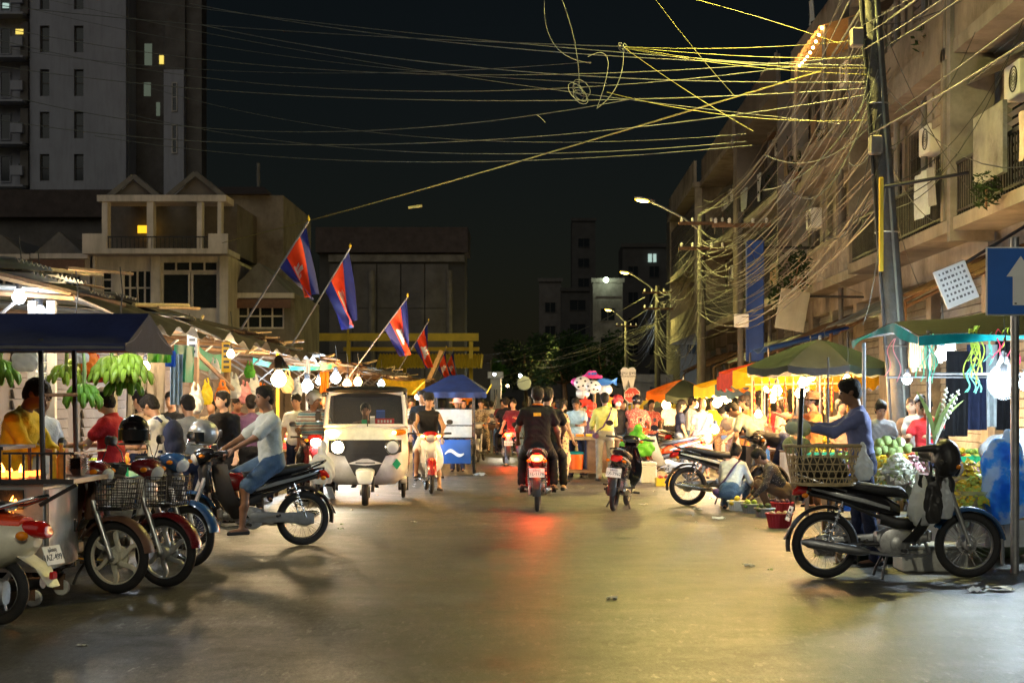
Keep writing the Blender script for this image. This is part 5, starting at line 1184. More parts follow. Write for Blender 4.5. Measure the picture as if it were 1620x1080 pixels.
def bulb(label, px, py, Y, kind='bulb_warm', r=.05, cord=.45, group='bare bulbs over the stalls'):
    r *= 1.35; x, y, z = P(px, py, Y); t = thing('light_bulb', label, 'bulb', (x, y, z-r), 0, group)  # globes enlarged to stand for the bloom around lit bulbs
    MB().lathe([(.004,0),(r*.6,r*.18),(r,r*.9),(r*.95,r*1.2),(r*.55,r*1.85),(r*.4,r*2.1)], (0,0,0), 12).build('globe', kind, t, True)
    MB().lathe([(r*.42,r*2.1),(r*.45,r*3.0),(.01,r*3.2)], (0,0,0), 10).build('socket', 'black_plastic', t, True)
    MB().tube([(0,0,r*3.1),(.02,.01,r*3+cord*.5),(0,0,r*3+cord)], .006, 5).build('cord', 'cable_dark', t); return t
def produce(par, pts, r, m, name='fruit', key='ball', squash=1, seed=3):
    me = bm('prod_'+key, lambda b: b.ball((0,0,0), (1,1,.9 if key == 'ball' else .62), 9, 6)); q_ = random.Random(seed)
    for p in pts:
        o = share(name, me, m if not isinstance(m, (list, tuple)) else q_.choice(m), par, p, (q_.uniform(-.4,.4), q_.uniform(-.4,.4), q_.uniform(0,6)), r*q_.uniform(.85,1.12))
def heap(rx, ry, r, z0, layers=2, q_=rnd):
    pts = []
    for L_ in range(layers):
        sx, sy = rx-L_*r*1.1, ry-L_*r*1.1; nx, ny = max(1, int(sx*2/(r*2.0))), max(1, int(sy*2/(r*2.0)))
        for i in range(nx):
            for j in range(ny):
                x = (-sx+r)+(2*sx-2*r)*(i/(nx-1) if nx > 1 else .5); y = (-sy+r)+(2*sy-2*r)*(j/(ny-1) if ny > 1 else .5)
                if (x/rx)**2+(y/ry)**2 < 1.15: pts.append((x+q_.uniform(-.2,.2)*r, y+q_.uniform(-.2,.2)*r, z0+r*.8+L_*r*1.5))
    return pts
def basket(label, loc, r, h, m, pm, pr, name='produce_basket', layers=2, rz=0, group='baskets of produce on the ground', key='ball', weave=True, pname='fruit'):
    t = thing(name, label, 'basket', loc, rz, group)
    MB().lathe([(.01,.005),(r*.78,.005),(r*.8,.0),(r,h*.92),(r*1.05,h),(r*1.03,h*1.0),(r*.96,h*.93),(r*.76,.02),(.01,.02)], (0,0,0), 22, cap=False).build('basket_wall', m, t, True)
    if weave:
        b = MB()
        for i in range(22): a = 2*math.pi*i/22; b.tube([(r*.81*math.cos(a), r*.81*math.sin(a), .01),(r*1.01*math.cos(a), r*1.01*math.sin(a), h*.96)], .006, 4)
        b.torus((0,0,h), r*1.05, .012, 'Z', 24, 6); b.build('basket_ribs', m, t)
    produce(t, heap(r*.92, r*.92, pr, h*.6, layers, random.Random(int(loc[0]*91))), pr, pm, pname, key); return t
def tray(label, loc, w_, d_, h_, m, pm, pr, rz=0, layers=2, group='trays of produce', name='produce_tray', key='ball', pname='fruit'):
    t = thing(name, label, 'tray', loc, rz, group); b = MB(); k = .012
    b.bx(-w_/2,w_/2,-d_/2,d_/2,0,k).bx(-w_/2,w_/2,-d_/2,-d_/2+k,k,h_).bx(-w_/2,w_/2,d_/2-k,d_/2,k,h_).bx(-w_/2,-w_/2+k,-d_/2+k,d_/2-k,k,h_).bx(w_/2-k,w_/2,-d_/2+k,d_/2-k,k,h_); b.build('tray_box', m, t)
    produce(t, heap(w_*.47, d_*.47, pr, h_*.4, layers, random.Random(int(loc[1]*77))), pr, pm, pname, key, seed=int(loc[0]*50)); return t
def table(label, loc, w_, d_, h_, m='wood', cloth_m=None, rz=0, name='market_table'):
    t = thing(name, label, 'table', loc, rz, 'market tables'); n = max(2, round(d_/.16))
    for i in range(n): MB().bx(-w_/2, w_/2, -d_/2+d_*i/n+.004, -d_/2+d_*(i+1)/n-.004, h_-.03, h_).build('plank', m, t)
    for sx in (1,-1):
        for sy in (1,-1): MB().bx(sx*(w_/2-.04)-.025, sx*(w_/2-.04)+.025, sy*(d_/2-.04)-.025, sy*(d_/2-.04)+.025, 0, h_-.032).build('leg', m, t)
    if cloth_m:
        MB().sheet(lambda u, v: (-w_/2-.015+(w_+.03)*u, -d_/2-.02-.01*math.sin(u*30), h_-.02-h_*.6*v), 24, 4, .003).build('table_cover', cloth_m, t)
        MB().bx(-w_/2-.012, w_/2+.012, -d_/2-.018, d_/2+.012, h_+.002, h_+.006).build('table_top_cover', cloth_m, t)
    return t
def banana_bunch(label, px, py, Y, n=14, m='banana', s=1.0, rows=2):
    x, y, z = P(px, py, Y); t = thing('banana_bunch', label, 'bananas', (x, y, z), 0, 'banana bunches hung on the stall'); q_ = random.Random(px)
    me = bm('banana', lambda b: b.tube([(0,0,0),(.015,0,-.02),(.045,0,-.06),(.055,0,-.11),(.042,0,-.16),(.03,0,-.18)], [.008,.015,.028,.030,.022,.007], 7))
    for r_ in range(rows):
        for i in range(n):
            a = 2*math.pi*(i+.5*r_)/n; o = share('banana', me, m, t, (.03*math.cos(a)*(1+r_), .03*math.sin(a)*(1+r_), -.01-.07*r_), (0, q_.uniform(-.5,-.25)-.12*r_, a), s*.70*q_.uniform(.95,1.15))
    MB().tube([(0,0,.3),(.01,0,.1),(0,0,-.1)], [.012,.02,.018], 7).build('stalk', 'leaf_pale', t); return t
# ------------------------------------------------------------------ left: grill cart with navy canopy
t = thing('grill_cart', 'stainless steel charcoal grill cart with glowing fire under navy canopy', 'cart', (-4.5, 11.8, 0)); ox, oy = -4.5, 11.8
def L(x, y, z): return (x-ox, y-oy, z)
b = MB(); b.bx(-.9, .9, -.4, .4, .26, .90); b.build('cabinet', 'stainless', t)
MB().bx(.36, .82, -.43, -.402, .30, .66).build('cabinet_door', 'stainless', t); MB().bx(.905, .93, -.36, .36, .28, .86).build('cabinet_panel', 'stainless', t)
MB().bx(.55, .76, -.425, -.401, .72, .86).build('fire_opening', 'charcoal', t); MB().box((.93,.28,.55),(.03,.05,.09)).build('latch', 'dark_steel', t)
b = MB(); b.bx(-1.0, 1.14, -.46, .46, .905, .94); b.build('counter', 'dark_steel', t)
b = MB(); b.bx(-.95, .62, -.44, .3, 1.15, 1.175); 
for x in (-.9, .58): 
    for y in (-.4, .28): b.tube([(x,y,.94),(x,y,1.15)], .016, 6)
b.build('upper_grill', 'dark_steel', t)
b = MB()
for i in range(5): b.bx(.66+i*.1, .675+i*.1, -.44, -.425, .94, 1.12)
b.bx(.62, 1.14, -.45, -.43, 1.12, 1.135).bx(1.12, 1.14, -.45, .4, 1.12, 1.135); b.build('side_rack', 'dark_steel', t)
MB().tube([(.88,-.42,.45+.3),(1.15,-.42,.9)], .015, 6).build('brace', 'dark_steel', t)
for x, y in ((.9,-.4),(.9,.42),(-.95,-.4),(-.95,.42)): MB().tube([(x,y,.92),(x-.02,y,1.96)], .02, 8).build('canopy_post', 'dark_steel', t)
MB().tube([(.9,-.4,1.55),(.9,.42,1.56)], .014, 6).build('cross_bar', 'rust_steel', t)
for x in (.78, -.8):
    for y in (-.34, .34):
        c_ = MB(); c_.tube([(x,y,.26),(x,y,.16)], .02, 6); c_.bx(x-.03,x+.05,y-.028,y-.02,.05,.17).bx(x-.03,x+.05,y+.02,y+.028,.05,.17); o = c_.build('caster_fork', 'rust_steel', t); MB().lathe([(.02,-.018),(.055,-.018),(.062,-.01),(.062,.01),(.055,.018),(.02,.018)], (x+.03,y,.064), 18, 'Y').build('caster_wheel', 'foam', o, True)
def flames(par, x, y, z, n, s, seed):
    q_ = random.Random(seed)
    for i in range(n):
        a = V3((x+q_.uniform(-s,s), y+q_.uniform(-.06,.06), z)); h_ = q_.uniform(.04,.11); MB().tube([a, a+V3((q_.uniform(-.01,.02),0,h_*.5)), a+V3((q_.uniform(-.03,.04),0,h_))], [.016,.012,.002], 6).build('flame', 'flame', par, True)
flames(t, .45, -.1, .955, 9, .2, 3); flames(t, .64, -.405, .725, 5, .08, 5)
b = MB(); q_ = random.Random(2)
for i in range(60): b.box((q_.uniform(.1,.7), q_.uniform(-.35,.2), .96), (.05,.04,.035), rz=q_.uniform(0,3))
o = b.build('charcoal_bed', ['ember'], t); o['kind'] = 'stuff'
# canopy cloth
zr, ze = 2.17, 1.92
b = MB(); sagf = lambda u: .02*math.sin(u*13)
b.sheet(lambda u, v: (-1.5+3.06*u, -.62+.66*v, ze+(zr-ze)*v-.05*math.sin(v*math.pi)*(1+.4*math.sin(u*9))), 24, 6, .006)
b.sheet(lambda u, v: (-1.5+3.06*u, .82-.78*v, ze+.02+(zr-ze-.02)*v-.05*math.sin(v*math.pi)), 24, 6, -.006)
b.sheet(lambda u, v: (-1.5+3.06*u, -.622-.004*math.sin(u*40), ze-.055*v), 40, 2, .004); b.build('canopy', 'tarp_navy', t, True)
b = MB(); b.add([(1.555,-.62,ze-.02),(1.555,.82,ze),(1.565,.04,zr-.005),(1.56,-.62,ze-.06),(1.56,.82,ze-.04)], [(0,1,2),(0,3,4,1)]); b.build('canopy_end', 'c_navy', t)
for y, z in ((-.62,ze-.03),(.82,ze-.01),(.04,zr-.02)): MB().tube([(-1.5,y,z),(1.55,y,z)], .014, 6).build('canopy_pole', 'steel', t)
for (dx, dy, m_, lab, h_) in ((1.02,-.36,'fr_orange','tall glass bottle of orange sauce on cart corner',.26), (.95,-.30,'fr_yellow','second sauce bottle with yellow cap on cart corner',.22), (1.06,.1,'glass','clear bottle behind the sauce bottles on cart',.24)):
    t2 = thing('bottle', lab, 'bottle', (ox+dx, oy+dy, .94)); MB().lathe([(.03,0),(.034,.01),(.034,h_*.55),(.014,h_*.78),(.013,h_*.95)], (0,0,0), 14).build('glass_body', m_, t2, True); MB().lathe([(.016,h_*.95),(.016,h_)], (0,0,0), 10).build('cap', 'pl_yellow', t2)
t2 = thing('bowl_stack', 'stack of metal bowls on the grill cart counter', 'bowls', (ox+.98, oy+.2, .94)); 
for i in range(5): MB().lathe([(.04,.0),(.08,.05),(.085,.052),(.075,.05),(.035,.008)], (0,0,i*.02), 16).build('bowl', 'chrome', t2, True)
bag('knotted clear food bag on grill cart counter', (-3.62, 12.05, .94), .15, .2, 'poly_clear', hang=False)
# ------------------------------------------------------------------ left: bikes
def bike_at(front, yaw): return (front[0]-.61*math.cos(R(yaw)), front[1]-.61*math.sin(R(yaw)), 0)
fw = G(184, 938); motorbike('brown fendered motorcycle with cream curved spoke wheel parked behind grill cart', bike_at(fw, -16), R(-16), 'maroon_paint', 'brown_paint', 'silver_paint', 'mag', 'cream', 'brown_paint', '1HA-9041', basket=True, steer=0)
fw = G(262, 928); motorbike('maroon motorcycle with white leg shield and red rimmed curved spoke wheel', bike_at(fw, -20), R(-20), 'maroon_paint', 'white_paint', 'chrome', 'mag', 'silver_paint', 'maroon_paint', '1EK-6627', basket=True)
fw = G(300, 896); motorbike('dark motorcycle with blue front fender and wire wheels squeezed between parked bikes', bike_at(fw, -28), R(-28), 'blue_paint', 'black_plastic', 'chrome', 'spoke', 'chrome', 'blue_paint', '1FA-3308')
x, y, z = P(212, 700, 12.9); helmet_thing('black helmet with chrome trim hung on maroon motorcycle mirror', (x, y, z-.03), R(200), 'black_gloss')
x, y, z = P(322, 706, 15.2); helmet_thing('silver and black helmet hung on a parked motorcycle mirror', (x, y, z), R(120), 'silver_paint')
# classic scooter at the edge
def classic_scooter(label, loc, yaw):
    r = thing('motor_scooter', label, 'scooter', loc, yaw, None); r.rotation_euler = (R(0), 0, yaw)
    wheel(r, -.58, 'disc', 'steel', .235); wheel(r, .58, 'disc', 'steel', .235)
    S = lambda nm, m, b, par=r: b.build(nm, m, par, True)
    S('rear_body', 'cream', MB().loft([((.1,0,.45),(0,.10,0),(0,0,.05)),((-.1,0,.50),(0,.19,0),(0,0,.15)),((-.4,0,.54),(0,.235,0),(0,0,.19)),((-.65,0,.56),(0,.21,0),(0,0,.17)),((-.82,0,.58),(0,.13,0),(0,0,.11)),((-.88,0,.58),(0,.06,0),(0,0,.05))], 18, 2.4))
    S('upper_panel', 'orange_red', MB().loft([((-.05,0,.60),(0,.15,0),(0,0,.08)),((-.35,0,.66),(0,.20,0),(0,0,.10)),((-.62,0,.68),(0,.17,0),(0,0,.085)),((-.80,0,.68),(0,.09,0),(0,0,.05))], 16, 2.4))
    S('seat', 'vinyl', MB().loft([((.05,0,.72),(0,.10,0),(0,0,.04)),((-.2,0,.77),(0,.15,0),(0,0,.05)),((-.5,0,.80),(0,.13,0),(0,0,.05)),((-.68,0,.80),(0,.08,0),(0,0,.03))], 16, 2.8))
    S('floor', 'black_plastic', MB().box((.18,0,.30), (.5,.4,.06), bev=.02))
    S('front_shield', 'orange_red', MB().sheet(lambda u, v: (.42+.10*u-.05*abs(v-.5)*2-.12*(1-u)**3, (v-.5)*(.42-.14*u), .32+.62*u), 10, 12, .012))
    S('steering_column', 'cream', MB().tube([(.50,0,.95),(.58,0,.24)], .05, 12)); S('front_fender', 'orange_red', MB().loft([((.78,0,.28),(0,.05,0),(0,0,.04)),((.62,0,.40),(0,.10,0),(0,0,.09)),((.42,0,.34),(0,.08,0),(0,0,.06))], 12, 2.2))
    S('handlebar', 'cream', MB().tube([(.40,.34,1.02),(.46,.12,1.0),(.50,0,.99),(.46,-.12,1.0),(.40,-.34,1.02)], [.018,.03,.07,.03,.018], 10)); S('headlight', 'lens_clear', MB().ball((.57,0,.99), (.04,.07,.07), 14, 8)); S('grab_rail', 'chrome', MB().tube([(-.45,.14,.78),(-.7,.16,.80),(-.9,.1,.86),(-.96,0,.875),(-.9,-.1,.86),(-.7,-.16,.80),(-.45,-.14,.78)], .012, 8))
    tl = S('tail_light', 'lens_red', MB().loft([((-.82,0,.655),(0,.09,0),(.01,0,.055)),((-.93,0,.645),(0,.085,0),(.01,0,.06)),((-.965,0,.635),(0,.05,0),(.005,0,.04))], 16, 2.2)); 
    for s in (1,-1): S('indicator', 'lens_orange', MB().ball((-.86,s*.15,.615), (.045,.035,.033), 12, 7)); 
    S('rear_mudguard', 'cream', MB().loft([((-.74,0,.50),(0,.10,0),(.02,0,.03)),((-.92,0,.40),(0,.09,0),(.03,0,.02)),((-1.0,0,.28),(0,.07,0),(.02,0,.01))], 12, 2.6)); S('reflector', 'lens_red', MB().box((-1.0,0,.345),(.03,.06,.05),bev=.006)); plate(r, -1.0, .48, '1AZ-4991', 20)
    S('engine', 'engine', MB().loft([((-.25,.16,.28),(0,.06,0),(0,0,.08)),((-.58,.16,.26),(0,.08,0),(0,0,.11)),((-.75,.16,.24),(0,.05,0),(0,0,.08))], 12, 2.6)); S('exhaust', 'dark_steel', MB().tube([(-.1,-.16,.22),(-.35,-.18,.22),(-.8,-.19,.27)], [.02,.05,.04], 12)); S('shock_absorber', 'chrome', MB().tube([(-.55,.14,.5),(-.62,.14,.25)], .03, 10)); S('kickstand', 'dark_steel', MB().tube([(-.1,.1,.25),(-.16,.2,.01)], .012, 6)); return r
x, y, z = G(32, 988); classic_scooter('red and cream classic scooter with chrome rail parked beside grill cart', (x-.71, y+.15, 0), R(165))
# ------------------------------------------------------------------ left: stall row, roof, goods
def post(label, X, Y, h, r=.05, m='wood', tilt=0, name='wooden_post', grp='stall posts on the left'):
    t = thing(name, label, 'post', (X, Y, 0), 0, grp); MB().tube([(0,0,0),(tilt*.5,.01,h*.5),(tilt,0,h)], [r,r*.94,r*.9], 8).build('shaft', m, t, True); MB().bx(-.14,.14,-.14,.14,0,.1).build('footing', 'concrete', t); return t
roofs = [('long patched tin roof over the fruit stall behind navy canopy', 12.6, 17.2, 2.62, 2.85, 'tin'), ('grey tin stall roof beside hanging bananas', 17.2, 21.5, 2.50, 2.8, 'tin'), ('brown tarpaulin topped stall roof under first flag', 21.5, 26, 2.48, 2.7, 'rust_steel'), ('cluttered plank and tin roof under second flag', 26, 32, 2.45, 2.7, 'tin'), ('low dark stall roof under third flag', 32, 40, 2.4, 2.7, 'rust_steel'), ('dark stall roof beyond the blue cart', 40, 52, 2.4, 2.7, 'tin'), ('farthest dim stall roof on the left', 52, 68, 2.4, 2.7, 'rust_steel')]
for lab, y0, y1, zl, zh, m_ in roofs:
    t = thing('stall_roof', lab, 'roof', (-6.1, (y0+y1)/2, 0), 0, 'stall roofs on the left'); cy = (y0+y1)/2; n = round((y1-y0)/.85)
    for i in range(n):
        ya, yb = y0-cy+(y1-y0)*i/n, y0-cy+(y1-y0)*(i+1.08)/n; dz, ex = rnd.uniform(-.05,.05), rnd.uniform(-.1,.22)
        MB().sheet(lambda u, v: (1.72+ex-3.6*u, ya+(yb-ya)*v, zl+dz+(zh-zl)*u+.016*math.sin(v*8*2*math.pi)+.005*(i % 3)), 3, 32, .003).build('roof_sheet', m_ if rnd.random() > .25 else 'tin', t, True)
    for x in (1.55, -1.7): MB().tube([(x,y0-cy,zl-.06+(zh-zl)*(1.72-x)/3.6),(x,y1-cy,zl-.06+(zh-zl)*(1.72-x)/3.6)], .035, 6).build('purlin', 'wood', t)
    k_ = y0
    while k_ < y1:
        MB().tube([(1.6,k_-cy+.3,zl-.1),(-1.75,k_-cy+.3,zh-.12)], .03, 6).build('rafter', 'wood', t); MB().tube([(1.1,k_-cy+.3,zl-.08),(.6,k_-cy+.3,zl-.5),(-.3,k_-cy+.3,zh-.2)], .02, 5).build('truss_brace', 'steel', t); k_ += 2.3
    for i in range(int((y1-y0)*1.0)):
        a = V3((1.5+rnd.uniform(-.3,.35), rnd.uniform(y0,y1)-cy, zl+rnd.uniform(.05,.16))); MB().tube([a, a+V3((rnd.uniform(-.4,.3), rnd.uniform(.6,1.7), rnd.uniform(-.03,.12)))], rnd.uniform(.012,.03), 5).build('loose_batten', rnd.choice(('pale_wood','wood','bamboo')), t)
for X, Y, h, r, m_, tl, lab, nm in ((-4.85,13.6,2.6,.045,'steel',0,'galvanised steel pipe post at the banana stall','steel_post'), (-4.45,20.2,2.45,.065,'wood',.03,'dark timber post with diagonal brace by teal tarpaulin','wooden_post'), (-4.4,22.2,2.5,.05,'wood',0,'timber post carrying small printed signs under first flag','wooden_post'), (-4.35,26.2,2.4,.03,'paint_yellow',0,'thin yellow painted post beside bright bulb','painted_post'), (-4.4,30,2.4,.05,'wood',0,'timber post beneath second flag roof','wooden_post'), (-4.4,37,2.35,.05,'wood',0,'timber post behind the auto rickshaw','wooden_post'), (-4.6,17.0,2.5,.04,'bamboo',0,'pale bamboo post behind the backpack shopper','bamboo_post'), (-4.4,46,2.35,.05,'wood',0,'timber post past the blue cart','wooden_post'), (-4.4,56,2.35,.05,'wood',0,'timber post at far stall end','wooden_post')):
    post(lab, X, Y, h, r, m_, tl, nm)
for a, b_, lab in (((-4.45,20.2,2.2),(-4.3,22.1,1.7),'dark diagonal timber brace across the stall front'), ((-4.5,20.1,2.0),(-5.4,20.3,2.5),'timber brace up to stall rafters'), ((-4.3,23.2,2.25),(-4.35,25.0,2.5),'pale bamboo rod lashed under first flag')):
    tag(MB().tube([(0,0,0), V3(b_)-V3(a)], .03, 6).build('timber_brace', 'wood' if 'bamboo' not in lab else 'bamboo', None, True, a), lab, 'brace')
for X, Y, z0, lab, m_ in ((-4.38,22.1,1.95,'small printed price strip nailed to timber post','paint_yellow'), (-4.42,20.1,2.1,'white printed paper strip on dark timber post','paper')):
    t = thing('price_strip', lab, 'sign', (X, Y, z0)); MB().box((0,-.06,.2),(.13,.006,.42)).build('card', m_, t)
    for i in range(5): MB().box((0,-.066,.06+i*.075),(.08,.004,.035)).build('print_mark', 'ink', t)
def cloth_sheet(name, label, cat, px0, px1, py0, py1, Y, m, folds=5, amp=.05, dY=0, sag=.0, grp=None):
    """hanging cloth between two pixels at distance Y"""
    a, c = P(px0, py0, Y), P(px1, py1, Y+dY); w_ = c[0]-a[0]; h_ = a[2]-c[2]; ph = rnd.uniform(0,6)
    b = MB(); b.sheet(lambda u, v: (w_*u, dY*u+amp*math.sin(u*folds*6.28+ph+v)*(.35+v*.65), -h_*v-sag*4*u*(1-u)*(1-v*.3)), max(10, folds*6), 8, .006)
    return tag(b.build(name, m, None, True, (a[0], a[1], a[2])), label, cat, grp)
cloth_sheet('tarpaulin', 'bright teal green tarpaulin sheet hung under stall roof by timber post', 'tarpaulin', 312, 362, 545, 585, 21, 'tarp_green', 2, .08, 2.0, .1)
cloth_sheet('tarpaulin', 'green tarpaulin panel hung left of the timber post', 'tarpaulin', 275, 306, 545, 605, 19.5, 'tarp_green', 2, .06, .5)
cloth_sheet('tarpaulin', 'green tarpaulin strip over the cold white bulbs', 'tarpaulin', 400, 525, 565, 583, 30, 'tarp_green', 4, .07, 4, .12)
cloth_sheet('tarpaulin', 'olive tarpaulin flap below navy canopy end', 'tarpaulin', 235, 272, 548, 574, 16.5, 'poly_green', 2, .05, .3)
cloth_sheet('hanging_cloth', 'folded light blue cloth hanging from stall rail', 'cloth', 270, 290, 560, 640, 18.6, 'c_sky', 3, .04)
cloth_sheet('hanging_cloth', 'blue sheet pinned behind banana bunches', 'cloth', 262, 278, 555, 580, 18, 'tarp_blue', 1, .03)
cloth_sheet('hanging_cloth', 'brown patched curtain at back of fruit stall', 'cloth', 200, 260, 560, 700, 22, 'tarp_brown', 4, .07, 1)
cloth_sheet('hanging_cloth', 'yellow and red cloth draped at the cold lit stall', 'cloth', 506, 520, 588, 640, 27, 'umb_orange', 2, .05)
cloth_sheet('tarpaulin', 'yellow tarpaulin over stall left of the blue cart', 'tarpaulin', 600, 672, 596, 622, 44, 'umb_yellow', 3, .1, 3, .1)
cloth_sheet('tarpaulin', 'orange and blue cloth hung behind the blue cart', 'tarpaulin', 716, 748, 612, 640, 52, 'umb_orange', 3, .08, 1)
for y0, y1, ov, lab in ((15.2, 19.0, .42, 'dark brown tarpaulin draped over tin roof behind the canopy end'), (19.2, 23.6, .5, 'sagging dark brown tarpaulin over stall front by teal sheet'), (24.6, 29.5, .35, 'dark brown tarpaulin over stall under second flag')):
    b = MB(); b.sheet(lambda u, v: (1.5-1.5*u*(1+.06*math.sin(v*9))*(-1)*-1+ov*(1-u), (y1-y0)*v, .42*u-.20*(1-u)**2+.04*math.sin(v*11+u*3)-.05*math.sin(v*31)*(1-u)), 8, 26, .006)
    tag(b.build('draped_tarpaulin', 'tarp_brown', None, True, (-5.9, y0, 2.50)), lab, 'tarpaulin')
# louvred shutter
x0, x1 = P(52,540,15.4)[0], P(82,540,15.4)[0]
t = thing('slatted_shutter', 'pale green slatted metal shutter behind the seated diners', 'shutter', ((x0+x1)/2, 15.4, .1)); w_ = (x1-x0)
for i in range(22): MB().box((0,0,.08+i*.105), (w_-.08,.03,.085), rot=Matrix.Rotation(R(24),3,'X')).build('slat', 'c_pale', t)
for s in (1,-1): MB().box((s*w_/2,0,1.2),(.08,.07,2.4)).build('jamb', 'silver_paint', t)
# back wall of the market lane
t = thing('market_wall', 'long low market wall of closed shop fronts behind the left stalls', 'building', (-7.9, 36, 0))
bxm('wall', 'wall_dark', t, -3, 0, -24, 32, 0, 3.1)
for i in range(15):
    b = MB(); y0 = -23.4+i*3.6
    for j in range(16): b.box((.04, y0+1.4, .2+j*.16), (.03,2.7,.14), rot=Matrix.Rotation(R(-12),3,'Y'))
    b.build('roller_shutter', 'wall_dark', t)
# goods tables on the left with heaps
lt = [(-4.75,14.2,1.1,.9,.75), (-4.7,16.3,1.0,1.4,.72), (-4.7,19.0,1.0,1.6,.72), (-4.75,21.8,1.0,1.6,.75), (-4.7,24.6,1.0,1.8,.72), (-4.7,27.5,1.0,1.8,.72), (-4.7,31,1.0,2.4,.72), (-4.7,35.5,1.0,2.4,.72)]
tl_ = ['fruit table behind grill cart', 'fruit table before red shirted woman', 'goods table before the backpack shopper', 'goods table by timber brace', 'goods table under bright bulb', 'goods table in cold bulb light', 'goods table behind auto rickshaw', 'goods table beside black shirted rider']
pm_ = [['fr_orange','fr_yellow','fr_red'], ['fr_green','fr_lime'], ['fr_orange','fr_yellow'], ['fr_red','fr_purple'], ['fr_tan','fr_orange'], ['fr_white','fr_lime'], ['fr_red','fr_orange'], ['fr_yellow','fr_green']]
for i, (X, Y, w_, d_, h_) in enumerate(lt):
    table('wooden '+tl_[i], (X, Y, 0), w_, d_, h_, 'wood', 'tarp_blue' if i % 3 == 1 else None)
    for j in range(2 if d_ < 2 else 3):
        for k2 in range(2):
            tray(('heaped %s fruit tray, ' % ('orange','green','mixed')[i % 3])+('inner ' if k2 else 'outer ')+('near ' if j == 0 else 'middle ' if j == 1 else 'far ')+'end of '+tl_[i], (X+.24-.46*k2, Y-d_/2+.3+j*.62, h_+.008), .42, .5, .1, ('pl_blue','pl_red','pl_green','stainless')[(i+j+k2) % 4], pm_[(i+j) % 8], (.045,.055,.04)[(i+k2) % 3], 0, 2)
# hanging plastic goods
hb = [(327,640,21,.16,.36,'poly_yellow','lime yellow shopping bag hanging on dark timber post'), (352,640,21.5,.2,.34,'poly_orange','orange snack bag hanging beside printed post'), (370,630,22.5,.2,.38,'poly_white','white plastic bag hanging right of printed post'), (388,638,23,.2,.34,'poly_pink','pale pink bag hanging under first flag'), (402,632,23.4,.2,.4,'poly_white','white bag hung nearest the bright bulb'), (415,640,24,.22,.34,'poly_orange','orange crisps bag hanging behind the rider'), (340,600,21.5,.16,.3,'poly_white','small white bag tied high on brace'), (395,598,23,.16,.26,'poly_green','green bag hanging high under stall roof'), (455,622,27,.22,.4,'fr_tan','tan paper bag hanging beside bright bulb'), (470,628,27.5,.2,.36,'poly_white','white bag hung in cold bulb light'), (310,655,19.5,.2,.4,'c_beige','beige cloth bag hanging from timber post'), (128,575,14.4,.14,.2,'poly_white','small white bag hanging between banana bunches'), (142,592,14.6,.17,.3,'poly_orange','orange packet hanging under banana bunches'), (150,605,14.8,.2,.26,'fr_red','red packet hanging under banana bunches'), (40,588,13.2,.22,.3,'poly_white','white bag tied on the steel pipe post')]
for px_, py_, Y, w_, h_, m_, lab in hb: x, y, z = P(px_, py_, Y); bag(lab, (x, y, z), w_, h_, m_)
for px_, lab in ((112,'banana'), (150,'bag'), (196,'b3')): 
    x, y, z = P(px_, 545, 14.5); tag(MB().tube([(-.35,0,0),(.35,.05,.01)], .012, 6).build('hanging_rod', 'bamboo', None, True, (x,y,z)), {'banana':'bamboo rod holding fruit before slatted shutter','bag':'bamboo rod holding orange packets','b3':'bamboo rod holding the biggest banana bunches'}[lab], 'rod')
banana_bunch('large green banana bunch hanging beside timber stall rod', 176, 562, 14.5, 12, 'banana_ripe', 1.25, 3); banana_bunch('large yellow green banana bunch with longest fruit', 204, 558, 14.4, 12, 'banana_ripe', 1.3, 3); banana_bunch('dark green banana bunch hanging lowest before red shirted woman', 132, 606, 14.2, 12, 'banana', 1.3, 2); banana_bunch('green banana hand under the largest bunches', 198, 590, 14.6, 10, 'banana', 1.25, 2); banana_bunch('green banana bunch hung beside the steel pipe post', 0, 568, 13.4, 12, 'banana', 1.3, 2); banana_bunch('small pale banana hand by slatted shutter', 104, 575, 14.6, 8, 'banana_ripe', 1.1, 2); banana_bunch('small banana hand above the orange packets', 122, 566, 14.9, 8, 'banana_ripe', 1.1, 2)
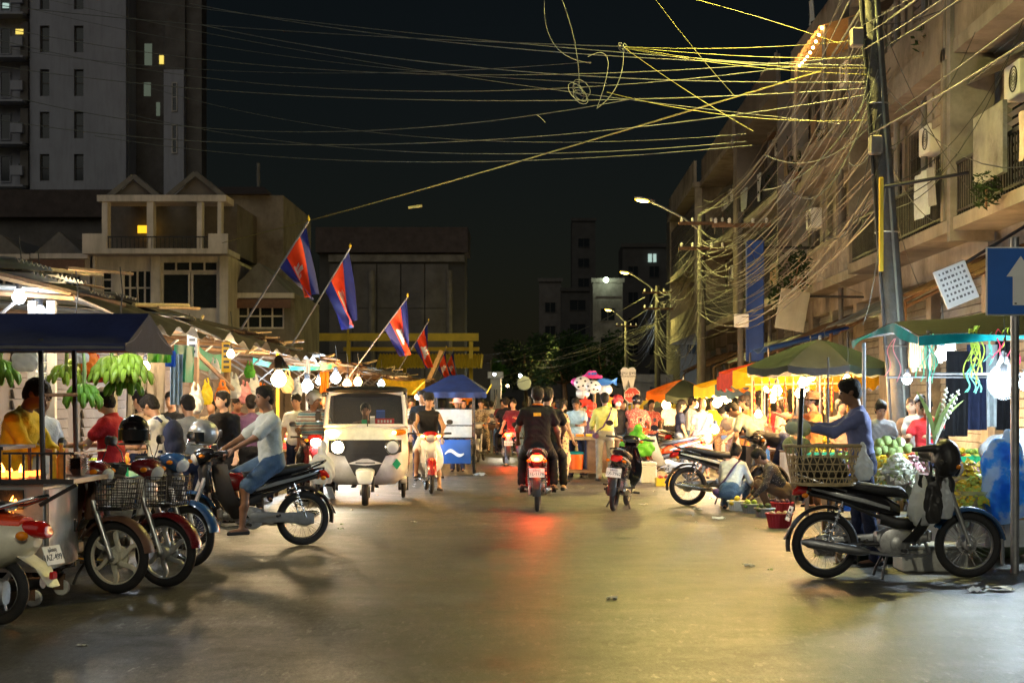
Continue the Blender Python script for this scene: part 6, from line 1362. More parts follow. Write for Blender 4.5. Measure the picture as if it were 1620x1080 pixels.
# bulbs on the left, with added ones that only brighten the stalls
bulb('brightest white bulb under conical shade behind the pale shirted rider', 441, 600, 25.5, 'bulb_soft', .095); x, y, z = P(441, 588, 25.5); tag(MB().lathe([(.02,.22),(.05,.2),(.17,.02),(.18,0),(.16,.015),(.04,.19)], (0,0,0), 18, cap=False).build('lamp_shade', 'chrome', None, True, (x,y,z+.05)), 'conical metal shade above the brightest white bulb', 'lamp shade')
for px_, py_, Y, k2, r_, lab in ((486,611,29,'bulb_white',.085,'cold white bulb left of the auto rickshaw roof'), (531,598,32,'bulb_white',.08,'cold white bulb just above rickshaw roof corner'), (549,607,34,'bulb_warm',.07,'left of two warm bulbs above rickshaw roof'), (566,604,35,'bulb_warm',.07,'right of two warm bulbs above rickshaw roof'), (505,603,31,'bulb_white',.05,'small cold bulb between the larger cold bulbs'), (603,607,42,'tube_white',.07,'cold bulb under stall roof right of rickshaw'), (365,560,20.5,'bulb_soft',.04,'small bulb under stall rafters by printed post'), (30,470,15.0,'bulb_dim',.05,'cold bulb high under tin roof behind navy canopy'), (120,520,15.0,'bulb_soft',.045,'hidden bulb added over the hanging bananas to light them'), (190,524,13.9,'bulb_dim',.045,'small bulb added under navy canopy to light the bananas'), (60,505,15.6,'bulb_dim',.09,'dim globe added unseen behind navy canopy to brighten diners'), (215,540,18.6,'bulb_dim',.09,'bulb added under tin roof to brighten stall behind canopy end'), (300,560,22.5,'bulb_soft',.05,'warm bulb added behind teal tarpaulin to brighten the stall'), (230,580,19,'bulb_soft',.045,'small warm bulb added to brighten the goods table'), (520,640,40,'bulb_warm',.05,'warm bulb deep in the stall lane'), (660,628,50,'bulb_warm',.06,'warm bulb over yellow tarpaulin stall'), (725,640,60,'bulb_warm',.06,'far warm bulb behind the blue cart')):
    bulb(lab, px_, py_, Y, k2, r_)
# ------------------------------------------------------------------ flags
def flag(label, base, tip, Yd, Hh=.8, Ln=1.3, fold=0, open_=.5):
    b0, t0 = V3(P(*base, Yd)), V3(P(*tip, Yd)); t = thing('flag', label, 'flag', tuple(b0), 0, 'national flags on slanting poles'); d = (t0-b0); D = d.normalized()
    MB().tube([(0,0,0), d], .016, 8).build('flagpole', 'steel', t, True); MB().lathe([(.012,0),(.025,.03),(.004,.09)], tuple(d), 8).build('finial', 'paint_yellow', t)
    b = MB(); nu, nv = 36, 48
    def fn(u, v):
        p = d-D*(.06+u*Hh*(1-.72*v*(1-open_*.35))); 
        p = p+V3((.10*v*Ln+.10*math.sin(u*8+fold+v)*v, .20*math.sin(u*11+v*3+fold)*v**.7, -v*Ln*(1-.10*u)))
        return p
    b.sheet(fn, nu, nv)
    def tower(u, v, cx, w, h): return abs(v-cx) < w*(1-(.72-u)*0) and .72-h < u < .72
    b.m = []
    for i in range(nu):
        for j in range(nv):
            u, v = (i+.5)/nu, (j+.5)/nv; k2 = 0 if (u < .25 or u > .75) else 1
            if k2 == 1:
                e = (.64 < u < .70 and .30 < v < .70) or (.58 < u <= .64 and .34 < v < .66) or (abs(v-.5) < .055*(1-(.58-u)*1.6) and .32 < u <= .58) or (min(abs(v-.40), abs(v-.60)) < .035*(1-(.58-u)*1.4) and .42 < u <= .58)
                if e: k2 = 2
            b.m.append(k2)
    b.build('flag_cloth', ['flag_blue','flag_red','ink_white'], t, True)
flag('folded blue and red temple flag on the steepest flagpole, over tan stall roof', (378,526), (488,350), 22.5, .72, 1.0, 0, .0)
flag('open red centred temple flag on the pole next to steepest one', (462,545), (554,392), 28, .82, 1.25, 1.5, .5)
flag('temple flag on pole rising behind the auto rickshaw', (552,596), (645,470), 36, .85, 1.2, 2.6, .3)
flag('narrow folded flag with white stripe above the blue cart', (610,618), (678,508), 47, .8, 1.3, 3.9, .1)
flag('small far temple flag on pole behind blue cart canopy', (684,602), (706,550), 66, .9, 1.1, 5.2, .5); flag('smallest far temple flag next to the blue cart canopy', (694,604), (718,552), 72, .9, 1.2, 6.0, .3)
tag(MB().box((0,0,0),(.16,.05,1.3),rot=Matrix.Rotation(R(24),3,'Y')).build('bamboo_prop','pale_wood',None,False,P(688,578,62)), 'thick pale bamboo prop leaning at far stall roof', 'prop')
# ------------------------------------------------------------------ auto rickshaw
def rickshaw(label, loc, yaw):
    r = thing('auto_rickshaw', label, 'auto rickshaw', loc, yaw); S = lambda nm, m, b, par=r, sm=True: b.build(nm, m, par, sm)
    bd = S('front_body', 'white_paint', MB().loft([((.42,0,.30),(.38,0,0),(0,.44,0)),((.45,0,.42),(.50,0,0),(0,.58,0)),((.44,0,.62),(.56,0,0),(0,.635,0)),((.42,0,.84),(.56,0,0),(0,.635,0)),((.40,0,1.0),(.53,0,0),(0,.62,0)),((.36,0,1.12),(.46,0,0),(0,.61,0))], 28, 3.4))
    S('front_panel', 'black_plastic', MB().prism([(-.53,.965),(.53,.965),(.53,.79),(.30,.73),(.15,.44),(-.15,.44),(-.30,.73),(-.53,.79)], 'X', .78, .992), r, False)
    for z in (.56,.63,.70,.77): S('grille_bar', 'dark_steel', MB().box((.996,0,z),(.012,.22+.9*(z-.56),.016)), r, False)
    for s in (1,-1):
        hl = S('headlight', 'chrome', MB().lathe([(.03,.0),(.105,.02),(.115,.06),(.10,.075)], (.93,s*.40,.86), 20, 'X')); S('headlight_lens', 'head_light' if s < 0 else 'lens_clear', MB().ball((1.0,s*.40,.86), (.025,.092,.092), 16, 8), hl)
        S('indicator', 'amber_glow' if s < 0 else 'lens_orange', MB().loft([((.80,s*.50,1.075),(0,.10,0),(0,0,.045)),((.875,s*.48,1.07),(0,.09,0),(0,0,.04)),((.89,s*.48,1.07),(0,.06,0),(0,0,.025))], 12, 2.6)); S('parking_lamp', 'amber_glow', MB().ball((.885,s*.56 if s < 0 else s*.42,1.07), (.02,.035,.03), 10, 6))
    S('cowl', 'white_paint', MB().loft([((.36,0,1.121),(.455,0,0),(0,.605,0)),((.33,0,1.17),(.40,0,0),(0,.59,0))], 24, 3.6))
    # windscreen frame: raked
    def scr(y, z): return (.74-.20*(z-1.17)/.5, y, z)
    fr = MB()
    for s in (1,-1): fr.tube([scr(s*.585,1.15), scr(s*.575,1.4), scr(s*.55,1.62)], [.035,.032,.03], 10)
    fr.tube([scr(-.55,1.64), scr(-.3,1.685), scr(0,1.70), scr(.3,1.685), scr(.55,1.64)], .035, 10); fr.tube([scr(-.585,1.17), scr(.585,1.17)], .028, 10); wf = S('windscreen_frame', 'white_paint', fr)
    S('windscreen', 'tint_glass', MB().add([scr(-.57,1.18), scr(.57,1.18), scr(.54,1.645), scr(-.54,1.645)], [(0,1,2,3)]), wf, False)
    S('wiper', 'black_plastic', MB().tube([(.80,.03,1.16),(.74,.02,1.32)], .008, 6), wf)
    for (y, z, w_, h_, m_) in ((.28,1.235,.28,.085,'sign_red'), (.10,1.25,.07,.12,'sign_white'), (.22,1.34,.13,.12,'panel_blue'), (-.02,1.23,.08,.06,'pl_green')): x, _, _ = scr(0, z); S('sticker', m_, MB().box((x-.02,y,z),(.006,w_,h_)), wf, False)
    for i in range(5): x, _, _ = scr(0, 1.235); S('sticker_print', 'ink_white', MB().box((x-.014,.19+i*.045,1.235),(.006,.028,.04)), wf, False)
    S('roof', 'black_plastic', MB().loft([((.62,0,1.68),(0,.52,0),(.02,0,.02)),((.5,0,1.70),(0,.60,0),(.0,0,.045)),((-.2,0,1.71),(0,.62,0),(0,0,.06)),((-.9,0,1.70),(0,.62,0),(0,0,.055)),((-1.2,0,1.64),(0,.60,0),(0,0,.05))], 20, 3))
    S('rear_body', 'white_paint', MB().loft([((-.15,0,.55),(0,.62,0),(0,0,.22)),((-.5,0,.62),(0,.64,0),(0,0,.32)),((-1.1,0,.64),(0,.64,0),(0,0,.34)),((-1.3,0,.62),(0,.60,0),(0,0,.28))], 20, 4)); 
    for s in (1,-1):
        S('side_stripe', 'sign_red', MB().bx(-.95,-.35,s*.645-.004,s*.645+.004,.55,.85), r, False); S('door_pillar', 'black_plastic', MB().tube([(-.15,s*.6,.75),(-.18,s*.59,1.67)], .025, 8)); S('rear_pillar', 'black_plastic', MB().tube([(-1.15,s*.58,.9),(-1.12,s*.58,1.65)], .03, 8)); S('floor_sill', 'white_paint', MB().box((.0,s*.56,.34),(.9,.1,.08),bev=.02)); S('mirror', 'black_plastic', MB().box((.62,s*.70,1.30),(.04,.09,.14),bev=.015)); S('mirror_arm', 'black_plastic', MB().tube([(.62,s*.58,1.22),(.62,s*.68,1.28)], .01, 6))
        wheel(r, -1.0, 'disc', 'steel', .205).location = (-1.0, s*.56, .205); S('mud_flap', 'black_plastic', MB().box((-1.24,s*.56,.22),(.02,.16,.22)), r, False)
    w_ = wheel(r, .98, 'disc', 'steel', .205); w_.scale = (1,1.5,1); S('front_mudguard', 'white_paint', MB().loft([((1.22,0,.36),(0,.10,0),(.0,0,.03)),((1.12,0,.47),(0,.135,0),(.03,0,.05)),((.98,0,.50),(0,.14,0),(.0,0,.06)),((.84,0,.44),(0,.11,0),(0,0,.05))], 14, 2.8)); S('front_fork', 'dark_steel', MB().tube([(.98,.11,.205),(.92,.11,.5)], .025, 8))
    S('cabin_back', 'black_plastic', MB().bx(-1.2,-1.17,-.58,.58,.9,1.62), r, False); S('passenger_seat', 'maroon_paint', MB().box((-.85,0,.72),(.5,1.0,.14),bev=.04)); S('driver_seat', 'vinyl', MB().box((-.02,0,.62),(.34,.5,.12),bev=.04)); S('handlebar', 'dark_steel', MB().tube([(.38,.33,1.05),(.42,0,1.03),(.38,-.33,1.05)], .015, 8)); S('green_diamond_mark', 'pl_green', MB().prism([(.46,.53),(.525,.61),(.46,.69),(.395,.61)], 'X', .93, .962), r, False); return r
x, y, z = G(577, 800); rk = rickshaw('white auto rickshaw with one lit headlight and black roof', (x-.08, y+1.0, 0), R(-85))
# ------------------------------------------------------------------ pedal cart with blue canopy
x, y, z = G(716, 752); t = thing('pedal_cart', 'three wheeled vendor cart with blue peaked canopy and blue front bag', 'cart', (x, y+.4, 0))
for sx in (-.40, .44): 
    w2 = wheel(t, sx, 'spoke', 'steel', .33); w2.location = (sx, 0, .33); w2.rotation_euler = (0,0,R(90))
MB().bx(-.34,.38,-.32,.5,.30,.62).build('box', 'dark_steel', t); MB().sheet(lambda u, v: (-.34+.72*u, -.36-.05*math.sin(u*3.1)*math.sin(v*3.1), .25+.5*v), 12, 8, .02).build('front_bag', 'pl_blue', t, True)
MB().sheet(lambda u, v: (-.16+.40*u, -.425-.008*math.sin(u*9), .44+.05*math.sin(u*6.3)+(.03+.05*math.sin(u*3.1))*v), 14, 3, .006).build('bag_print', 'ink_white', t, True)
for z0, z1 in ((.80,1.03),(1.06,1.38)): MB().sheet(lambda u, v: (-.36+.76*u, -.34-.02*math.sin(u*7+v*3), z0+(z1-z0)*v), 14, 5, .02).build('side_screen', 'poly_white', t, True)
for sx in (-.38,.42):
    for sy in (-.3,.5): MB().tube([(sx,sy,.3),(sx,sy,1.80)], .014, 6).build('canopy_post', 'dark_steel', t)
for z in (.78,1.045,1.4): MB().tube([(-.38,-.33,z),(.42,-.33,z)], .012, 6).build('rail', 'dark_steel', t)
MB().add([(-.72,-.65,1.74),(.72,-.65,1.74),(.78,.85,1.76),(-.70,.85,1.76),(-.1,.1,2.10),(.2,.1,2.12)], [(0,1,5,4),(1,2,5),(2,3,4,5),(3,0,4)]).build('canopy', 'umb_blue', t)
MB().sheet(lambda u, v: (-.72+1.44*u, -.655-.02*math.sin(u*25), 1.74-.12*v), 30, 2, .004).build('canopy_valance', 'umb_blue', t)
for sx in (-.72,.72): MB().tube([(sx,-.65,1.72),(sx*1.15,-.75,1.9)] if sx > 0 else [(sx-.1,-.7,1.70),(sx+.15,-.65,1.95)], .018, 6).build('canopy_strut', 'paint_yellow', t)
w3 = wheel(t, 0, 'spoke', 'steel', .33); w3.location = (0.02, 1.5, .33); w3.rotation_euler = (0,0,R(90)); MB().tube([(0,.5,.45),(.02,1.0,.5),(.02,1.5,.33)], .022, 6).build('frame_tube', 'dark_steel', t); MB().box((.02,1.15,.86),(.16,.24,.07),bev=.03).build('saddle', 'vinyl', t)
t2 = thing('hanging_towel', 'turquoise towel hung on the blue cart side', 'towel', (x-.46, y+.15, .35)); MB().sheet(lambda u, v: (.03*math.sin(v*6), .3*u, .5*v), 4, 8, .01).build('towel', 'tarp_teal', t2, True)
# ------------------------------------------------------------------ umbrellas
def umbrella(label, X, Y, zedge, zap, rad, cols, n=8, val=.14, rot=0, tilt=0):
    t = thing('market_umbrella', label, 'umbrella', (X, Y, 0), rot, 'umbrellas over the right stalls'); t.rotation_euler = (0, R(tilt), rot)
    for i in range(n):
        a0, a1 = 2*math.pi*i/n, 2*math.pi*(i+1)/n
        def f(u, v):
            a = a0+(a1-a0)*v; rr = rad*u*(1-.07*math.sin(v*math.pi)); zz = zap-(zap-zedge)*(u**1.25)-.05*math.sin(v*math.pi)*u; return (rr*math.cos(a), rr*math.sin(a), zz)
        p = MB().sheet(f, 8, 8, .004).build('panel', cols[i % len(cols)], t, True)
        MB().sheet(lambda u, v: (lambda q_: (q_[0]*1.0, q_[1], q_[2]-val*u*(1+.12*math.sin(v*18))))(f(1, v)), 2, 14, .003).build('valance', cols[i % len(cols)], p, True)
        MB().tube([(.03*math.cos(a0),.03*math.sin(a0),zap-.08),(rad*.55*math.cos(a0),rad*.55*math.sin(a0),zap-(zap-zedge)*.5-.02),(rad*math.cos(a0),rad*math.sin(a0),zedge-.01)], .008, 5).build('rib', 'steel', t)
    MB().tube([(0,0,0),(0,0,zap+.06)], .022, 8).build('umbrella_pole', 'steel', t); MB().bx(-.2,.2,-.2,.2,0,.12).build('umbrella_base', 'concrete', t); return t
ux = lambda px, Y: hx(px, Y)
umbrella('large dark green umbrella sheltering the man in blue shirt', ux(1297,23), 23, 2.04, 2.44, 1.12, ['umb_green','umb_green','umb_black'], 8, .10, .2)
umbrella('orange yellow and red umbrella glowing under the dark green one', ux(1262,26.5), 26.5, 2.04, 2.34, 1.35, ['umb_orange','umb_yellow','umb_black','umb_red','umb_yellow','umb_orange','umb_yellow','umb_blue'], 8, .26, .5)
umbrella('yellow and grey umbrella beside the concrete lamp pole', ux(1172,31), 31, 1.86, 2.08, .95, ['umb_yellow','umb_green','umb_black','umb_yellow'], 8, .20, .1)
umbrella('orange and dark green umbrella beyond the motorcycles', ux(1068,39), 39, 1.74, 2.12, .92, ['umb_orange','umb_orange','umb_green','umb_green'], 8, .16, 2.6, -6)
umbrella('low yellow and black umbrella farthest along the stalls', ux(1036,44), 44, 1.45, 1.66, .8, ['umb_yellow','umb_black'], 8, .14, .3)
umbrella('red and orange umbrella half hidden behind yellow one', ux(1210,29.2), 29.2, 2.0, 2.2, .9, ['umb_red','umb_orange','umb_green'], 8, .22, .8)
# ------------------------------------------------------------------ tarpaulin flower stall
t = thing('flower_stall', 'dark green tarpaulin stall with teal valance and hanging ribbons', 'stall', (5.1, 16.6, 0))
def tf(u, v):
    x = -1.42+2.9*u; y = -1.5+3.2*v; return (x, y, 2.15+.30*min(1, v/.32)*(.55+.45*min(1,u*2.2))-.12*max(0, v-.4)+.07*u+.02*math.sin(u*13+v*5)*(1-abs(v-.3)))
MB().sheet(tf, 18, 16, .008).build('tarpaulin', 'tarp_dark_green', t, True)
MB().sheet(lambda u, v: (lambda p: (p[0], p[1]-.01-.05*math.sin(u*14)*v, p[2]-.012-v*(.06+.035*math.sin(u*9+1))))(tf(u, 0)), 40, 4, .005).build('valance', 'tarp_teal', t, True)
MB().sheet(lambda u, v: (lambda p: (p[0]-.01-.04*math.sin(u*10)*v, p[1], p[2]-.015-v*(.07+.03*math.sin(u*7))))(tf(0, u)), 30, 4, .005).build('side_valance', 'tarp_teal', t, True)
for sx, sy in ((-1.3,-1.4),(1.4,-1.4),(-1.3,1.6),(1.4,1.6)): MB().tube([(sx,sy,0),(sx,sy,2.2)], .022, 8).build('post', 'steel', t)
MB().tube([(-1.3,-1.4,1.78),(1.4,-1.4,1.78)], .013, 6).build('rail', 'steel', t); MB().tube([(-1.3,.4,1.78),(1.4,.4,1.78)], .013, 6).build('rail', 'steel', t)
ri = 0
for px_, py0, py1, m_, lab in ((1467,530,600,'ribbon_mint','mint ribbon hanging alone left of lime bunch'), (1474,528,585,'ribbon_mint','shorter mint ribbon hanging alone'), (1538,520,600,'ribbon_lime','lime ribbon bunch hanging under stall front'), (1546,515,575,'ribbon_lime','second lime ribbon bunch hanging under stall front'), (1540,575,625,'ribbon_mint','mint ribbon loop trailing below the lime bunch'), (1582,520,570,'ribbon_red','red ribbon hanging over the bagged bulb'), (1594,518,560,'ribbon_lime','lime ribbon hanging over the bagged bulb'), (1571,525,575,'ribbon_mint','mint ribbon beside the red one'), (1414,535,600,'poly_pink','pale string hanging on leaning pole'), (1604,525,580,'ribbon_red','red ribbon by the sign post')):
    a, c = V3(P(px_, py0, 15.1)), V3(P(px_, py1, 15.1)); tt = thing('ribbon', lab, 'ribbon', tuple(a), 0, 'ribbons hung on the flower stall'); q_ = random.Random(px_)
    for k2 in range(5 if 'bunch' in lab else 2):
        o1, o2 = q_.uniform(-.05,.05), q_.uniform(-.09,.09); MB().sheet(lambda u, v: (o1*.3+o2*v+.03*math.sin(v*7+o1*90)+.012*u, .02*k2*.3, -(a.z-c.z)*v*(1+o1*2)), 1, 14, .002).build('strand', m_, tt, True)
# bagged bulb, grey covered counter, cloths
bulb('white bulb glowing inside a hanging plastic bag by sign post', 1588, 604, 14.9, 'bulb_white', .06); x, y, z = P(1588, 626, 14.9)
s_ = SDF(.03); s_.ell((0,0,.15), (.155,.12,.17)); s_.cap((0,0,.25), (0,0,.42), .09, .03); tag(put('plastic_bag', s_.mesh(.012,'plastic_bag'), 'poly_thin', None, (x,y,z-.02)), 'clear plastic bag tied around the white bulb', 'bag')
bulb('cold bulb just right of the sign post', 1622, 607, 15.2, 'bulb_white', .05); bulb('cold tube lamp behind the dark hanging cloths', 1490, 560, 18.5, 'bulb_white', .06)
for a in ((1497,1532,555,690,17.2,'c_black','dark grey cloth hanging at left of flower stall back'), (1530,1560,545,680,17.3,'c_navy','navy cloth hanging at flower stall back'), (1558,1578,545,675,17.5,'c_pale','pale curtain strip hanging behind bagged bulb'), (1574,1600,540,680,17.6,'c_black','dark cloth hanging behind bagged bulb')): cloth_sheet('hanging_cloth', a[6], 'cloth', a[0], a[1], a[2], a[3], a[4], a[5], 2, .05)
for px0, px1, py0, py1, Y, m_, lab in ((1440,1480,540,585,19,'fr_tan','row of dried brown bundles hanging under tarpaulin edge'), (1486,1512,530,570,18.6,'c_camo','dried leaf bundle hanging beside dark cloth')): 
    a, c = P(px0, py0, Y), P(px1, py1, Y); tt = thing('dried_bundle', lab, 'dried goods', a)
    n = 11
    for i in range(n): q_ = random.Random(i+px0); MB().loft([((( c[0]-a[0])*i/n,0,0),(.01,0,0),(0,.01,0)),(((c[0]-a[0])*i/n,0,-(a[2]-c[2])*.6),(.03,0,0),(0,.03,0)),(((c[0]-a[0])*i/n,0,-(a[2]-c[2])*q_.uniform(.85,1.15)),(.02,0,0),(0,.02,0))], 7, 2).build('strand', m_, tt, True)
table('grey covered counter under the bagged bulb', (5.05, 16.3, 0), 1.1, .9, .8, 'wood', 'c_grey'); x, y, z = P(1560, 680, 15.9)
s_ = SDF(.1); s_.ell((0,0,.18), (.42,.28,.22)); s_.ell((.2,0,.30), (.25,.22,.12)); s_.plane((0,0,0),(0,0,-1)); s_.wr = lambda X: .014*np.sin(X[...,0]*19+X[...,2]*12)*np.sin(X[...,1]*15+X[...,2]*20); tag(put('covered_heap', s_.mesh(.02,'covered_heap'), 'c_grey', None, (5.0,16.2,.81)), 'goods heap wrapped in grey sheet under the bagged bulb', 'wrapped goods')
# blue bag on stand, sacks, foam boxes
x, y, z = P(1592, 822, 14.3); s_ = SDF(.06); s_.ell((0,0,.28),(.22,.18,.32)); s_.ell((-.03,0,.52),(.20,.15,.22)); s_.cap((0,0,.6),(.02,0,.78),.12,.05); f_ = 1; s_.wr = lambda X: .018*np.sin(X[...,0]*26+X[...,2]*6)*np.sin(X[...,2]*14+X[...,1]*18+1); tag(put('blue_bag', s_.mesh(.014,'blue_bag'), 'poly_blue', None, (x,y,z)), 'big crumpled blue and white plastic bag hanging at flower stall', 'bag')
tag(MB().tube([(0,0,0),(0,0,.9)], .02, 8).build('bag_pole', 'steel', None, True, (x+.02,y+.19,0)), 'grey pipe standing under the blue plastic bag', 'pipe')
x, y, z = G(1595, 885); t = thing('flower_sack', 'clear sack stuffed with cut stems on the ground beside front wheel', 'sack', (x, y+.35, 0)); s_ = SDF(.08); s_.ell((0,0,.2),(.36,.3,.24)); s_.ell((.1,0,.33),(.24,.22,.14)); s_.plane((0,0,0),(0,0,-1)); s_.wr = lambda X: .02*np.sin(X[...,0]*24+X[...,2]*16)*np.sin(X[...,1]*21+X[...,2]*18); put('stems', s_.mesh(.018,'stems'), 'leaf_pale', t)
s_.k = .09; me = s_.mesh(.02, 'wrap'); o = put('wrap', me, 'poly_clear', t); o.scale = (1.05,1.05,1.04)
def foam_box(label, loc, w_, d_, h_, rz=0, m='foam', name='foam_box'):
    t = thing(name, label, 'box', loc, rz, 'boxes on the ground'); MB().box((0,0,h_*.42),(w_,d_,h_*.82),bev=.015).build('box_body', m, t); MB().box((0,0,h_*.92),(w_*1.03,d_*1.03,h_*.17),bev=.012).build('lid', m, t)
x, y, z = G(1480, 905); foam_box('dirty white foam box on ground behind the basket motorcycle', (x,y+.2,0), .58,.4,.24); x, y, z = G(1400, 895); foam_box('dark green crate on ground behind basket motorcycle', (x+.02,y+.35,0), .5,.36,.2, .1, 'tarp_dark_green', 'crate')
x, y, z = G(1026, 764); foam_box('white lidded plastic tub beside the parked black scooter', (x,y+.1,0), .3,.3,.4, 0, 'foam', 'plastic_tub'); x, y, z = G(1051, 768); tray('shallow yellow crate of red goods beside white tub', (x,y+.1,0), .3,.4,.14,'pl_yellow','pl_red',.04)
# flowers in plastic
def flower_bundle(label, loc, r, m1, m2, seed, tilt=0):
    q_ = random.Random(seed); t = thing('flower_bundle', label, 'flowers', loc, q_.uniform(0,6), 'flower bundles laid out at the stall'); t.rotation_euler = (R(tilt),0,q_.uniform(0,6))
    b = MB()
    for i in range(420):
        a, rr = q_.uniform(0,6.28), r*1.2*q_.random()**.5; z = .20+.22*math.cos(min(1.2,rr/r)*1.35)+q_.uniform(-.05,.03); p = V3((rr*math.cos(a), rr*math.sin(a), z)); n = V3((math.cos(a)*rr/r, math.sin(a)*rr/r, .8)).normalized(); u = n.orthogonal().normalized(); v = n.cross(u); s = q_.uniform(.016,.034)
        b.cur = q_.choice((0,0,0,1)); b.add([p+u*s, p+v*s+n*.012, p-u*s, p-v*s+n*.012, p+n*.02], [(0,1,4),(1,2,4),(2,3,4),(3,0,4)])
    o = b.build('blooms', [m1, m2], t); o['kind'] = 'stuff'
    b = MB()
    for i in range(26): a, rr = q_.uniform(0,6.28), r*.8*q_.random(); b.tube([(rr*.25*math.cos(a), rr*.25*math.sin(a), 0),(rr*math.cos(a), rr*math.sin(a), .32)], .005, 4)
    o = b.build('stems', 'leaf', t); MB().lathe([(r*.3,.0),(r*.5,.12),(r*1.0,.24),(r*1.3,.30)], (0,0,0), 16, cap=False).build('wrap', 'poly_clear', t, True)
fb = [(1420,738,14.9,'fr_white','leaf_pale'),(1445,742,15.0,'fr_pink','fr_white'),(1400,745,15.2,'fr_yellow','leaf_pale'),(1530,748,14.6,'fr_yellow','fr_pink'),(1552,752,14.6,'fr_yellow','leaf_pale'),(1512,756,14.9,'fr_pink','fr_white'),(1545,772,14.4,'fr_lime','fr_yellow'),(1568,765,14.8,'fr_pink','fr_yellow'),(1525,778,14.5,'fr_yellow','fr_lime'),(1490,735,15.3,'fr_white','leaf_pale'),(1462,728,15.5,'fr_lime','fr_white'),(1500,770,14.7,'fr_lime','fr_pink')]
cn = {'fr_white':'white','fr_pink':'pink','fr_yellow':'yellow','fr_lime':'lime','leaf_pale':'pale green'}
for i, (px_, py_, Y, m1, m2) in enumerate(fb):
    x, y, z = P(px_, py_, Y); flower_bundle('%s and %s wrapped flower bundle, %s' % (cn[m1], cn[m2], ['behind the motorcycle seat','behind the motorcycle bags','beside the man in blue','left of the blue bag','touching the blue bag','under the upright leaves','lowest beside blue bag','half behind the blue bag','above the front wheel','behind the handlebar','by the cabbages','over the front fender'][i]), (x, y, z-.32), .15, m1, m2, i+5)
table('low planked flower table behind the basket motorcycle', (3.75, 15.1, 0), 1.9, .8, .42, 'pale_wood', 'poly_white'); table('tall planked flower table at stall middle', (4.2, 16.0, 0), 1.2, .7, .70, 'pale_wood')
for i, (px_, py_) in enumerate(((1392,700),(1402,696),(1413,702),(1424,698),(1398,710),(1410,712),(1420,712),(1436,708),(1388,712))):
    x, y, z = P(px_, py_+6, 15.6); t = thing('cabbage', 'pale green cabbage head in the heap behind motorcycle seat', 'cabbage', (x,y,z-.02), 0, 'cabbages heaped on the table'); MB().ball((0,0,.05), .052, 12, 8).build('head', 'leaf_pale' if i % 3 else 'fr_white', t, True); q_ = random.Random(i)
    for k2 in range(5): a = q_.uniform(0,6.28); MB().sheet(lambda u, v: (.056*math.cos(a+(u-.5)*1.6)*math.cos((v-.3)*1.5), .056*math.sin(a+(u-.5)*1.6)*math.cos((v-.3)*1.5), .05+.058*math.sin((v-.3)*1.5)), 5, 5, .003).build('outer_leaf', 'leaf_pale', t, True)
x, y, z = P(1478, 705, 15.0); t = thing('leaf_vase', 'upright sword leaves and white flower spikes in a vase', 'plant', (x,y,z-.2)); MB().lathe([(.05,0),(.07,.08),(.05,.2),(.06,.22)], (0,0,0), 14).build('vase', 'pl_blue', t, True)
for i, (dx, h_) in enumerate(((-.18,.52),(.22,.50),(.06,.42),(-.08,.4),(.14,.36),(.30,.44))): MB().sheet(lambda u, v: (dx*v*v+(u-.5)*.045*math.sin(max(.08,v)*2.9), (i-2.5)*.02*v, .2+h_*v), 2, 12, .003).build('leaf', 'leaf_pale', t, True)
for dx, h_ in ((.12,.56),(.24,.54),(.18,.5)):
    b = MB(); b.tube([(0,0,.2),(dx*.5,0,.2+h_*.5),(dx,0,.2+h_)], .006, 5)
    for k2 in range(12): f_ = .5+.5*k2/12; b.ball((dx*f_+.012*(-1)**k2, .0, .2+h_*f_), .014, 6, 4)
    b.build('flower_spike', 'fr_white', t, True)
# ------------------------------------------------------------------ one way sign
x, y, z = P(1610, 445, 13.7); t = thing('one_way_sign', 'square blue sign with white upward arrow on grey post', 'sign', (x+.02, y, 0)); MB().tube([(-.03,.05,0),(-.03,.05,2.95)], .038, 10).build('post', 'steel', t, True)
MB().box((0,0,z),(.60,.02,.60),bev=.008).build('border', 'sign_white', t); MB().box((0,-.008,z),(.575,.02,.575)).build('face', 'sign_blue', t)
MB().prism([(-.07,z-.21),(.07,z-.21),(.07,z+.04),(.125,z+.04),(0,z+.22),(-.125,z+.04),(-.07,z+.04)], 'Y', -.0225, -.0195).build('arrow', 'sign_white', t); MB().box((-.045,-.0245,z-.195),(.02,.002,.012)).build('maker_mark', 'ink', t)
# ------------------------------------------------------------------ right: stall goods
rt = [(4.1,18.2,1.3,1.0,.72,'fruit table behind the vegetable squatters'), (4.35,21.4,1.6,1.2,.75,'fruit table under dark green umbrella'), (4.5,24.4,1.6,1.2,.78,'meat table under glowing umbrella'), (4.6,27.5,1.5,1.6,.75,'goods table behind striped shirt man'), (4.5,31,1.4,1.6,.72,'goods table under yellow umbrella'), (4.6,35,1.4,2,.72,'goods table by slim pole'), (4.5,40,1.4,2,.72,'goods table under orange umbrella'), (5.6,19.6,1.4,1.0,.75,'table before red shirted boy')]
for i, (X, Y, w_, d_, h_, lab) in enumerate(rt):
    table('planked '+lab, (X, Y, 0), w_, d_, h_, 'wood', ('tarp_blue', None, 'poly_white')[i % 3])
    for j in range(3):
        for k2 in range(2): tray('%s tray, %s %s of %s' % (('green fruit','yellow fruit','red fruit','mixed fruit')[(i+j) % 4], ('left','middle','right')[j], ('front','back')[k2], lab), (X-w_/2+.25+j*(w_-.5)/2, Y-d_/2+.28+k2*.5, h_+.01), .4, .44, .09, ('pl_red','pl_green','pl_blue')[(i+k2) % 3], (['fr_green','fr_lime'],['fr_yellow'],['fr_red','fr_orange'],['fr_yellow','fr_green','fr_red'])[(i+j) % 4], (.05,.045,.04)[(j+k2) % 3])
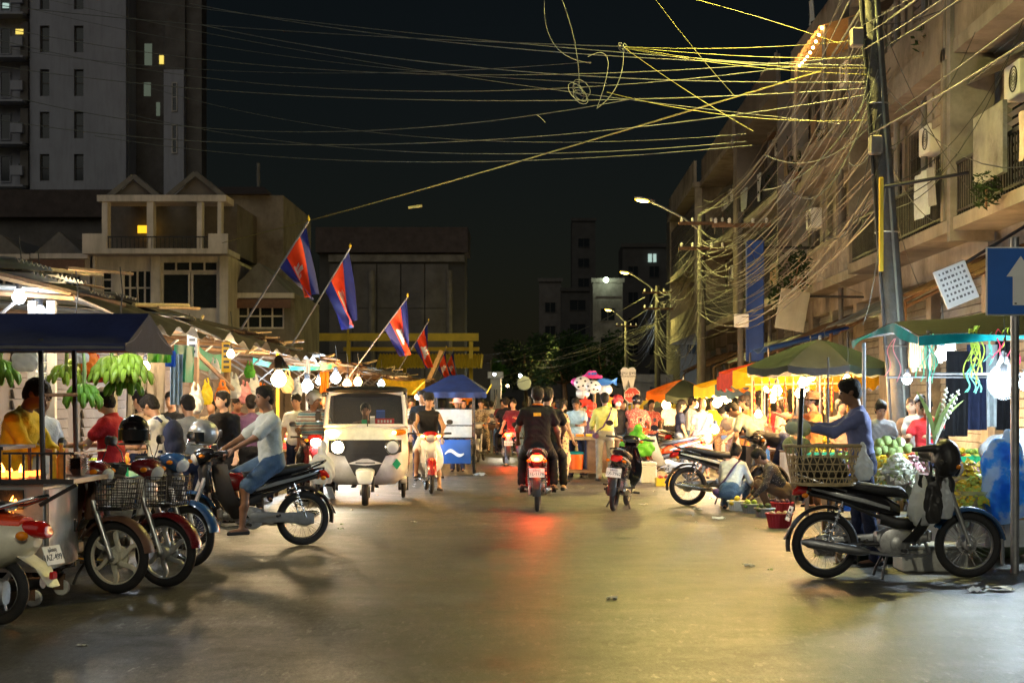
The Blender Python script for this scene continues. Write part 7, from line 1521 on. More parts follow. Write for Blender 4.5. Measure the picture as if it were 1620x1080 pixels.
# meat and sausage rails
t = thing('hanging_rail', 'pale horizontal rail frame hung with goods under glowing umbrella', 'rail', (ux(1265,24.6), 24.6, 0)); 
for a, c in (((-.75,0,0),(-.75,0,1.95)),((.85,0,0),(.85,0,1.95)),((-.8,0,1.93),(.9,0,1.97)),((-.8,.4,1.8),(.9,.4,1.82))): MB().tube([a, c], .016, 6).build('bar', 'bamboo', t)
for i in range(26):
    X = ux(1265,24.6)-.72+i*.062; yb = 24.6+(.4 if i % 2 else 0); top = 1.92 if i % 2 == 0 else 1.78; q_ = random.Random(i*3); L_ = q_.uniform(.28,.62); k2 = i % 4
    tt = thing('hanging_sausage', ('thin red sausage string','strip of dried orange meat','bunch of pale dried fish','string of brown sausages')[k2]+' on the glowing rail frame', 'sausages', (X, yb, top), q_.uniform(0,3), 'goods hung on the glowing rail'); MB().tube([(0,0,0),(0,0,-.06)], .004, 4).build('string', 'cable', tt)
    n = int(L_/.09)
    for j in range(n): MB().loft([((0,0,-.06-j*.09),(.006,0,0),(0,.006,0)),((.006*(-1)**j,0,-.095-j*.09),(.022,0,0),(0,.018,0)),((0,0,-.145-j*.09),(.006,0,0),(0,.006,0))], 7, 2).build('link', ('fr_red','fr_orange','fr_tan','c_brown')[k2], tt, True)
for px_, py_, Y, k2, r_, lab in ((1215,613,25.5,'bulb_warm',.06,'warm bulb left over bending striped shirt man'), (1229,618,25.2,'bulb_warm',.065,'warm bulb right of bending striped shirt man'), (1282,594,24.9,'bulb_warm',.07,'brightest warm bulb under glowing umbrella'), (1271,605,24.4,'bulb_warm',.065,'warm bulb hung below the brightest one'), (1264,622,24.2,'bulb_warm',.05,'low warm bulb among hanging sausages'), (1304,582,23.6,'bulb_warm',.055,'warm bulb by dark green umbrella pole'), (1275,622,23.9,'bulb_soft',.04,'small low bulb by the hatted vendor'), (1222,631,26.5,'bulb_soft',.05,'bulb deep behind striped shirt man'), (1145,627,31.5,'bulb_warm',.075,'upper warm bulb under yellow umbrella'), (1153,641,31,'bulb_warm',.075,'right warm bulb under yellow umbrella'), (1135,637,32,'bulb_soft',.075,'left warm bulb under yellow umbrella'), (1147,670,30.5,'bulb_warm',.06,'low warm bulb under yellow umbrella'), (1131,679,30,'bulb_white',.06,'cold low lamp below the warm bulbs'), (1054,640,39,'bulb_warm',.085,'warm bulb under orange and green umbrella'), (1015,648,46,'bulb_warm',.06,'warm bulb at low yellow umbrella'), (1340,600,22,'bulb_warm',.045,'warm bulb behind head of man in blue'), (1435,600,20.5,'bulb_white',.05,'cold bulb behind leaning pole'), (1100,640,37,'bulb_warm',.06,'warm bulb between umbrellas over walkers'), (1200,655,28,'bulb_soft',.05,'low bulb over goods table behind bending men')):
    bulb(lab, px_, py_, Y, k2, r_)
# baskets and trays on the ground before the squatters
for px_, py_, r_, h_, m_, pm, pr, lab in ((1236,836,.155,.17,'pl_red','fr_tan',.03,'dark red plastic basket of brown shallots'), (1212,818,.13,.11,'tin','fr_dark',.035,'tin bowl of dark green vegetables'), (1190,812,.13,.12,'tin',['fr_green','fr_lime'],.035,'tin bowl of green limes beside white blouse woman'), (1168,808,.13,.13,'foam','fr_yellow',.04,'white tub heaped with yellow bananas'), (1200,800,.12,.12,'foam','fr_yellow',.04,'white tub of yellow mangoes behind tin bowls'), (1240,812,.15,.14,'pl_red','fr_purple',.032,'red basket of purple onions'), (1225,795,.14,.14,'bamboo',['fr_green','fr_lime'],.04,'bamboo basket of limes behind red basket'), (1248,790,.14,.15,'pl_green','fr_lime',.035,'green basket of lime fruit by bamboo basket'), (1205,785,.12,.12,'foam','fr_red',.04,'white tub of red chillies at back')):
    x, y, z = G(px_, py_); basket(lab, (x, y+r_, 0), r_, h_, m_, pm, pr)
# melons held in bags
def melon_bag(label, loc, s=1):
    t = thing('melon_bag', label, 'bag', loc); 
    for i, (dx, dz) in enumerate(((-.055,.07),(.06,.06))): MB().ball((dx,0,dz), .062*s, 14, 9).build('melon', 'melon', t, True)
    s_ = SDF(.05); s_.ell((0,0,.075),(.125,.075,.08)); s_.cap((0,0,.12),(0,0,.26),.06,.015); put('plastic', s_.mesh(.012,'plastic'), 'poly_clear', t)
x, y, z = P(1262, 672, 14.2); melon_bag('clear bag with melons hanging beside the dark stick', (x,y,z-.1))
# ------------------------------------------------------------------ basket motorcycle
x0, y0, _ = G(1308, 914); x1, y1, _ = G(1530, 914); bl = ((x0+x1)/2, y0+.02, 0)
motorbike('muddy black motorcycle carrying a woven bamboo basket parked across roadside', bl, R(0), 'black_gloss', 'black_plastic', 'silver_paint', 'spoke', 'steel', 'blue_paint', '1GB-7150', mirrors=False, exhaust='steel')
t = thing('bamboo_basket', 'open woven bamboo basket tied on motorcycle seat', 'basket', (bl[0]-.62, y0, .80)); b = MB(); n = 30
def el(a, f, z): return (.33*f*math.cos(a), .22*f*math.sin(a), z)
for i in range(n):
    a = 2*math.pi*i/n
    for d in (1,-1): b.tube([el(a,.84,0), el(a+d*.20,.94,.17), el(a+d*.40,1.04,.34)], .0055, 4)
for z, f in ((0.0,.84),(.06,.88),(.12,.91),(.18,.95),(.24,.985)): b.tube([el(2*math.pi*i/28, f, z) for i in range(28)], .006, 4, closed=True)
b.build('weave', 'bamboo', t)
for z, f, r_ in ((.33,1.04,.013),(.01,.85,.012)): MB().tube([el(2*math.pi*i/28, f, z) for i in range(28)], r_, 6, closed=True).build('rim', 'bamboo', t)
MB().lathe([(.01,0),(.26,0),(.26,.01)], (0,0,-.005), 20).build('base', 'bamboo', t)
s_ = SDF(.06); s_.ell((-.07,0,.13),(.15,.12,.12)); s_.ell((.1,.02,.13),(.11,.11,.11)); s_.wr = lambda X: .012*np.sin(X[...,0]*30+X[...,2]*22)*np.sin(X[...,1]*25); tag(put('plastic_bag', s_.mesh(.014,'plastic_bag'), 'tarp_brown', None, (bl[0]-.62,y0,.80)), 'brown green plastic bundle inside the bamboo basket', 'bag')
bag('white plastic bag stuffed at the bamboo basket side', (bl[0]-.31, y0-.12, .84), .16, .32, 'poly_white', hang=False); bag('white plastic bag hung behind motorcycle leg shield', (bl[0]+.16, y0-.17, .46), .22, .44, 'poly_white', .1, .2); bag('black plastic bag hung beside the white bag', (bl[0]+.26, y0-.21, .48), .16, .5, 'poly_black', .09, .1); bag('folded white bag tucked at front of leg shield', (bl[0]+.36, y0-.2, .52), .14, .34, 'poly_white', .06)
s_ = SDF(.04); s_.ell((0,0,.16),(.12,.17,.17)); s_.cap((-.12,-.06,.25),(-.3,-.08,.24),.035,.02); s_.cap((-.12,.3,.2),(0,.1,.2),.05,.08); tag(put('raincoat', s_.mesh(.014,'raincoat'), 'poly_black', None, (bl[0]+.42,y0,.86)), 'black raincoat draped over the motorcycle handlebar', 'raincoat')
t = thing('umbrella_stick', 'dark slender stick lashed upright beside the bamboo basket', 'pole', P(1266, 640, 13.3)[:2]+(0,)); MB().tube([(.03,.12,.66),(.0,.05,1.1),(.015,0,1.62)], [.024,.022,.02], 8).build('shaft', 'dark_steel', t, True); MB().torus((.028,.115,.72), .03, .008, 'Z', 14, 5).build('lashing', 'cable', t)
t = thing('shaft_pole', 'thin dark pole under the green umbrella edge', 'pole', P(1310, 640, 15.5)[:2]+(0,)); MB().tube([(0,0,0),(.0,0,1.95)], .01, 6).build('shaft', 'dark_steel', t, True); MB().bx(-.12,.12,-.12,.12,0,.06).build('foot', 'concrete', t)
# ------------------------------------------------------------------ other motorcycles
x, y, z = G(1093, 799); motorbike('black motorcycle with pale side stripes parked nose to vegetable baskets', (x+.56, y+.05, 0), R(8), 'black_gloss', 'black_plastic', 'cream', 'spoke', 'chrome', None, '1IC-2280', mirrors=False)
x, y, z = G(990, 808); motorbike('black parked scooter leaning on its stand beside white tub', (x-.05, y+.6, 0), R(78), 'black_gloss', 'black_gloss', 'silver_paint', 'mag3', 'black_plastic', None, '1X-7962', scooter=True, lean=6, name='parked_scooter')
x, y, z = G(851, 809); tb = (x, y+.62, 0); motorbike('red motorcycle with glowing tail light ridden away by two men', tb, R(89), 'red_paint', 'red_paint', 'silver_paint', 'mag3', 'alloy', None, '1L-1178', tail='on', stand=False)
x, y, z = G(479, 862); th = 205; rb = (x+.61*math.cos(R(th)), y+.61*math.sin(R(th)), 0); motorbike('dark motorcycle with red tank ridden by man in pale shirt and blue shorts', rb, R(th), 'black_gloss', 'black_plastic', 'silver_paint', 'spoke', 'chrome', 'blue_paint', '1HD-5519', tank='red_paint', stand=False)
x, y, z = G(482, 800); sb = (x, y+.9, 0); motorbike('red motorcycle with lit headlight ridden by man in striped shirt', sb, R(-78), 'red_paint', 'maroon_paint', 'chrome', 'spoke', 'chrome', None, '1FB-0456', head='on', stand=False)
x, y, z = G(668, 782); kb = (x+.05, y+.8, 0); motorbike('red striped motorcycle ridden by man in black vest and white shorts', kb, R(-82), 'red_paint', 'white_paint', 'sign_white', 'spoke', 'chrome', None, '1CX-9013', head='amber', stand=False)
for px_, py_, yw, mn, shd, lab, hd, tl in ((1052,762,200,'orange_red','white_paint','orange and white motorcycle parked behind the white tub','off','off'), (1105,742,30,'black_gloss','cream','black and cream motorcycle parked under orange umbrella','off','off'), (1080,735,15,'maroon_paint','black_plastic','maroon motorcycle parked behind the orange one','off','off'), (800,735,95,'red_paint','black_plastic','far motorcycle with red tail light beside walking woman','off','on'), (795,722,-88,'black_gloss','black_plastic','far motorcycle with round headlight coming up the street','on','off'), (1010,752,75,'blue_paint','black_plastic','motorcycle under the rider in red flowered shirt','off','off'), (760,730,-95,'silver_paint','black_plastic','far silver motorcycle behind the blue cart','off','off'), (370,800,-60,'black_gloss','black_plastic','dark motorcycle waiting beside pale shirted rider','off','off')):
    x, y, z = G(px_, py_); motorbike(lab, (x, y+.3, 0), R(yw), mn, shd, 'silver_paint', 'spoke', 'chrome', None, '1B-%04d' % (px_*7 % 9999), head=hd, tail=tl, mirrors=(px_ != 1010), stand=False)
# bag of greens on bike, clear bag of melons
x, y, z = G(1003, 770); bag('big clear bag of green vegetables behind flowered shirt rider', (x+.05,y-.1,.55), .62, .55, 'poly_green', .45, hang=False); x, y, z = G(1030, 760); bag('clear bag of orange and green fruit on the white tub', (x,y-.02,.42), .42, .36, 'poly_orange', .36, hang=False); x, y, z = P(508, 765, 21); bag('shiny bag of green melons beside rickshaw front', (x,y,z), .36, .55, 'poly_white', .3, hang=False)
x, y, z = P(468, 690, 20.5); 
# ------------------------------------------------------------------ snack cart, balloons, signs
x, y, z = G(930, 758); t = thing('snack_cart', 'wooden snack cart with tray top and red bucket by green shirted man', 'cart', (x+.1, y+.5, 0)); MB().bx(-.6,.6,-.35,.35,.78,.84).build('counter', 'pale_wood', t); MB().bx(-.55,.55,-.3,.3,.12,.18).build('lower_shelf', 'wood', t)
for sx in (-.55,.55):
    for sy in (-.3,.3): MB().bx(sx-.03,sx+.03,sy-.03,sy+.03,0.0,.78).build('leg', 'wood', t)
MB().bx(-.1,.5,-.28,.28,.185,.775).build('cabinet', 'wood', t); 
for i in range(5): MB().box((-.45+i*.2,-.1,.87),(.16,.4,.05),bev=.01).build('snack_tray', ('fr_tan','fr_orange','fr_yellow','fr_tan','fr_red')[i], t)
t2 = thing('red_bucket', 'round red drum with mint lid under the snack cart', 'bucket', (x-.22, y+.32, .19)); MB().lathe([(.13,0),(.15,.3)], (0,0,0), 18).build('drum', 'pl_orange', t2, True); MB().lathe([(.155,.3),(.155,.34),(.05,.36)], (0,0,0), 18).build('lid', 'tarp_teal', t2, True)
def balloon(label, px_, py_, Y, shape, m, s):
    x, y, z = P(px_, py_, Y); t = thing('foil_balloon', label, 'balloon', (x,y,z), 0, 'foil balloons in one cluster')
    def pil(poly, m_, par=None, th=.09, off=0):
        n = len(poly); b = MB(); cx = sum(p[0] for p in poly)/n; cz = sum(p[1] for p in poly)/n; V = [(p[0]*s,off,p[1]*s) for p in poly]+[((cx+(p[0]-cx)*.6)*s,off-th*s,(cz+(p[1]-cz)*.6)*s) for p in poly]+[((cx+(p[0]-cx)*.6)*s,off+th*s,(cz+(p[1]-cz)*.6)*s) for p in poly]+[(cx*s,off-th*1.2*s,cz*s),(cx*s,off+th*1.2*s,cz*s)]; Fc = []
        for i in range(n): j = (i+1) % n; Fc += [(i,j,n+j,n+i),(j,i,2*n+i,2*n+j),(n+i,n+j,3*n),(2*n+j,2*n+i,3*n+1)]
        b.add(V, Fc); return b.build('foil' if par is None else 'printed_patch', m_, par or t, True)
    if shape == 'car':
        f_ = pil([(-1,-.3),(1,-.3),(1.05,0),(.6,.1),(.35,.5),(-.4,.5),(-.75,.1),(-1.05,0)], m); [MB().box((dx*s,-.13*s,.2*s),(.26*s,.02,.22*s)).build('window_print', 'foil_blue', f_) for dx in (-.3,.02,.32)]
    elif shape == 'fish': pil([(-1,0),(-.4,.35),(.3,.3),(.75,.08),(1.1,.4),(1.0,0),(1.1,-.35),(.7,-.08),(.2,-.32),(-.5,-.3)], m)
    elif shape == 'star': pil([((1 if i % 2 == 0 else .5)*math.sin(i*math.pi/5), (1 if i % 2 == 0 else .5)*math.cos(i*math.pi/5)) for i in range(10)], m)
    else:
        f_ = pil([(math.cos(i*math.pi/7), .85*math.sin(i*math.pi/7)) for i in range(14)], m, None, .3)
        if shape == 'spot': [MB().ball((dx*s,-.32*s,dz*s),(.15*s,.05*s,.12*s),8,5).build('printed_spot','foil_black',f_,True) for dx, dz in ((-.62,.1),(-.2,.55),(.35,.25),(.1,-.3),(.6,-.35),(-.45,-.45))]
    MB().tube([(0,0,-.3*s),(.03,0,-.8),( (941-px_)*.012,0.05,-1.5+.0*s)], .004, 4).build('string', 'cable', t)
for a in (('pink car shaped foil balloon at top of cluster',937,594,32,'car','foil_pink',.2), ('blue fish shaped foil balloon at cluster right',958,604,31.8,'fish','foil_blue',.22), ('white spotted round balloon at cluster left',921,606,31.9,'spot','foil_white',.17), ('white spotted balloon below the pink car',938,612,31.6,'spot','foil_white',.16), ('small pink round balloon at left tip',911,604,32,'round','foil_pink',.1), ('white round balloon under blue fish',957,616,31.9,'round','foil_white',.15), ('red star foil balloon hanging lower left',926,636,31.9,'star','foil_red',.14), ('red round foil balloon below cluster',936,642,31.7,'round','foil_red',.1), ('orange red star balloon at right behind green shirt',962,632,32,'star','poly_orange',.13), ('red star balloon lowest in cluster',930,654,32,'star','foil_red',.12), ('white round balloon low in cluster',922,622,32,'round','foil_white',.14), ('yellow round balloon right of cluster',961,642,32,'round','fr_yellow',.09)): balloon(*a)
x, y, z = P(941, 640, 32.2); t = thing('balloon_stick', 'tall pole holding the balloon cluster strings', 'pole', (x,y,0)); MB().tube([(0,0,0),(0,0,1.9)], .02, 6).build('shaft', 'pale_wood', t); MB().bx(-.15,.15,-.15,.15,0,.08).build('foot', 'concrete', t)
Y = 44.; x, y, z = P(994, 600, Y); t = thing('tooth_sign', 'white tooth shaped dentist sign with khmer words above red octagon', 'sign', (x,y,0)); k_ = Y/F
tooth = [(-11,14),(-8,18),(-3,18),(0,16),(3,18),(8,18),(11,14),(11,6),(9,-2),(7,-14),(4.5,-17),(3,-14),(2,-6),(0,0),(-2,-6),(-3,-14),(-4.5,-17),(-7,-14),(-9,-2),(-11,6)]
def fan(poly, y0, y1):
    return MB().prism(poly, 'Y', y0, y1)
fan([(p[0]*k_*1.08, z+p[1]*k_*1.05) for p in tooth], -.03, .03).build('tooth_board', 'sign_white', t)
for s_, dz, sz in (('ពេទ្យ ធ្មេញ', 10, .11), ('ពិនិត្យព្យាបាល', 5, .075)): o = put('sign_lettering', text_mesh(s_, sz, .003), 'ink', t, (0,-.036,z+dz*k_), (R(90),0,0))
MB().tube([(0,.06,0),(0,.06,z+.2)], .03, 8).build('post', 'steel', t)
x, y, z = P(1000, 625, Y-.5); t = thing('stop_sign', 'red octagonal stop sign with white khmer lettering under tooth sign', 'sign', (x,y,0)); r_ = .235
MB().prism([(r_*math.cos(R(22.5+45*i)), z+r_*math.sin(R(22.5+45*i))) for i in range(8)], 'Y', -.012, .0).build('border', 'sign_white', t); MB().prism([(r_*.93*math.cos(R(22.5+45*i)), z+r_*.93*math.sin(R(22.5+45*i))) for i in range(8)], 'Y', -.018, -.004).build('face', 'sign_red', t)
put('sign_lettering', text_mesh('ឈប់ ៕', .15, .003), 'ink_white', t, (0,-.022,z), (R(90),0,0)); MB().tube([(0,.04,0),(0,.04,z+.2)], .03, 8).build('post', 'steel', t)
# ------------------------------------------------------------------ people
def at(px, py_ground): x, y, z = G(px, py_ground); return (x, y, 0)
def xy(px, Y): return (hx(px, Y), Y, 0)
RIDE = dict(legR=(66,13,80), legL=(66,13,80), armR=(44,12,22,10), armL=(44,12,22,10), lean=8)
def ride(label, bl, yaw, sx=-.12, sy=0, seat=.80, **k):
    th = R(yaw); d = dict(RIDE); d.update(k); return person(label, (bl[0]+sx*math.cos(th)-sy*math.sin(th), bl[1]+sx*math.sin(th)+sy*math.cos(th), 0), th-R(90), seat=seat, **d)
# right foreground
x, y, z = at(1368, 893)
pb = person('man in blue long sleeved shirt holding up melons beside basket motorcycle', (x-.02, y, 0), facing(84), 'c_blue', 'c_navy', 'skin_dark', 'short', H=1.74, lean=6, nod=10, armR=(70,6,42,0), armL=(64,6,46,0), sleeve=1.85, legR=(4,4,6), legL=(-5,4,4), hem=.12, det=0, shoe='rubber')
h_ = V3(pb['handL']); h_.rotate(Matrix.Rotation(facing(84), 3, 'Z')); h_ += pb.location; melon_bag('clear bag with two striped melons held by man in blue', (h_.x, h_.y, h_.z-.27), 1.25)
person('seated vendor in yellow top behind the flowers', xy(1412, 16.6), facing(150), 'c_olive', 'c_brown', 'skin_dark', 'short', H=1.6, seat=.32, nod=15, legR=(80,10,85), legL=(80,10,85), armR=(35,8,50,20), armL=(35,8,50,20), det=1)
person('boy in red shirt looking down behind the vase of leaves', xy(1468, 19.2), facing(150), 'c_red', 'c_denim', 'skin', 'short', H=1.58, nod=30, armR=(40,10,60,20), armL=(40,10,60,20), det=1)
person('child in white shirt behind the red shirted boy', xy(1456, 20.6), facing(165), 'c_white', 'c_denim', 'skin_light', 'short', H=1.62, nod=12, det=1)
person('seated woman in dark top behind vase at the flower stall', xy(1490, 17.4), facing(160), 'c_maroon', 'c_black', 'skin_dark', 'tied', H=1.55, seat=.42, nod=20, legR=(82,8,85), legL=(82,8,85), armR=(40,8,60,20), armL=(40,8,60,20), det=1)
person('long haired woman in brown top behind the leaning pole', xy(1443, 21.5), facing(150), 'c_brown', 'c_black', 'skin_light', 'long', 'hair_brown', H=1.58, det=1)
person('woman in white looking down behind man in blue', xy(1392, 20.4), facing(180), 'c_grey', 'c_black', 'skin', 'tied', H=1.55, nod=25, det=1)
person('vendor in brimmed hat reaching into the hanging goods', xy(1287, 22.6), facing(100), 'c_orange', 'c_brown', 'skin', 'short', H=1.66, armR=(80,5,30,0), armL=(50,5,50,0), hat=('brim','c_brown'), sleeve=1.8, det=1)
person('man in dark shirt bending low over the vegetable baskets', at(1240, 792), facing(80), 'c_black', 'c_navy', 'skin', 'short', H=1.7, lean=78, nod=-25, legR=(12,6,18), legL=(20,6,28), armR=(68,8,12,0), armL=(62,8,12,0), det=1)
person('squatting vendor in dark sleeves sorting vegetables by the basket', at(1240, 806), facing(85), 'c_dots', 'c_brown', 'skin_dark', 'bob', H=1.58, lean=30, nod=15, legR=(118,16,138), legL=(112,16,135), armR=(52,8,25,15), armL=(48,8,25,15), sleeve=1.85, seat=.16, det=1)
x, y, z = at(1156, 806); person('squatting woman in white blouse with her back turned by tin bowls', (x, y+.12, 0), facing(-28), 'c_white', 'c_denim', 'skin', 'tied', H=1.56, lean=22, nod=12, legR=(112,18,136), legL=(112,18,136), armR=(45,12,35,10), armL=(45,12,35,10), sleeve=1.4, seat=.17, bag='strap', hem=.05, det=1)
person('man in pale striped shirt bending over the stall table', xy(1200, 24.2), facing(60), 'c_stripe2', 'c_khaki', 'skin', 'short', H=1.7, lean=38, nod=10, armR=(42,10,15,0), armL=(40,18,20,0), legR=(6,6,8), legL=(8,6,10), det=1)
person('woman in white blouse with dark hair under the warm bulbs', xy(1248, 25.0), facing(40), 'c_beige', 'c_black', 'skin_light', 'long', H=1.62, lean=10, nod=14, det=1)
person('woman in orange dress in profile under yellow umbrella bulbs', xy(1182, 27), facing(85), 'c_orange', 'c_orange', 'skin_light', 'tied', H=1.66, nod=14, skirt=True, leg=.8, armR=(30,8,40,10), armL=(30,8,40,10), det=1)
person('vendor in peach blouse stooping below the warm bulbs', xy(1165, 28.5), facing(120), 'c_peach', 'c_pink', 'skin_light', 'tied', H=1.55, lean=25, nod=20, skirt=True, leg=.8, armR=(40,8,40,10), armL=(40,8,40,10), det=1)
person('woman with long dark hair in profile walking past orange umbrella', xy(1076, 33), facing(-88), 'c_navy', 'c_jeans', 'skin_light', 'long', H=1.6, nod=5, legR=(12,3,8), legL=(-10,3,10), det=1)
person('man in white and blue shirt walking past orange umbrella', xy(1094, 34), facing(-80), 'c_white', 'c_denim', 'skin', 'short', H=1.68, legR=(-10,3,8), legL=(14,3,8), det=1)
person('woman in pale pink blouse with shoulder bag standing under the lamps', xy(1111, 31.5), facing(10), 'c_pink', 'c_pink', 'skin', 'bob', 'hair_brown', H=1.6, skirt=True, leg=.7, bag='strap', det=1)
# centre
pr_ = ride('man in black shirt with orange collar riding pillion behind tail light', tb, 89, -.36, 0, .84, top='c_black', bottom='c_black', skin='skin_dark', hair='short', H=1.76, fat=1.12, armR=(22,16,30,0), armL=(30,18,30,0), collar='umb_orange', leg=.96, det=0)
MB().box((0,-.150,1.30),(.10,.012,.045),rot=Matrix.Rotation(R(-8),3,'X')).build('shirt_print','fr_yellow',pr_)
ride('driver in black shirt steering the tail lit motorcycle', tb, 89, .02, -.13, .82, top='c_black', bottom='c_black', skin='skin', hair='short', H=1.78, headturn=-20, leg=.96, det=1)
person('woman in yellow flowered two piece dress standing at snack cart', at(886, 762), facing(-50), 'c_floral', 'c_floral', 'skin', 'tied', H=1.6, skirt=True, leg=.86, nod=10, armR=(10,8,15,0), armL=(20,10,30,0), sleeve=.4, hem=.1, det=1)
person('man in lime green long shirt with purple shoulder strap at snack cart', at(957, 760), facing(10), 'c_olive', 'c_grey', 'skin_dark', 'short', H=1.72, sleeve=1.85, hem=.16, bag='strap', armR=(24,8,50,15), armL=(22,10,45,10), fat=1.06, det=1)
person('vendor in pale shirt serving behind the snack cart', xy(912, 32), facing(165), 'c_sky', 'c_navy', 'skin_dark', 'short', H=1.64, nod=22, armR=(35,8,50,15), armL=(35,8,50,15), det=1)
person('boy in purple shirt behind the snack cart', xy(935, 33), facing(140), 'c_purple', 'c_navy', 'skin', 'short', H=1.56, nod=20, det=1)
x, y, z = G(1010, 752); ride('rider in red flowered shirt and black helmet with sack of greens', (x, y+.3, 0), 75, -.15, 0, .80, top='c_floral_red', bottom='c_brown', skin='skin', hair=None, helmet='black_gloss', H=1.66, fat=1.15, sleeve=.8, det=1)
person('person in white and red helmet behind the flowered shirt rider', xy(977, 33), facing(190), 'c_black', 'c_denim', 'skin', None, H=1.66, helmet='pl_red', mask=True, det=1)
person('man with dark cap in crowd behind the driver', xy(893, 38), facing(20), 'c_black', 'c_navy', 'skin_dark', 'short', H=1.62, det=2); person('person in dark jacket behind flowered shirt rider', xy(985, 36), facing(200), 'c_navy', 'c_black', 'skin', 'short', H=1.6, det=2)
person('woman in dark vest and jeans walking beside the far tail light', at(812, 736), facing(165), 'c_maroon', 'c_jeans', 'skin_light', 'bob', H=1.64, legR=(16,3,10), legL=(-12,3,12), armR=(15,10,30,0), armL=(40,8,70,10), det=1)
x, y, z = G(795, 722); ride('rider behind the round far headlight', (x, y+.3, 0), -88, top='c_maroon', bottom='c_denim', hair='short', det=2)
x, y, z = G(800, 735); ride('rider of the far motorcycle with red tail light', (x, y+.3, 0), 95, top='c_black', bottom='c_black', hair='short', det=2)
x, y, z = G(760, 730); ride('woman in patterned brown blouse on the far silver motorcycle', (x, y+.3, 0), -95, top='c_camo', bottom='c_camo', skin='skin_light', hair='long', H=1.62, det=1)
person('shopper in white shirt with sack near the blue cart', xy(777, 47), facing(0), 'c_beige', 'c_brown', 'skin', 'short', H=1.6, det=2); person('shopper in dark shirt beyond the blue cart', xy(768, 52), facing(20), 'c_navy', 'c_black', 'skin', 'short', H=1.62, det=2)
# left traffic
x, y, z = G(716, 752); person('vendor in pink brimmed hat and denim shirt pushing the blue cart', (x+.0, y+2.1, 0), facing(180), 'c_sky', 'c_navy', 'skin_dark', 'short', H=1.62, hat=('brim','c_pink'), armR=(40,8,30,0), armL=(40,8,30,0), det=1)
person('woman in black hood between rider and blue cart', xy(681, 31.5), facing(185), 'c_black', 'c_black', 'skin_light', 'long', H=1.6, long_top=.3, sleeve=1.8, det=1)
ride('rider in black sleeveless vest and white shorts', kb, -82, top='c_black', bottom='c_white', skin='skin', hair='short', H=1.70, hat=('cap','c_black'), tank=True, leg=.46, armR=(46,14,26,10), armL=(46,14,26,10), legL=(22,8,8), seat=.80, det=1, shoe='rubber')
person('man in black tee shirt standing behind the vest rider', xy(668, 30.6), facing(190), 'c_black', 'c_navy', 'skin', 'short', H=1.76, headturn=-25, det=1)
person('person in cream shirt behind blue cart', xy(733, 39), facing(190), 'c_beige', 'c_brown', 'skin', 'short', H=1.6, det=2)
ride('man in striped shirt and silver helmet on the red motorcycle', sb, -78, top='c_stripe', bottom='c_black', skin='skin_dark', hair=None, helmet='silver_paint', H=1.70, headturn=35, sleeve=.8, fat=1.08, det=1)
ride('man in pale tee shirt and blue shorts astride dark motorcycle', rb, th, -.27, 0, .80, top='c_pale', bottom='c_denim', skin='skin_dark', hair='short', H=1.70, lean=4, headturn=10, legL=(52,10,46), legR=(66,12,76), armR=(52,12,14,10), armL=(52,12,14,10), leg=.46, sleeve=.85, hem=.08, fat=1.05, det=0)
lx, ly = rk.location.x, rk.location.y; person('rickshaw driver in brown shirt seen through the windscreen', (lx-.02, ly+.05, 0), R(-85)-R(90), 'c_brown', 'c_black', 'skin_dark', 'short', H=1.6, seat=.68, legR=(80,8,80), legL=(80,8,80), armR=(45,10,30,10), armL=(45,10,30,10), det=1)
x, y, z = G(370, 800); ride('youth in maroon jersey sitting on the waiting dark motorcycle', (x, y+.3, 0), -60, top='c_maroon', bottom='c_khaki', skin='skin_dark', hair='short', H=1.62, nod=10, det=1)
person('woman in black wide necked top at the printed post', xy(354, 20), facing(165), 'c_black', 'c_black', 'skin_light', 'bob', H=1.66, headturn=-30, sleeve=1.4, det=1)
# left diners and shoppers
person('man in yellow shirt leaning over grill cart', xy(18, 12.9), facing(262), 'c_yellow', 'c_black', 'skin_dark', 'short', H=1.74, lean=14, nod=15, armR=(45,8,50,10), armL=(40,8,50,10), sleeve=1.5, fat=1.1, det=0)
person('man in white shirt behind the man in yellow', xy(62, 13.6), facing(240), 'c_white', 'c_navy', 'skin_dark', 'short', H=1.66, nod=15, headturn=-20, det=0)
person('woman in red shirt looking down at fruit table', xy(176, 14.9), facing(82), 'c_red', 'c_black', 'skin_light', 'tied', H=1.66, nod=28, armR=(38,6,50,15), armL=(38,6,50,15), det=0)
person('young man in white tee shirt with navy backpack at goods table', xy(256, 16.2), facing(70), 'c_white', 'c_navy', 'skin', 'short', H=1.62, nod=32, lean=6, armR=(35,6,55,10), armL=(35,6,55,10), bag='backpack', det=0)
person('person in salmon shirt beyond the backpack shopper', xy(226, 17.8), facing(60), 'c_peach', 'c_navy', 'skin', 'short', H=1.66, nod=10, det=1)
person('boy in grey tee shirt and striped track pants behind backpack shopper', xy(300, 17.4), facing(40), 'c_grey', 'c_navy', 'skin', 'short', H=1.6, nod=15, det=1)
person('man in dark cap deep in the lane behind the stalls', xy(272, 21), facing(170), 'c_black', 'c_black', 'skin', 'short', H=1.66, det=1)
person('vendor in orange shirt under the bright bulb', xy(470, 25), facing(170), 'c_white', 'c_navy', 'skin', 'short', H=1.66, det=1, nod=10); person('person in dark clothes behind silver helmet rider', xy(515, 27), facing(175), 'c_black', 'c_black', 'skin', 'short', H=1.7, det=2)
person('shopper in purple between timber post and pale shirted rider', xy(398, 21.5), facing(20), 'c_purple', 'c_black', 'skin_dark', 'short', H=1.62, det=1)
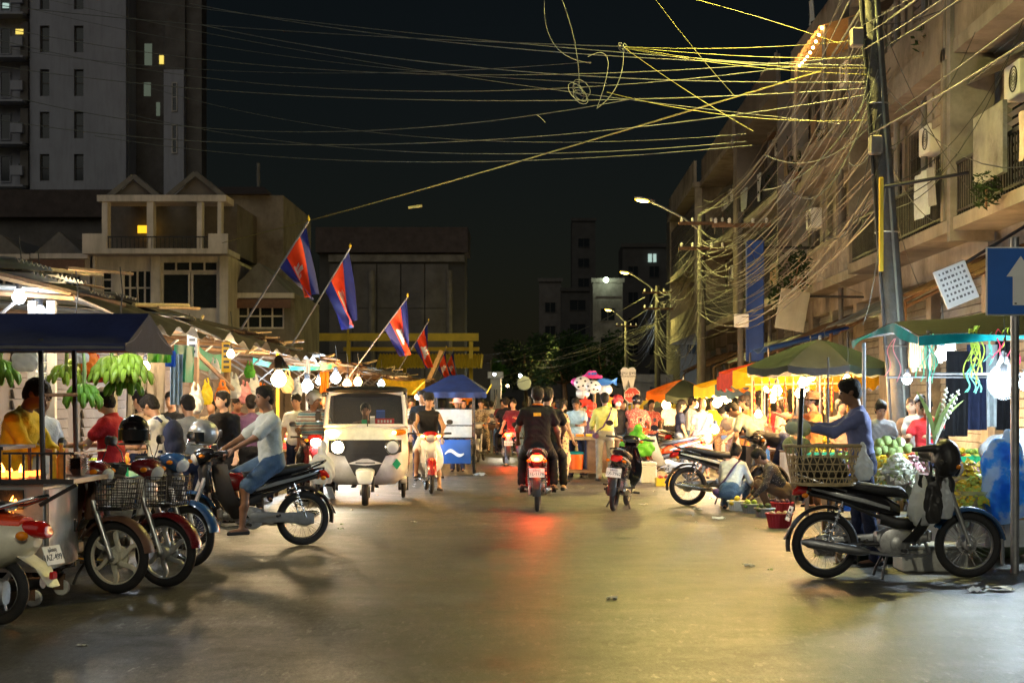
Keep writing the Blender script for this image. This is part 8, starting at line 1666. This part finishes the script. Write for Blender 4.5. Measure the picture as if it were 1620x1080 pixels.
# scattered scraps and leaves along the stall edges
q = random.Random(5)
for i in range(26):
    sx = q.choice((-1, 1)); X = q.uniform(1.9, 3.4) if sx > 0 else q.uniform(-3.3, -2.2); Y = q.uniform(14, 30); b = MB(); s_ = q.uniform(.03, .08)
    b.sheet(lambda u, v: ((u-.5)*s_, (v-.5)*s_*.6, .006+.012*math.sin(u*5+i)*math.cos(v*4)), 3, 3)
    tag(b.build('leaf_scrap', q.choice(('paper','leaf','poly_white','fr_tan')), None, True, (X, Y, 0), (0,0,q.uniform(0,6))), 'small scrap of waste lying along the stall edge', 'litter', 'waste along the stalls')
for pts, lab in (([(-9,2),(6,2),(6,11.9),(1.5,12.1),(-3,12.25),(-9,12.3)], 'l'), ([(.2,17.4),(4.9,17.1),(5.2,19.6),(.6,19.9)], 'r')):
    V = []; n = len(pts)
    for i in range(n):
        a, c = pts[i], pts[(i+1) % n]
        for k2 in range(10): f_ = k2/10; V.append((a[0]+(c[0]-a[0])*f_+q.uniform(-.06,.06), a[1]+(c[1]-a[1])*f_+q.uniform(-.06,.06), .004))
    struct(MB().add(V, [tuple(range(len(V)))]).build('road_patch', 'asphalt_patch'))


# more of the crowd, farther up both sides
for px_, Y, f_, tp, bt, hr, H_, lab in ((650,36,170,'c_stripe','c_navy','short',1.66,'person in striped shirt behind the vest rider'), (700,44,10,'c_red','c_black','bob',1.6,'person in red top past the blue cart'), (745,43,200,'c_floral','c_brown','tied',1.58,'woman in yellow flowered blouse past the blue cart'), (590,33,185,'c_orange','c_black','short',1.62,'vendor in orange shirt above the rickshaw roof'), (335,23.5,175,'c_camo','c_black','tied',1.58,'vendor in patterned brown blouse under hanging bags'), (415,24,190,'c_sky','c_navy','short',1.64,'vendor in light blue shirt behind pale shirted rider'), (495,24,20,'c_maroon','c_navy','long',1.58,'long haired woman in maroon behind silver helmet rider'), (1030,36,185,'c_floral_red','c_navy','tied',1.6,'woman in red flowered blouse under orange umbrella'), (1060,41,10,'c_white','c_black','short',1.66,'shopper in white under orange umbrella'), (1128,33.5,175,'c_yellow','c_brown','short',1.64,'vendor in yellow under yellow umbrella'), (1195,29,185,'c_floral','c_black','tied',1.58,'vendor in flowered blouse by red umbrella'), (1235,27.5,175,'c_red','c_black','short',1.64,'vendor in red shirt behind meat rail'), (1330,23.8,185,'c_peach','c_brown','tied',1.58,'vendor in peach blouse behind man in blue'), (860,46,185,'c_grey','c_denim','short',1.66,'walker in grey beyond the tail lit motorcycle'), (830,52,10,'c_sky','c_jeans','long',1.6,'walker in light blue far down the street'), (875,56,190,'c_red','c_black','short',1.66,'walker in red far down the street'), (920,42,20,'c_stripe2','c_khaki','short',1.66,'shopper in cream stripes behind balloons')):
    person(lab, xy(px_, Y), facing(f_), tp, bt, rnd.choice(('skin','skin_dark','skin_light')), hr, H=H_, nod=rnd.uniform(0,18), headturn=rnd.uniform(-25,25), armR=(rnd.uniform(5,40),8,rnd.uniform(15,60),10), armL=(rnd.uniform(5,40),8,rnd.uniform(15,60),10), det=2)
